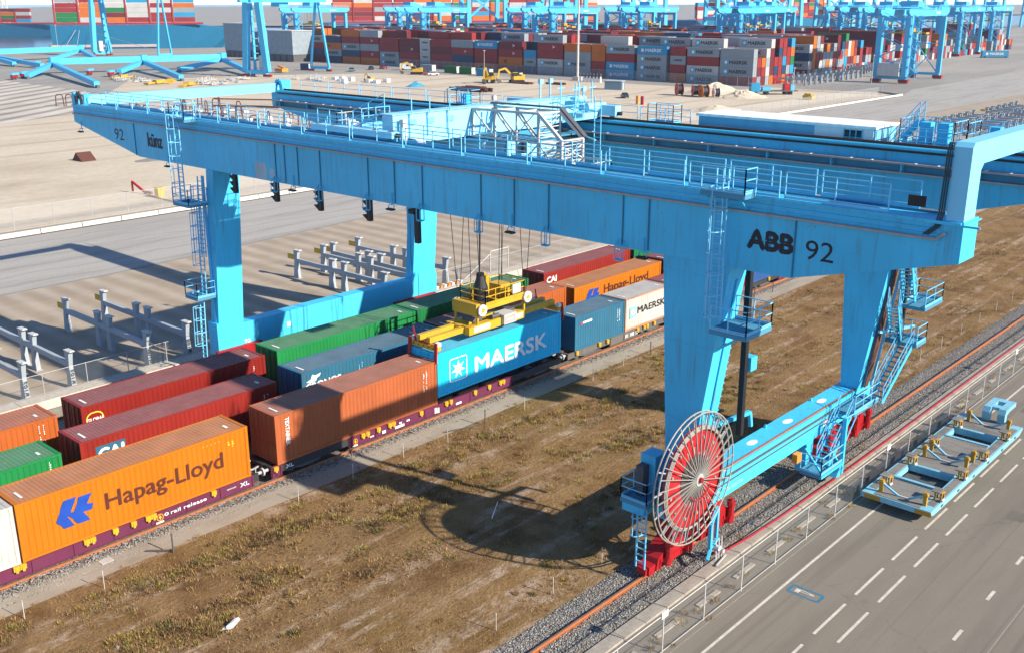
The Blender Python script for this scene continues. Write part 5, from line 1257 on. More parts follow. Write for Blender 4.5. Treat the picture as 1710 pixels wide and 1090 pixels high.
fs = [(j*n+i, j*n+(i+1) % n, (j+1)*n+(i+1) % n, (j+1)*n+i) for j in range(3) for i in range(n)]+[tuple(range(3*n, 4*n))]
mb.add(vs, fs); tag(mb.build("plastic_bag", plain("grey white plastic", (.40, .41, .42), .4)), "crumpled white plastic bag lying in the dry grass at the bottom left", "litter")
mb = MB(); mb.box(-3.65, -3.05, -2.25, -1.75, .14, .17); tag(mb.build("cover_slab", paint("pale slab", (.5, .47, .42), .8)), "small pale square slab lying on the gravel path", "slab")
mb = MB(); mb.bar((-1.6, -2.6, .17), (-.72, -3.55, .2), .06); tag(mb.build("wooden_stick", DGREY), "dark stick lying on the gravel path beside the first stake", "stick")
mb = MB(); mb.bar((18.6, -3.1, .17), (20.6, -3.95, .2), .05); tag(mb.build("wooden_stick", DGREY), "dark stick lying on the gravel path below the sky blue container", "stick")
# ---- steel racks on the apron
RKY = paint("rack yellow paint", (0.60, 0.36, 0.03), .6)
def rack_post_mesh(top=2.75):
    mb = MB()   # local: post centred at origin, flaring towards the ground and the top; saddle leaning to -y
    mb.hexa([(-.17, -.38, 0), (.17, -.38, 0), (.17, .38, 0), (-.17, .38, 0)], [(-.14, -.20, 1.7), (.14, -.20, 1.7), (.14, .20, 1.7), (-.14, .20, 1.7)])
    mb.hexa([(-.14, -.20, 1.7), (.14, -.20, 1.7), (.14, .20, 1.7), (-.14, .20, 1.7)], [(-.16, -.40, top), (.16, -.40, top), (.16, .24, top), (-.16, .24, top)])
    mb.box(-.26, .26, -.46, -.382, 0, .05); return mb.mesh("post", RACKG)
RP = rack_post_mesh()
CAP = MB().box(-.2, .2, -.66, .28, 2.752, 2.80).box(-.14, .14, -.66, -.60, 2.802, 2.88).mesh("saddle", OFFW)
def rack(x, y0, label, group, ys=(12.8, 7.4, 5.6, 0.0), numbers=None, w_=3.2):
    t = thing("container_rack", label, "steel rack", (x, y0, 0), 0, group)
    for s in (0, w_):
        beam = MB().box(s-.13, s+.13, .2, 12.6, 1.55, 1.95).mesh("long_beam", RACKG) if s not in _RB else _RB[s]
        _RB[s] = beam
        inst("long_beam", beam, t)
        fl = _RB.setdefault(('f', s), MB().box(s-.03, s+.03, 13.22, 14.2, 1.75, 2.25).mesh("yellow_flag", RKY)); inst("yellow_flag", fl, t)
        for y in ys:
            o = inst("post", RP, t, (s, y, 0)); inst("saddle", CAP, o)
    if numbers:
        for s, nm in zip((0, w_), numbers):
            mb = MB(); put_text(mb, nm, (s-.13, -.435, .45), 1.0, .22, (0, .10, 1), (1, 0, 0), .03); mb.build("lettering", T_BLACK, t, world=False)
    return t
_RB = {}
GRK = "steel container racks on the apron"
rk = [(3.35, "grey steel rack standing at the left edge of the apron, numbered R107", ("R107", "R107")), (12.35, "grey steel rack numbered R108 left of the far crane leg", ("R108", "R108")), (35.2, "grey steel rack behind the far sill beam, left of the pair", None), (39.6, "grey steel rack behind the far sill beam, right of the pair", None)]
for x, lb, nm in rk: rack(x, 22.1, lb, GRK, numbers=nm)
rack(-6, 22.1, "grey steel rack just entering the photo at the left edge", GRK)
for i, x in enumerate((193.5, 198.0, 202.4, 206.8, 211.2, 215.6)): rack(x, 21.3, "grey steel rack at the right edge above the crane, %s of the nearer row" % ORD[i], "far steel racks at the right edge")
for i, x in enumerate((227.6, 232, 236.4, 240.8, 245.2)): rack(x, 21.3, "grey steel rack at the right edge above the crane, %s of the farther row" % ORD[i], "far steel racks at the right edge")
# fence behind the retaining wall, gate frame
fence("wall_fence", "thin wire fence on the retaining wall behind the rear train", lambda i: (-8+3.0*i, 20.6, .62), 24, 1.5, .03, GREY)
mb = MB()
for a, b in (((48.0, 21.2, 0), (48.0, 21.2, 2.6)), ((50.6, 21.2, 0), (50.6, 21.2, 2.6)), ((48, 21.2, 2.55), (50.6, 21.2, 2.55)), ((48, 21.2, .3), (50.6, 21.2, .3)), ((44, 21.2, .2), (48, 21.2, 2.3))): mb.bar(a, b, .08)
gt = mb.build("gate_frame", FG); tag(gt, "pale steel gate with a brace, above the green containers of the rear train", "gate")
mb = MB(); mb.add([(48, 21.2, .3), (50.6, 21.2, .3), (50.6, 21.2, 2.5), (48, 21.2, 2.5)], [(0, 1, 2, 3)]); mb.build("mesh_panel", WIRE2, gt)
st = thing("striped_barrier", "low barrier with orange and white slanted stripes on the retaining wall", "barrier", (41, 20.2, .62))
for i in range(9):
    mb = MB(); x = 38.6+i*.5; mb.hexa([(x, 20.0, .63), (x+.25, 20.0, .63), (x+.25, 20.5, .63), (x, 20.5, .63)], [(x+.12, 20.0, .86), (x+.37, 20.0, .86), (x+.37, 20.5, .86), (x+.12, 20.5, .86)]); mb.build("stripe", T_ORANGE if i % 2 else T_WHITE, st)
# fence and kerb stones beyond the asphalt lane
fence("site_fence", "tall grey mesh fence along the sand beyond the asphalt lane", lambda i: (-60+4.8*i, 78.3, 0), 70, 2.5, .04, GREY, WIRE2)
mb = MB(); mb.tube((48.8, 84.5, 0), (48.8, 84.5, .5), .6, 10); mb.box(48.3, 49.3, 84, 85, .5, 1.4); tag(mb.build("yellow_tank", YELP), "small yellow tank on the sand beside the far crane leg", "tank")
rb = thing("red_drill_frame", "small red folded steel frame on the sand left of the yellow tank", "machine", (48.6, 88, 0))
mb = MB(); mb.bar((48.9, 88.4, .1), (48.2, 90.8, 1.6), .25); mb.bar((49, 87, .3), (48.9, 88.4, .3), .3); mb.bar((48.2, 90.8, 1.6), (48.2, 90.8, .1), .2); mb.build("arm", REDP, rb)
mb = MB(); mb.bar((48.2, 85.8, .1), (48, 79.5, .15), .12); mb.build("pipe", DGREY, rb)
mb = MB(); mb.prism([(128, 0), (124.5, 0), (126.5, 1.4)], 'x', 57.2, 59.8); tag(mb.build("dark_shelter", DRUST), "small dark brown shelter on the sand at the left", "shelter")
# ================================================================== VEGETATION
VM = [plain("straw grass", (0.34, 0.225, 0.085), .95), plain("brown dry grass", (0.20, 0.112, 0.045), .95), plain("olive straw shrub", (0.27, 0.225, 0.050), .95), plain("dark dry stems", (0.075, 0.045, 0.026), .95), plain("golden shrub", (0.31, 0.205, 0.045), .95), plain("dull green leaves", (0.115, 0.105, 0.03), .95)]
def foliage(name, items, seed):
    """items: (x, y, z, radius, height, n blades, material index): tufts of thin blades and leaf-sized faces"""
    r = random.Random(seed); vs = []; fs = []; ms = []
    for x, y, z, rad, h, n, mi in items:
        sx_ = r.uniform(.7, 1.4); sy_ = r.uniform(.6, 1.2)
        for _ in range(n):
            a = r.uniform(0, 6.283); q = rad*math.sqrt(r.random())*r.uniform(.7, 1.15); bx = x+q*math.cos(a)*sx_; by = y+q*math.sin(a)*sy_
            hh = h*(1-.55*min(1, q/rad)**2)*r.uniform(.35, 1.0); zz = z+hh*r.uniform(.0, .6); L = r.uniform(.06, .20); a2 = a+r.uniform(-1.2, 1.2); w_ = r.uniform(.008, .024)
            dx, dy = math.cos(a2), math.sin(a2); k_ = len(vs); tilt = r.uniform(.15, .95)
            vs += [(bx-dy*w_, by+dx*w_, zz), (bx+dy*w_, by-dx*w_, zz), (bx+dx*L*tilt, by+dy*L*tilt, zz+L*(1.2-tilt)+.02)]
            fs.append((k_, k_+1, k_+2)); ms.append(mi if r.random() < .66 else r.choice((0, 1, 1, 3)))
    me_ = bpy.data.meshes.new(name); me_.from_pydata(vs, [], fs)
    for m_ in VM: me_.materials.append(m_)
    me_.polygons.foreach_set("material_index", ms); me_.update()
    o = bpy.data.objects.new(name, me_); COL.objects.link(o); return tag(o, kind='stuff')
from mathutils import noise as mnoise
def veg_density(x, y):
    """dry scrub is denser along the middle of the field, in uneven patches, and thin on the sandy wheel tracks"""
    n_ = mnoise.fractal(Vector((x*.2, y*.28, 3.1)), 1.0, 2.0, 4)*1.15+.5
    t_ = .55+.45*math.sin(y*1.9+.4*math.sin(x*.17))
    b = (1 if -13.5 < y < -4.2 else .4)
    if x < 5 and y < -12.5: b *= .45
    return max(0, min(1, (n_-.18)*1.5))*b*(.5+.5*t_)
r = random.Random(21); items = []
for i in range(52000):
    u_ = r.random(); x = -12+105*u_**1.6; y = r.uniform(-20.4, -3.4)
    if r.random() > veg_density(x, y)*.9+.12: continue
    items.append((x, y, .07, r.uniform(.08, .26), r.uniform(.05, .18), 6 if x < 35 else 3, r.choices((0, 1, 3, 2), (.42, .42, .10, .06))[0]))
foliage("dry_grass", items, 1)
items = []
for i in range(4200):
    u_ = r.random(); x = -11+108*u_**1.4; y = r.uniform(-19.8, -3.7)
    d = veg_density(x, y)
    if r.random() > d*.85: continue
    rad = r.uniform(.14, .34)*(1.9 if r.random() < .2 else 1); items.append((x, y, .06, rad, rad*r.uniform(.7, 1.15), int(330*rad+25) if x < 40 else int(120*rad+12), r.choices((2, 4, 1, 3, 5, 0), (.40, .12, .18, .08, .13, .09))[0]))
foliage("dry_shrubs", items, 2)
items = []
for i in range(90):
    x = r.uniform(5, 70); y = r.choice((r.uniform(-23.4, -22.9), r.uniform(-25.9, -24.4), r.uniform(-25.4, -25.0))); rad = r.uniform(.1, .3); items.append((x, y, .03, rad, rad*.7, int(150*rad+10), r.choice((2, 4, 0, 1))))
for i in range(160):
    x = r.uniform(-10, 60); y = r.uniform(-4.2, -2.9); rad = r.uniform(.06, .18); items.append((x, y, .08, rad, rad*.8, 10, r.choice((0, 1, 1, 2))))
foliage("kerb_weeds", items, 3)
# loose stones on the ballast beside the crane rail and at the edge of the front track
STM = [plain("pale stone", (.33, .315, .29), .9), plain("grey stone", (.215, .205, .19), .9), plain("dark stone", (.10, .095, .085), .9)]
r = random.Random(8); vs = []; fs = []; ms = []
def stone(x, y, z, s):
    k_ = len(vs); a = r.uniform(0, 6.28)
    for j in range(4):
        t = a+j*1.57+r.uniform(-.3, .3); vs.append((x+s*math.cos(t), y+s*math.sin(t), z+r.uniform(-.3, .3)*s))
    vs.append((x+r.uniform(-.3, .3)*s, y+r.uniform(-.3, .3)*s, z+s*.9)); fs.extend([(k_, k_+1, k_+4), (k_+1, k_+2, k_+4), (k_+2, k_+3, k_+4), (k_+3, k_, k_+4)]); m_ = r.choices((0, 1, 2), (.35, .45, .2))[0]; ms.extend([m_]*4)
for i in range(17000):
    x = 3+75*r.random()**1.6; y = r.uniform(-23.4, -20.4)
    if -22.0 < y < -21.8: continue
    stone(x, y, bal_z(x, y, r)+.01, r.uniform(.025, .055))
for i in range(12000):
    x = -12+75*r.random()**1.4; y = -2.15+r.uniform(-.25, .95); stone(x, y, .10+.20*max(0, min(1, (y+2.0)/0.6))+.01, r.uniform(.02, .05))
me_ = bpy.data.meshes.new("loose_ballast"); me_.from_pydata(vs, [], fs)
for m_ in STM: me_.materials.append(m_)
me_.polygons.foreach_set("material_index", ms); me_.update(); o = bpy.data.objects.new("loose_ballast", me_); COL.objects.link(o); tag(o, kind='stuff')

r = random.Random(12)
for i in range(26):
    x, y = r.uniform(-8, 45), r.uniform(-19, -5); s_ = r.uniform(.05, .14); mb = MB()
    mb.add([(x+s_*math.cos(a)*r.uniform(.7, 1.2), y+s_*math.sin(a)*r.uniform(.7, 1.2), .06) for a in (0, 1.2, 2.4, 3.7, 5)]+[(x+r.uniform(-.3, .3)*s_, y+r.uniform(-.3, .3)*s_, .08+s_*.8)], [(0, 1, 5), (1, 2, 5), (2, 3, 5), (3, 4, 5), (4, 0, 5)])
    tag(mb.build("field_stone", STM[i % 2]), "small pale stone lying in the dry grass of the field", "stone", "stones scattered over the dry field")
# ================================================================== CONTAINER YARD
def fpaint(n, c): return paint(n, c, .55, .08, tuple(v*.5+.05 for v in c), .25, 0, .15, .25)
FC = {'G': fpaint("yard grey container", (0.24, 0.27, 0.285)), 'W': fpaint("yard pale container", (0.42, 0.41, 0.385)), 'B': fpaint("yard sky blue container", (0.022, 0.24, 0.42)), 'R': fpaint("yard red container", (0.25, 0.022, 0.022)), 'M': fpaint("yard maroon container", (0.14, 0.016, 0.02)), 'O': fpaint("yard orange container", (0.48, 0.115, 0.01)), 'N': fpaint("yard navy container", (0.014, 0.05, 0.1)), 'E': fpaint("yard green container", (0.014, 0.15, 0.045))}
FN = {'G': 'grey', 'W': 'pale', 'B': 'sky blue', 'R': 'red', 'M': 'maroon', 'O': 'orange', 'N': 'navy', 'E': 'green'}
KEYS = 'GWBRMONE'; WT = (.20, .10, .07, .28, .16, .12, .05, .02)
TH = 2.88
def yard_mesh(L):
    mb = MB(); hw, hl = 1.19, L/2-.03; H = TH-.03
    mb.box(-hw, hw, -hl, hl, .03, H-.01)
    for sx in (-1, 1):
        for sy in (-1, 1): mb.box(sx*(hw-.10), sx*(hw+.03), sy*(hl-.14), sy*(hl+.03), 0, H)
        mb.box(sx*(hw-.05), sx*(hw+.025), -hl+.145, hl-.145, H-.13, H-.005); mb.box(sx*(hw-.05), sx*(hw+.025), -hl+.145, hl-.145, 0, .16)
    for sy in (-1, 1): mb.box(-hw+.11, hw-.11, sy*(hl-.05), sy*(hl+.025), H-.13, H-.005); mb.box(-hw+.11, hw-.11, sy*(hl-.05), sy*(hl+.025), 0, .16); mb.box(-.03, .03, sy*(hl-.02), sy*(hl+.03), .17, H-.14)
    return mb.mesh("yard_container", FC['G'])
YM = {12.19: yard_mesh(12.19), 6.06: yard_mesh(6.06)}
def ytext_mesh(body, w_, h_, mat, y0, z0, star=None):
    mb = MB(); put_text(mb, body, (-1.226, y0, z0), w_, h_, (0, -1, 0), Z, .05, 0, .012)
    return mb.mesh("lettering", mat)
YT = {'dark': ytext_mesh("MAERSK", 6.6, 1.05, T_BLACK, 2.6, .95), 'white': ytext_mesh("MAERSK", 6.6, 1.05, T_WHITE, 2.6, .95), 'small': ytext_mesh("MAERSK", 3.2, .6, T_BLACK, 1.4, 1.15), 'rw': ytext_mesh(">", 1.1, .9, T_WHITE, -1.2, 1.0)}
mb = MB(); poly_flat(mb, rrect(3.9, 1.45, .85, .85, .2), (-1.2262, 0, 0), Y, Z); mb.mi = 1; poly_flat(mb, star_pts(3.9, 1.45, .72, .32), (-1.232, 0, 0), Y, Z); YE = mb.mesh("emblem", [plain("emblem blue", (.04, .33, .5), .6), T_WHITE])
mb = MB(); poly_flat(mb, star_pts(3.9, 1.45, .9, .38), (-1.228, 0, 0), Y, Z); YE2 = mb.mesh("emblem", T_WHITE)
mb = MB(); poly_flat(mb, star_pts(2.4, 1.45, .8, .5, 8), (-1.228, 0, 0), Y, Z); YE3 = mb.mesh("emblem", T_DARK)
indiv = 0
STUFF = []   # (x, y, z, L, key)
def ycont(x, y, z, L, key, label=None, group=None, rnd=None):
    global indiv
    if label is None or indiv >= 296: STUFF.append((x, y, z, L, key)); return None
    indiv += 1
    o = inst("yard_container", YM[L], None, (x, y, z), FC[key]); tag(o, label, "container", group)
    rr = rnd or RND
    if L > 10:
        if key in 'GW' and rr.random() < .8: inst("lettering", YT['dark'], o); inst("emblem", YE, o)
        elif key == 'B': inst("lettering", YT['white'], o); inst("emblem", YE2, o)
        elif key == 'O' and rr.random() < .5: inst("emblem", YE3, o)
        elif key in 'RM' and rr.random() < .3: inst("lettering", YT['rw'], o)
    elif key in 'GW': inst("lettering", YT['small'], o)
    return o
def tier(k): return ("at the bottom", "second from bottom", "third from bottom", "fourth from bottom", "fifth from bottom", "sixth from bottom")[k]
FRONT = [(129.5, 12.19, "RGGG"), (142.2, 12.19, "GWRG"), (152.0, 6.06, "ORGR"), (162.6, 12.19, "GGGB"), (176, 12.19, "BBRG"), (185.6, 6.06, "MROO"), (195.2, 12.19, "GGGO"), (208.2, 12.19, "GWRRG"), (218.2, 6.06, "NGB"), (228.2, 12.19, "RORM"), (241.2, 12.19, "ORRB"), (254.2, 12.19, "RNRG"), (266.4, 12.19, "RRMR"), (276, 6.06, "GWWW"), (285.6, 12.19, "RRMM"), (298.4, 12.19, "GGRR"), (311.2, 12.19, "ORGRG"), (324, 12.19, "ONGRO"), (336.8, 12.19, "NGON"), (349.6, 12.19, "MNRG")]
GF = "containers stacked in the front row of the yard"
rr = random.Random(77)
for j, (y, L, st_) in enumerate(FRONT):
    for k, key in enumerate(st_):
        ycont(280, y, k*TH, L, key, "%s container, %s of the %s front row stack from the right" % (FN[key], tier(k), ORD[j]), GF, rr)
ROWX = [280+2.75*i for i in range(1, 10)]
NB = [[0]*24 for _ in range(10)]
for i, x in enumerate(ROWX):
    for j in range(21 if i > 1 else 18):
        y = 129.5+12.8*j
        h = rr.choice((3, 4, 4, 5, 5)) if i > 0 else rr.choice((3, 4, 5, 5))
        if j > 12: h = rr.choice((2, 3, 4, 5))
        for k in range(h):
            key = rr.choices(KEYS, WT)[0]
            lab = None
            if j == 0: lab = "%s container end, %s, %s row behind the front row's right end" % (FN[key], tier(k), ORD[i]); g_ = "container ends at the near right end of the front block"
            elif i <= 2 and k >= h-1: lab = "%s container topping the %s row behind the front, %s stack from right" % (FN[key], ORD[i], ORD[j]); g_ = "containers peeking over the front row"
            ycont(x, y, k*TH, 12.19, key, lab, g_ if lab else None, rr)
# second block, seen right of the front block
for i in range(10):
    x = 327+2.75*i
    for j in range(22):
        y = 134+12.8*j; h = rr.choice((3, 4, 5, 5)) if not (i == 0 and j == 0) else 4
        col = "RWNW" if (i == 0 and j == 0) else None
        if i == 1 and j == 0: col = "OOOOO"
        for k in range(len(col) if col else h):
            key = col[k] if col else rr.choices(KEYS, WT)[0]; lab = None
            if j == 0: lab = "%s container at the second block's near end, %s, %s row back" % (FN[key], tier(k), ORD[i]); g_ = "container ends at the near end of the second block"
            elif i == 0 and j < 5 : lab = "%s container in the second block's front row, %s, %s stack along" % (FN[key], tier(k), ORD[j]); g_ = "containers in the front row of the second block"
            ycont(x, y, k*TH, 12.19, key, lab, g_ if lab else None, rr)
for b, x0 in enumerate((366, 405, 444, 483, 522, 561, 600)):
    for i in range(10):
        for j in range(26):
            y = 140+3*b+12.8*j
            if y > 470-.55*(x0-300): break
            h = rr.choice((1, 2, 3, 3, 4, 4, 5)) if b < 3 else rr.choice((0, 1, 2, 3, 4))
            for k in range(h): STUFF.append((x0+2.75*i, y, k*TH, 12.19, rr.choices(KEYS, WT)[0]))
def boxes_object(name, items, dims=None):
    vs = []; fs = []; ms = []
    for x, y, z, L, key in items:
        k_ = len(vs); hw, hl = 1.21, L/2-.01
        vs += [(x+a*hw, y+b*hl, z+c) for c in (0, TH-.03) for a, b in ((-1, -1), (1, -1), (1, 1), (-1, 1))]
        fs += [(k_+4, k_+5, k_+6, k_+7)]+[(k_+i, k_+(i+1) % 4, k_+4+(i+1) % 4, k_+4+i) for i in range(4)]; ms += [KEYS.index(key)]*5
    me_ = bpy.data.meshes.new(name); me_.from_pydata(vs, [], fs)
    for c in KEYS: me_.materials.append(FC[c])
    me_.polygons.foreach_set("material_index", ms); me_.update(); o = bpy.data.objects.new(name, me_); COL.objects.link(o); return o
tag(boxes_object("stacked_containers", STUFF), kind='stuff')
# ---- yard racks at the block ends
def frack(x, y, label, group, n=2):
    t = thing("yard_rack", label, "steel rack", (x, y, 0), 0, group)
    me_ = _RB.get('yr')
    if me_ is None:
        mb = MB()
        for s in (0, 3.2):
            mb.box(s-.13, s+.13, .2, 12.6, 1.6, 2.0)
        me_ = mb.mesh("long_beams", RACKG); _RB['yr'] = me_
    o_ = inst("long_beams", me_, t); o_["kind"] = "stuff"
    for s in (0, 3.2):
        for yy in (12.8, 6.5, 0.0): inst("post", RP, t, (s, yy, 0))
    return t
for i in range(11): frack(293.5+4.6*i, 112.5+i*.3, "grey yard rack in front of the stacks, %s from the blue truck" % ORD[i], "yard racks in front of the stacks")
for i in range(14): frack(358+6.5*i, 116+i*1.9, "grey yard rack right of the big yard crane, %s from the crane" % ORD[i], "yard racks right of the big yard crane")
# ---- yard gantry cranes
def yard_crane_proto():
    t = thing("yard_crane", "sky blue yard gantry crane with red bogies standing at the right, nearest of its kind", "gantry crane", (339, 97.3, 0), 0, "yard gantry cranes")
    def q(name, mb, mat=BLUEF, par=None): return mb.build(name, mat, par or t, world=False)
    hx = 15.0
    for s in (-1, 1):
        mb = MB(); w_ = 1.0 if s < 0 else .5
        for sy in (-4.75, 4.75):
            m = MB(); m.hexa([(s*hx-w_, sy-.8, 2.0), (s*hx+w_, sy-.8, 2.0), (s*hx+w_, sy+.8, 2.0), (s*hx-w_, sy+.8, 2.0)], [(s*hx-w_*1.3, sy-.8, 21), (s*hx+w_*1.3, sy-.8, 21), (s*hx+w_*1.3, sy+.8, 21), (s*hx-w_*1.3, sy+.8, 21)]); q("leg", m)
            m = MB(); m.box(s*hx-.8, s*hx+.8, sy-1.6, sy+1.6, .25, 1.2)
            for a in (-1.1, -.4, .4, 1.1): m.tube((s*hx-.3, sy+a, .4), (s*hx+.3, sy+a, .4), .38, 8)
            q("bogie", m, REDP)
        m = MB(); m.box(s*hx-.7, s*hx+.7, -5.4, 5.4, 1.25, 2.1); q("sill_beam", m)
        m = MB(); m.box(s*hx-.6, s*hx+.6, -4.0, 4.0, 20.0, 21.0); q("tie_beam", m)
    m = MB(); m.bar((hx, -4.2, 2.2), (hx, 4.2, 12), .3); m.bar((hx, 4.2, 2.2), (hx, -4.2, 12), .3); m.bar((hx, -4.2, 12), (hx, 4.2, 12), .3); q("cross_brace", m, OFFW if False else BLUEF)
    for sy in (-1, 1):
        m = MB(); y = sy*4.75; m.prism([(-17.5, 23.4), (-17.5, 22.4), (-15.5, 21.4), (15.5, 21.4), (17.5, 22.4), (17.5, 23.4)], 'y', y-.55, y+.55); g_ = q("girder", m)
        m = rail_seg((-17.2, y+sy*.6, 23.6), (17.2, y+sy*.6, 23.6), 14, 1.1, .05); q("handrail", m, BLUEF, g_)
    m = MB()
    for k in range(6):
        z0 = 2+k*3.3; a, b = (-3.6, 3.6) if k % 2 else (3.6, -3.6)
        m.bar((-hx-1.2, a, z0), (-hx-1.2, b, z0+3.1), .35); m.box(-hx-2.0, -hx-.9, b-.6, b+.6, z0+3.0, z0+3.15)
        m.bar((-hx-1.6, a, z0+1), (-hx-1.6, b, z0+4.1), .12)
        m.bar((-hx-.4, -6.2, z0), (-hx-.4, -8.4, z0+1.65), .3); m.bar((-hx-.4, -8.4, z0+1.65), (-hx-.4, -6.2, z0+3.3), .3); m.box(-hx-1.2, -hx+.6, -6.4, -5.6, z0-.1, z0); m.box(-hx-1.2, -hx+.6, -8.9, -8.1, z0+1.6, z0+1.7)
    for a in (-1.2, .6):
        for b in (-6.0, -8.6): m.bar((-hx+a, b, 1.5), (-hx+a, b, 22), .14)
    q("stair_tower", m)["kind"] = "stuff"
    m = MB(); m.box(-6, 2, -5.2, 5.2, 23.5, 24.0); m.box(-5, -1, -3, 3, 24.3, 26.2); m.box(-.5, 1.8, -2.5, 1.0, 24.3, 25.6); tr__ = q("trolley", m)
    m = MB(); m.box(-17.2, -13.2, -3.7, 3.7, 2.3, 6.4); q("electrical_cabin", m, OFFW)
    m = MB(); m.box(-3.2, -.8, -3.2, 3.2, 15.6, 16.3); m.box(-3.0, -1.0, -1.6, 1.6, 16.3, 17.3); m.box(-3.3, -.7, -6.1, -5.6, 15.5, 16.1); m.box(-3.3, -.7, 5.6, 6.1, 15.5, 16.1); m.box(-2.3, -1.7, -5.6, 5.6, 15.7, 16.1); sp = q("spreader", m, YELP)
    m = MB()
    for a in (-3, -1):
        for b in (-2.2, 2.2): m.bar((a, b, 16.4), (a*.9, b*1.1, 23.7), .07)
    q("hoist_ropes", m, BLACK)["kind"] = "stuff"
    m = MB(); put_text(m, "MAERSK", (3.5, -5.466, 21.9), 6, .9, X, Z, .03) if False else m.box(5, 9, -5.47, -5.456, 22.0, 22.7); q("white_plate", m, FADE)
    return t
YC = yard_crane_proto()
for (x, y, lab) in ((535, 150, "far sky blue yard crane at the right edge, holding station over the racks"), (390, 190, "second sky blue yard crane right of the nearest one"), (303, 380, "sky blue yard crane at the left end of the front stacks"), (339, 330, "sky blue yard crane behind the front stacks, left of the light mast"), (339, 250, "sky blue yard crane straight behind the light mast"), (378, 390, "far sky blue yard crane behind the left front stacks"), (378, 300, "far sky blue yard crane just left of the light mast"), (417, 260, "far sky blue yard crane right of the light mast"), (417, 200, "far sky blue yard crane behind the middle of the stacks"), (456, 300, "far sky blue yard crane in the third line behind the light mast"), (456, 215, "far sky blue yard crane in the third line, right of the middle"), (495, 250, "far sky blue yard crane in the fourth line behind the stacks"), (495, 185, "far sky blue yard crane left of the nearest big one, fourth line"), (573, 230, "most distant sky blue yard crane behind the middle stacks"), (573, 175, "most distant sky blue yard crane, left of the right edge"), (612, 210, "tiny sky blue yard crane on the skyline right of the middle"), (456, 155, "sky blue yard crane between the nearest and the far right ones"), (612, 160, "tiny sky blue yard crane on the skyline at the right")):
    dup_tree(YC, (x, y, 0), None, lab)
def hung(x, y, z, key, lab):
    o = inst("yard_container", YM[12.19], None, (x, y, z), FC[key]); tag(o, lab, "container")
hung(533, 150, 12.5, 'R', "red container hanging from the spreader of the far right yard crane"); hung(376, 300, 12.5, 'M', "maroon container hanging from the yard crane left of the light mast"); hung(337, 330, 12.5, 'R', "red container hanging from the yard crane behind the front stacks")
o = inst("yard_container", YM[12.19], None, (520, 127, .4), FC['B'], rz=math.radians(35)); tag(o, "sky blue container standing alone on a carrier at the right edge", "container"); inst("lettering", YT['white'], o); inst("emblem", YE2, o)
o = thing("container_carrier", "low dark carrier under the lone sky blue container at the right edge", "vehicle", (520, 127, 0), math.radians(35))
mb = MB(); mb.box(-1.4, 1.4, -6.4, 6.4, .15, .38); mb.build("flatbed", DGREY, o, world=False)
for yy in (-4.8, 4.8):
    for xx in (-1.3, 1.3):
        mb = MB(); mb.tube((xx-.2, yy, .35), (xx+.2, yy, .35), .34, 10); mb.build("wheel", BLACK, o, world=False)
# ---- two cranes under assembly, far left
def portal(name, p, q_, h, lab, wid=10.0):
    """tall portal: a wide double leg at p, a slim A-frame at q_"""
    p, q_ = Vector((*p, 0)), Vector((*q_, 0)); d = (q_-p).normalized(); n = Vector((-d.y, d.x, 0)); t = thing(name, lab, "gantry crane", p)
    for s in (-1, 1):
        mb = MB(); a = p+n*s*wid/2; mb.bar(a+Z*2, p+n*s*wid*.28+Z*h, 2.4, 1.7, up=d); mb.build("leg", BLUEF, t)
        mb = MB(); mb.bar(a-n*1.8+Z*.6, a+n*1.8+Z*.6, 1.0, .8); mb.build("bogie", REDP, t)
        mb = MB(); mb.bar(q_+n*s*wid*.45+Z*1.5, q_+n*s*.7+Z*h, .75); mb.build("slim_leg", BLUEF, t)
        mb = MB(); mb.bar(q_+n*s*wid*.45-n*1.2+Z*.6, q_+n*s*wid*.45+n*1.2+Z*.6, .9, .8); mb.build("bogie", REDP, t)
    mb = MB(); mb.bar(p-n*wid/2+Z*1.8, p+n*wid/2+Z*1.8, 1.6, 1.4); mb.build("sill_beam", BLUEF, t)
    mb = MB(); mb.bar(q_-n*wid*.45+Z*1.5, q_+n*wid*.45+Z*1.5, 1.0, 1.0); mb.build("sill_beam", BLUEF, t)
    for s in (-1, 1):
        mb = MB(); mb.bar(p-d*4+n*s*wid*.26+Z*(h+.8), q_+d*2+n*s*wid*.26+Z*(h+.8), 1.2, 1.8); mb.build("girder", BLUEF, t)
    mb = MB(); mb.bar(p+d*12+Z*(h-.4), p+d*17+Z*(h-.4), 4, 2.4); mb.build("trolley", BLUEF, t)
    mb = MB(); a = p+n*wid*.2; mb.bar(a+Z*2+d*1.4, a+Z*h+d*1.4, .8); 
    for k in range(9): mb.bar(a+Z*(3+k*h/10)+d*1.0, a+Z*(3+k*h/10)+d*3, 1.4, .2)
    mb.build("stair_tower", BLUEF, t)["kind"] = "stuff"
    mb = MB(); a = p-n*wid*.2+d*1.4; mb.box(a.x-1, a.x+1, a.y-1.2, a.y+1.2, 2.6, 7.5); mb.build("cabin", OFFW, t)
    return t
portal("portal_crane", (238, 473), (250, 432.5), 31, "tall sky blue portal crane at the far left in front of the ship")
portal("portal_crane", (199.4, 280.6), (234, 288.4), 26, "tall sky blue portal crane left of the container stacks, with a slim pointed frame")
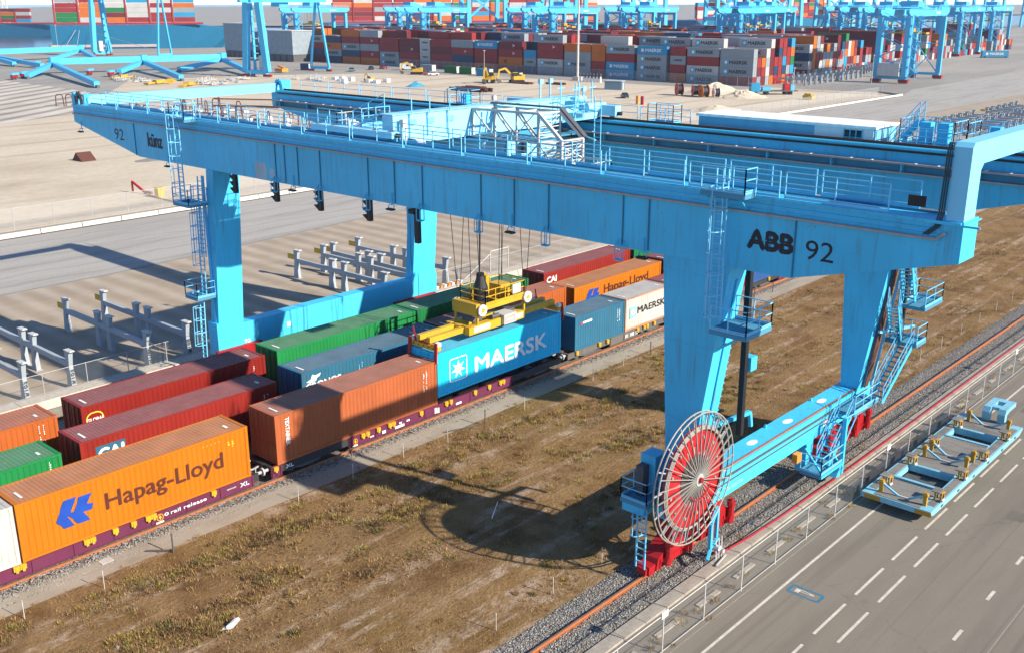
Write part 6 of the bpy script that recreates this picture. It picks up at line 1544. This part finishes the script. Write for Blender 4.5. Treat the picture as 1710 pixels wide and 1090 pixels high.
# ---- crane frames lying on the ground
def lying(name, pts, feet, lab):
    t = thing(name, lab, "crane frame", (pts[0][0], pts[0][1], 0))
    for a, b in zip(pts, pts[1:]):
        a, b = Vector((*a, 4.6)), Vector((*b, 4.6)); d = (b-a).normalized()
        mb = MB(); mb.bar(a+d*1.2, b-d*1.2, 2.2, 2.4); mb.build("box_beam", BLUEF, t)
    for a in pts:
        a = Vector((*a, 4.3)); mb = MB(); mb.tube(a-Z*1.7, a+Z*1.9, 1.7, 8); mb.build("corner_node", BLUEF, t)
    for i, f in feet:
        a, b = Vector((*pts[i], 3.6)), Vector((*f, 1.2)); mb = MB(); mb.bar(a, b, 1.7, 1.6); mb.build("leg", BLUEF, t)
        mb = MB(); mb.box(b.x-.5, b.x+.5, b.y-.9, b.y+.9, 0, .9); mb.build("trestle", DGREY, t)
    return t
lying("lying_crane_frame", [(158, 353.4), (189.5, 343), (220.5, 335.4)], [(0, (138.5, 332)), (0, (135.9, 275.5)), (1, (171.5, 329)), (1, (169.7, 282.3)), (2, (194, 325)), (2, (198.8, 282.5))], "long sky blue crane frame lying on trestles, the nearer of two")
lying("lying_crane_frame", [(150, 449), (171.5, 453.6), (221.8, 462)], [(2, (195, 437)), (2, (204.7, 410.6)), (1, (168, 412)), (1, (170, 390))], "long sky blue crane frame lying on trestles, the farther of two by the water")
for i, (x, y, lb) in enumerate(((139.9, 338.1, "under the nearest lying frame's left leg"), (134.3, 333, "leftmost at the edge of the slab field"), (174, 404.3, "behind the nearer lying frame, left one of the pair"), (178.3, 398.8, "behind the nearer lying frame, right one of the pair"), (163.4, 336, "beside the middle node of the nearer lying frame"), (164.5, 322, "in front of the middle node of the nearer lying frame"))):
    t = thing("spare_bogie", "dark red crane bogie "+lb, "bogie", (x, y, 0), .6, "spare bogies around the lying crane frames")
    mb = MB(); mb.box(-1.4, 1.4, -.6, .6, .7, 1.6); mb.build("frame", REDP, t, world=False)
    mb = MB(); mb.box(-1.6, 2.4, -.5, .5, 1.62, 2.3); mb.build("blue_beam", BLUEF, t, world=False)
    for s in (-.8, .8):
        mb = MB(); mb.tube((s, -.4, .5), (s, .4, .5), .48, 10); mb.build("wheel", DGREY, t, world=False)
for x, y, rz, lb in ((162, 308.6, .3, "left one between the lying frames"), (157.2, 275.5, .2, "leftmost of the three in a row past the girder"), (162.7, 277.4, .9, "middle of the three in a row past the girder"), (158.9, 260, .6, "rightmost of the three in a row past the girder"), (266, 590, .2, "on the quay near the water"), (252, 560, .1, "next to the portal crane on the quay")):
    t = thing("spare_spreader", "yellow spreader lying on the ground, "+lb, "spreader", (x, y, .1), rz, "yellow spreaders lying on the ground")
    mb = MB(); mb.box(-5, 5, -.3, .3, .2, .7); mb.build("beam", YELP, t, world=False)
    for s in (-5, 5):
        mb = MB(); mb.box(s-.2, s+.2, -1.2, 1.2, .1, .6); mb.build("end_beam", YELP, t, world=False)
    mb = MB(); mb.box(-1.6, 1.6, -1.0, 1.0, .3, 1.3); mb.build("head_frame", YELP, t, world=False)
r = random.Random(4); k_ = 0
for cx, cy, n in ((159.6, 296, 9), (172, 266, 12), (184, 270, 8), (206, 252, 10)):
    for i in range(n):
        t = MB(); x, y = cx+r.uniform(-6, 6), cy+r.uniform(-9, 9); a, b, h = r.uniform(.4, 1.5), r.uniform(.4, 1.5), r.uniform(.4, 1.8)
        for s in (-a, a):
            for u_ in (-b, b): t.bar((x+s, y+u_, 0), (x+s, y+u_, h), .12)
        t.bar((x-a, y-b, h), (x+a, y+b, h), .12); t.bar((x-a, y-b, h*.5), (x+a, y-b, h*.5), .12); t.box(x-a, x+a, y-b, y+b, .25, .35)
        k_ += 1; tag(t.build("steel_crate", (FG, OFFW, RACKG)[i % 3]), "pale steel crate among the scattered parts beyond the left end of the girder", "crate", "scattered pale steel crates beyond the girder")
# ---- buildings at the left of the stacks
def shed(x0, x1, y0, y1, h, lab, mat):
    t = thing("shed", lab, "shed", ((x0+x1)/2, (y0+y1)/2, 0)); mb = MB(); mb.box(x0, x1, y0, y1, 3.2, h); mb.build("wall", mat, t); mb = MB(); mb.box(x0-.3, x1+.3, y0-.3, y1+.3, h, h+.3); mb.build("roof", OFFW, t)
    mb = MB(); mb.box(x0+.3, x1-.3, y0+.3, y1-.3, 0, 3.2); mb.build("dark_base", DGREY, t)
    for i in range(4):
        mb = MB(); y = y0+(y1-y0)*(i+.5)/4; mb.box(x0-.02, x0-.002, y-1.6, y+1.6, .3, 2.9); mb.build("bay_door", DGREY, t)
GW_ = paint("blue grey cladding", (.24, .29, .32), .6)
shed(277, 290, 404, 421, 16, "tall blue grey shed just left of the pointed crane frame", GW_)
shed(268, 280, 352, 371, 13.5, "blue grey shed between the pointed crane frame and the stacks", GW_)
# ---- light mast and small poles
t = thing("light_mast", "tall grey light mast standing in front of the container stacks", "light mast", (262.6, 182, 0))
mb = MB(); mb.tube((0, 0, 0), (0, 0, 36), .45, 10, .22); mb.build("pole", FG, t, world=False); mb = MB(); mb.box(-1.3, 1.3, -1.3, 1.3, 0, 1.3); mb.build("base_block", CONC, t, world=False); mb = MB(); mb.tube((0, 0, 35.5), (0, 0, 36.2), 1.6, 12); mb.build("lamp_ring", DGREY, t, world=False)
for i in range(7):
    mb = MB(); x, y = 259+i*.2, 178-i*1.3; mb.tube((x, y, 0), (x, y, 1.9), .35, 8, .28); mb.mi = 1; mb.tube((x, y, 1.9), (x, y, 2.9), .3, 8); tag(mb.build("bollard", [WHITE, DGREY]), "white bollard with a dark top beside the light mast's foot, %s from it" % ORD[i], "bollard", "bollards by the light mast")
for x, y, h, lb in ((251.5, 95, 8, "beside the blue truck"), (316.7, 100.3, 9, "in front of the yard crane's racks"), (61, 93.6, 0, ""), (250, 548, 14, "on the quay left of the tall portal crane"), (240, 205, 10, "in front of the middle stacks")):
    if h: mb = MB(); mb.tube((x, y, 0), (x, y, h), .1, 6, .07); mb.box(x-.4, x+.4, y-.15, y+.15, h, h+.15); tag(mb.build("lamp_post", FG), "slim pale lamp post "+lb, "lamp post")
fence("yard_fence", "wire fence with thin posts in front of the container stacks", lambda i: (277.5, 120+4*i, 0), 44, 3.0, .05, GREY, WIRE2)
kb = thing("site_kerb", "white concrete barrier kerb at the far corner of the sand", "barrier", (281, 78, 0))
for i in range(9):
    mb = MB(); a = Vector((277.5, 74.3, 0)).lerp(Vector((284, 84, 0)), i/9); b = Vector((277.5, 74.3, 0)).lerp(Vector((284, 84, 0)), (i+.93)/9); mb.bar(a+Z*.25, b+Z*.25, .5, .5); mb.build("barrier_block", CONC, kb)
fence("site_end_fence", "grey mesh fence around the far corner of the sand", lambda i: (275-.3*i, 79+4.4*i, 0), 8, 2.5, .05, GREY, WIRE2)
# ---- brown hoops and pipes behind the left part of the girder
HPM = MB()
for s in (-1, 1):
    HPM.tube((0, s*1.0, 0), (0, s*.85, 2.6), .13, 6)
HPM.path([(0, -.85, 2.6), (0, -.5, 3.0), (0, .5, 3.0), (0, .85, 2.6)], .13, 6); HPM.bar((0, -1, .9), (0, 1, .9), .12)
HPM = HPM.mesh("pipe_hoop", DRUST)
r = random.Random(31)
hp = [(99.9, 224), (101.5, 222), (115, 191), (115.4, 179.5), (113, 162), (99.3, 135), (101, 148.5), (110.4, 146.6), (105.6, 170), (121, 184)]+[(r.uniform(92, 124), r.uniform(128, 196)) for _ in range(26)]
for x, y in hp:
    o = inst("pipe_hoop", HPM, None, (x, y, 0), rz=r.uniform(-.5, .9)); tag(o, "brown steel hoop standing on the sand behind the left part of the girder", "hoop", "brown steel hoops on the sand")
for i in range(14):
    mb = MB(); x, y = r.uniform(100, 150), r.uniform(140, 215); mb.bar((x, y, .3), (x+r.uniform(4, 12), y-r.uniform(8, 22), .3), .3); tag(mb.build("steel_bar", DRUST), "long brown steel bar lying on the sand behind the girder", "steel bar", "brown steel bars on the sand")
for i in range(30):
    mb = MB(); x, y = r.uniform(93, 124), r.uniform(128, 195); mb.box(x-.6, x+.6, y-.5, y+.5, 0, r.uniform(.5, 1.0)); tag(mb.build("pale_block", WHITE), "small pale block on the sand among the brown hoops", "block", "pale blocks among the hoops")
# ---- site traffic
def car(x, y, rz, mat, label, scale=1.0):
    t = thing("parked_car", label, "car", (x, y, 0), rz)
    mb = MB(); mb.prism([(-2.1, .35), (2.1, .35), (2.15, .75), (1.2, .92), (-2.0, .98), (-2.15, .7)], 'y', -.85, .85); b = mb.build("body", mat, t, world=False)
    mb = MB(); mb.hexa([(-1.9, -.8, .95), (1.1, -.8, .93), (1.1, .8, .93), (-1.9, .8, .95)], [(-1.5, -.62, 1.45), (.3, -.62, 1.45), (.3, .62, 1.45), (-1.5, .62, 1.45)]); mb.build("windows", GLASS, b, world=False)
    mb = MB(); mb.box(-1.5, .3, -.62, .62, 1.452, 1.49); mb.build("roof", mat, b, world=False)
    for sx in (-1.3, 1.3):
        for sy in (-.8, .8):
            mb = MB(); mb.tube((sx, sy-.1, .32), (sx, sy+.1, .32), .32, 10); mb.build("wheel", BLACK, t, world=False)
    t.scale = (scale,)*3; return t
DKB = plain("dark car paint", (.03, .045, .06), .25); RDC = plain("red car paint", (.3, .03, .05), .25); WHC = plain("white car paint", (.6, .62, .64), .25); GRC = plain("grey blue car paint", (.12, .2, .26), .3)
car(218, 129.3, .8, DKB, "dark car parked alone on the sand right of the trolley"); car(254.8, 282.2, .7, DKB, "dark car parked on the sand left of the pale van"); car(243, 280, .7, GRC, "grey blue car parked at the left of the sand")
car(249, 243, -.4, RDC, "red car parked left of the white car between the diggers"); car(247.6, 238.5, -.5, WHC, "white car parked beside the red one between the diggers"); car(262, 283, .4, RDC, "small red car parked left of the pale van")
def van(x, y, rz, label):
    t = thing("parked_van", label, "van", (x, y, 0), rz)
    mb = MB(); mb.prism([(-3, .45), (3, .45), (3.05, 1.2), (2.3, 1.5), (1.7, 2.5), (-3, 2.55)], 'y', -1, 1); b = mb.build("body", WHC, t, world=False)
    mb = MB(); mb.box(-.5, 1.6, -1.012, -1.002, 1.5, 2.2); mb.box(-3.012, -3.002, -.8, .8, 1.4, 2.2); mb.build("windows", GLASS, b, world=False)["kind"] = "stuff"
    for sx in (-1.9, 1.9):
        for sy in (-.95, .95):
            mb = MB(); mb.tube((sx, sy-.1, .38), (sx, sy+.1, .38), .38, 10); mb.build("wheel", BLACK, t, world=False)
van(263.5, 270, -.9, "pale van parked in front of the stacks, left of the diggers")
def site_box(x, y, rz, mat, lab, L=6, h=2.6):
    t = thing("site_container", lab, "container", (x, y, 0), rz); mb = MB(); mb.box(-1.2, 1.2, -L/2, L/2, .1, h); mb.build("body", mat, t, world=False)
    mb = MB()
    for i in range(int(L/.5)): mb.box(-1.23, -1.203, -L/2+.15+i*.5, -L/2+.4+i*.5, .2, h-.15)
    mb.build("ribs", mat, t, world=False)["kind"] = "stuff"
    mb = MB(); mb.box(-1.1, 1.1, -L/2-.03, -L/2-.003, .2, h-.1); mb.build("door", OFFW, t, world=False)
site_box(262.5, 257, .1, FC['G'], "grey site container with a white door right of the pale van"); site_box(262, 243, .1, FC['E'], "dark green site container behind the red car"); site_box(261, 234, .1, FC['E'], "dark green site container behind the white car")
site_box(258, 222, .1, FC['B'], "blue site container behind the big yellow digger"); site_box(250, 199, .2, FC['E'], "small green skip with yellow ends right of the big digger", 3.5); site_box(236, 300, .3, FC['N'], "small dark blue skip left on the sand", 4)
def digger(x, y, rz, lab, s=1.0):
    t = thing("excavator", lab, "excavator", (x, y, 0), rz)
    for sy in (-1.1, 1.1):
        mb = MB(); mb.prism([(-1.9, .1), (1.9, .1), (2.2, .5), (1.9, .95), (-1.9, .95), (-2.2, .5)], 'y', sy-.3, sy+.3); mb.build("track", BLACK, t, world=False)
    mb = MB(); mb.box(-2.2, 1.3, -1.3, 1.3, 1.0, 2.1); mb.box(-2.3, -1.2, -1.25, 1.25, 2.1, 2.5); b = mb.build("body", YELP, t, world=False)
    mb = MB(); mb.box(.1, 1.5, .25, 1.25, 2.1, 3.1); mb.build("cab", GLASS, b, world=False); mb = MB(); mb.box(.05, 1.55, .2, 1.3, 3.1, 3.2); mb.build("cab_roof", YELP, b, world=False)
    mb = MB(); mb.bar((1.0, -.3, 1.8), (3.6, -.3, 4.4), .45, .6); mb.bar((3.6, -.3, 4.4), (5.6, -.3, 3.8), .4, .5); mb.build("boom", YELP, t, world=False)
    mb = MB(); mb.bar((5.4, -.3, 4.2), (6.0, -.3, 1.4), .35, .45); mb.build("stick", YELP, t, world=False)
    mb = MB(); mb.prism([(6.3, 1.5), (5.2, 1.2), (4.8, .4), (5.5, .1), (6.3, .7)], 'y', -.8, .2); mb.build("bucket", DGREY, t, world=False)
    t.scale = (s,)*3
digger(247, 247, 2.2, "yellow excavator with a folded arm standing left of the cars"); digger(234, 197, -2.6, "large yellow excavator with raised boom right of the cars", 1.15); digger(240, 190, 2.6, "yellow excavator with raised arm beside the small green skip", 1.1)
digger(211, 231, 1.5, "small yellow excavator on the sand near the pale blocks", .6)
def drum(x, y, rz, mat, lab, r_=1.6, w_=1.5):
    t = thing("cable_drum", lab, "cable drum", (x, y, 0), rz, "cable drums on the sand")
    for s in (-1, 1):
        mb = MB(); mb.tube((0, s*w_/2, r_), (0, s*(w_/2+.12), r_), r_, 18); f = mb.build("flange", mat, t, world=False)
        mb = MB(); mb.tube((0, s*(w_/2+.122), r_), (0, s*(w_/2+.2), r_), r_*.18, 8); mb.build("hub", DGREY, f, world=False)
    mb = MB(); mb.tube((0, -w_/2, r_), (0, w_/2, r_), r_*.8, 16); mb.build("wound_cable", BLACK, t, world=False)
drum(235.5, 122.6, .9, REDP, "red cable drum, leftmost of the four on the sand", 1.75); drum(236.5, 117.6, .8, REDP, "red cable drum with black cable, second from the left on the sand", 1.6, 1.8); drum(234.8, 113.8, 1.0, FC['O'], "orange cable drum, third from the left on the sand", 1.7, 1.8); drum(236.8, 111.0, .9, WHITE, "white cable drum, rightmost of the four on the sand", 1.35)
t = thing("flatbed_truck", "blue flatbed truck with a red load parked in front of the yard racks", "truck", (256, 103.5, 0), -.75)
mb = MB(); mb.box(-7, -4.4, -1.2, 1.2, .6, 3.3); cb = mb.build("cab", FC['B'], t, world=False)
mb = MB(); mb.box(-7.015, -7.003, -1.0, 1.0, 1.8, 2.9); mb.build("windscreen", GLASS, cb, world=False)
mb = MB(); mb.box(-4.2, 7, -1.2, 1.2, .9, 1.2); mb.build("flatbed", DGREY, t, world=False)
mb = MB(); mb.box(3, 4.6, -1.0, 1.0, 1.2, 3.0); mb.build("red_crane_base", REDP, t, world=False); mb = MB(); mb.box(4.8, 6, -1.0, 1.0, 1.2, 2.8); mb.build("blue_box", BLUEF, t, world=False); mb = MB(); mb.box(-3.5, -1.0, -.9, .9, 1.2, 2.2); mb.build("blue_load", BLUEF, t, world=False); mb = MB(); mb.bar((4, 0, 3.0), (-.5, 0, 4.8), .35); mb.build("red_arm", REDP, t, world=False)
for sx in (-5.6, -2.2, 3.6, 5.0):
    for sy in (-1.1, 1.1):
        mb = MB(); mb.tube((sx, sy-.15, .5), (sx, sy+.15, .5), .5, 10); mb.build("wheel", BLACK, t, world=False)
t = thing("pipe_stack", "long stack of dark brown steel beams on the sand beyond the trolley", "steel stack", (207, 178, 0))
r = random.Random(9)
for i in range(12):
    mb = MB(); y = 172+r.uniform(-1, 1); mb.box(204+.9*(i % 6), 204.5+.9*(i % 6), y, y+13, .05+.55*(i//6), .5+.55*(i//6)); mb.build("steel_beam", DRUST, t)
for (x, y, lb) in ((244, 176, "left of the foot of the light mast"), (239, 186, "between the big digger and the light mast"), (216, 186, "left of the long stack")):
    t = thing("rebar_bundle", "low rusty bundle of steel "+lb, "steel bundle", (x, y, 0))
    for i in range(5):
        mb = MB(); mb.box(x-1.5+i*.6, x-1.1+i*.6, y-3-r.random(), y+3+r.random(), .05, .4+.3*r.random()); mb.build("steel_bar", RUST if i % 2 else DRUST, t)
t = thing("site_hut", "small grey blue hut standing on the sand right of the light mast", "hut", (239.7, 149, 0), .3)
mb = MB(); mb.box(-1.5, 1.5, -2.8, 2.8, 0, 2.6); mb.build("wall", GRC, t, world=False); mb = MB(); mb.box(-1.6, 1.6, -2.9, 2.9, 2.6, 2.75); mb.build("roof", OFFW, t, world=False); mb = MB(); mb.box(-.5, .5, -2.83, -2.803, .1, 2.1); mb.build("door", OFFW, t, world=False)
heap("blue_heap", (207, 204, 0), 4, 2.2, 1.7, paint("blue tarpaulin", (.04, .25, .4), .5), 12, "blue tarpaulin covered heap on the sand left of the brown stack")
for i, (x, y) in enumerate(((204.8, 115.5), (204.3, 113.6))):
    mb = MB(); mb.box(x-.25, x+.25, y-.35, y+.35, 0, 2.2); tag(mb.build("barrier_post", T_ORANGE if i == 0 else REDP), "%s upright panel on the sand below the cable drums" % ("orange" if i == 0 else "red"), "panel")
t = thing("yellow_machine", "small yellow machine on the sand near the far fence corner", "machine", (247.5, 88, 0)); mb = MB(); mb.box(-1, 1, -1.4, 1.4, .3, 1.2); mb.build("body", YELP, t, world=False); mb = MB(); mb.box(-.9, -.5, -1, 1, 1.2, 1.7); mb.build("cover", YELP, t, world=False)
t = thing("orange_lift", "orange lifting platform standing left of the pointed crane frame", "machine", (219.5, 293.8, 0)); mb = MB(); mb.box(-1.4, 1.4, -2.4, 2.4, .4, 1.6); mb.build("body", T_ORANGE, t, world=False); mb = MB(); mb.bar((0, -2, 1.7), (0, 2, 2.6), .6); mb.build("arm", T_ORANGE, t, world=False)
for i in range(9):
    mb = MB(); x, y = 206+r.uniform(-6, 8), 236+r.uniform(-12, 14); mb.box(x-.8, x+.8, y-1, y+1, 0, r.uniform(.7, 1.5)); tag(mb.build("pale_block", WHITE), "pale block on the sand left of the small yellow excavator", "block", "pale blocks near the small excavator")
# ================================================================== SHIPS
HULL = paint("ship hull blue", (.015, .17, .31), .45, .06, (.05, .2, .3), .2)
def ship(name, p, q_, beam, deck, label, tiers, cols, bow=True, cw=12.6, ch=2.9, gap=1.3, red=(.40, .03, .03), seed=1, z0=-2.4, step=None):
    p, q_ = Vector((*p, 0)), Vector((*q_, 0)); L = (q_-p).length; d = (q_-p)/L; n = Vector((-d.y, d.x, 0))
    if n.dot(p-Vector((CAM.x, CAM.y, 0))) < 0: n = -n
    t = thing(name, label, "container ship", (p.x, p.y, 0))
    prof = [(-12, 0), (L*.5, 0), (L*.75, 2.5), (L*.9, 6), (L, 12)] ; out = [(a, b) for a, b in prof]+[(L+5, beam/2)]+[(a, beam-b) for a, b in reversed(prof)]
    lo = [(a if a < L*.5 else a-6-(4 if a > L*.9 else 0), (b+4 if b < beam/2 else b-4 if b > beam/2 else b)) for a, b in out]
    vs = [p+d*a+n*b+Z*z0 for a, b in lo]+[p+d*a+n*b+Z*(deck-(2.5 if a > L*.8 else 0)) for a, b in out]; k = len(out)
    mb = MB(); mb.add(vs, [(i, (i+1) % k, k+(i+1) % k, k+i) for i in range(k)]+[tuple(range(k, 2*k))]); mb.build("hull", HULL, t)
    mb = MB(); mb.bar(p-d*12+n*3.2+Z*.2, p+d*L*.5+n*3.2+Z*.2, .3, 1.6); mb.build("waterline_stripe", plain("hull pale band", (.45, .36, .33), .6), t)
    mb = MB(); mb.bar(p-d*10+n*1+Z*(deck+.6), p+d*L*.8+n*1+Z*(deck+.6), .6, 1.1); mb.build("bulwark", REDP, t)
    r_ = random.Random(seed); bys = {}
    for c in range(cols):
        a0 = c*(cw+gap)-8
        if a0+cw > L*.86: break
        h = tiers(c)
        for row in range(1):
            for k_ in range(h):
                key = r_.choices("RWOGBEM", (.30, .26, .22, .08, .08, .02, .04))[0]; P0 = p+d*a0+n*(2+row*2.6)+Z*(deck+1.5+k_*ch)
                q1 = P0+d*cw; mb = MB(); w2 = n*2.45
                mb.add([P0, q1, q1+w2, P0+w2]+[v+Z*(ch-.12) for v in (P0, q1, q1+w2, P0+w2)], [(0, 1, 5, 4), (1, 2, 6, 5), (2, 3, 7, 6), (3, 0, 4, 7), (4, 5, 6, 7)])
                o = mb.build("deck_container", FC[key]); bys.setdefault(c, 0)
                tag(o, "%s container on the %s, %s column, %s" % ({'R': 'red', 'W': 'pale', 'O': 'orange', 'G': 'grey', 'B': 'sky blue', 'E': 'green', 'M': 'maroon'}[key], SHN, ORD[c], ("lowest tier", "second tier", "third tier", "fourth tier", "fifth tier", "sixth tier", "top tier")[k_]), "container", "containers on the %s" % SHN)
        mb = MB(); P0 = p+d*(a0-gap*.6)+n*2; mb.bar(P0+Z*(deck+.5), P0+Z*(deck+1.5+h*ch*.8), .6, 1.0); mb.build("lashing_bridge", FC['R'], t)
    return t
SHN = "big ship behind the portal crane"
ship("container_ship", (283, 599), (366, 546), 34, 13.0, "big sky blue container ship moored behind the tall portal crane", lambda c: 7, 8, seed=2)
SHN = "farther ship at the left"
ship("container_ship", (300, 1010), (426, 846), 30, 8.5, "farther sky blue container ship with a white band at the left edge", lambda c: 4, 11, seed=5)
SHN = "third ship behind the stacks"
ship("container_ship", (432, 515), (640, 408), 34, 13.0, "sky blue container ship behind the yard cranes, left half of the skyline", lambda c: 5+(c*7) % 3, 14, seed=8)
SHN = "fourth ship behind the stacks"
ship("container_ship", (680, 392), (960, 392), 34, 13.0, "sky blue container ship behind the yard cranes, right half of the skyline", lambda c: 4+(c*5) % 4, 17, seed=9)
t = thing("mooring_lines", "pale mooring ropes running from the big ship down to the quay", "rope", (290, 585, 0))
for a, b in (((285, 597, 10), (262, 566, .3)), ((287, 596, 10), (268, 563, .3)), ((292, 592, 9), (300, 540, .3))):
    mb = MB(); mb.tube(a, b, .12, 4); mb.build("rope", OFFW, t)
# far harbour cranes and a distant shore
def far_crane(x, y, lab, h=40):
    t = thing("harbour_crane", lab, "harbour crane", (x, y, 0), 0, "pale harbour cranes on the skyline")
    for sx in (-9, 9):
        for sy in (-8, 8):
            mb = MB(); mb.bar((sx, sy, 0), (sx*.8, sy*.8, h), 2.2); mb.build("leg", OFFW, t, world=False)
    mb = MB(); mb.box(-10, 10, -10, 10, h*.35, h*.35+3); mb.build("portal_beam", OFFW, t, world=False)
    mb = MB(); mb.box(-30, 60, -3, 3, h, h+4); mb.build("boom", OFFW, t, world=False)
for i, (x, y) in enumerate(((480, 1420), (560, 1380), (700, 1450))): far_crane(x, y, "pale grey harbour crane on the skyline at the far left, %s from the left" % ORD[i])
sheet("far_shore", [(900, 900), (9000, 374), (20000, 9000), (4000, 9000), (300, 2300), (350, 1500)], -.6, bpy.data.materials["terminal concrete"])
# distant quay cranes along the right skyline
def quay_crane(x, y, lab):
    t = thing("quay_crane", lab, "quay crane", (x, y, 0), -.5, "blue quay cranes on the skyline")
    for sx in (-12, 12):
        for sy in (-9, 9):
            mb = MB(); mb.bar((sx, sy, 0), (sx, sy*.8, 44), 2.4); mb.build("leg", BLUEF, t, world=False)
        mb = MB(); mb.box(sx-1.2, sx+1.2, -9, 9, 14, 16.5); mb.build("portal_beam", BLUEF, t, world=False)
    mb = MB(); mb.bar((-12, 0, 15), (12, 0, 34), 1.2); mb.bar((12, 0, 15), (-12, 0, 34), 1.2); mb.build("cross_brace", BLUEF, t, world=False)
    mb = MB(); mb.box(-30, 65, -4, 4, 44, 48); mb.build("boom", BLUEF, t, world=False)
qs = [(470, 425), (520, 400), (575, 375), (640, 350), (720, 350), (800, 345), (900, 340), (1000, 335), (1120, 330), (1250, 320)]
for i, (x, y) in enumerate(qs): quay_crane(x, y, "blue quay crane on the skyline behind the stacks, %s from the left" % ORD[i])

# ================================================================== AIR
hz = NT("thin sea haze"); t_ = hz.t; t_.nodes.remove(hz.b)
pv = hz.n("VolumePrincipled"); pv.inputs["Color"].default_value = (.80, .88, .95, 1); pv.inputs["Density"].default_value = 0.00011; pv.inputs["Anisotropy"].default_value = 0.2
hz.l(pv.outputs[0], t_.nodes["Material Output"].inputs["Volume"])
mb = MB(); mb.box(-400, 2200, -300, 2200, -5.2, 60); tag(mb.build("haze", hz.m), kind='stuff')
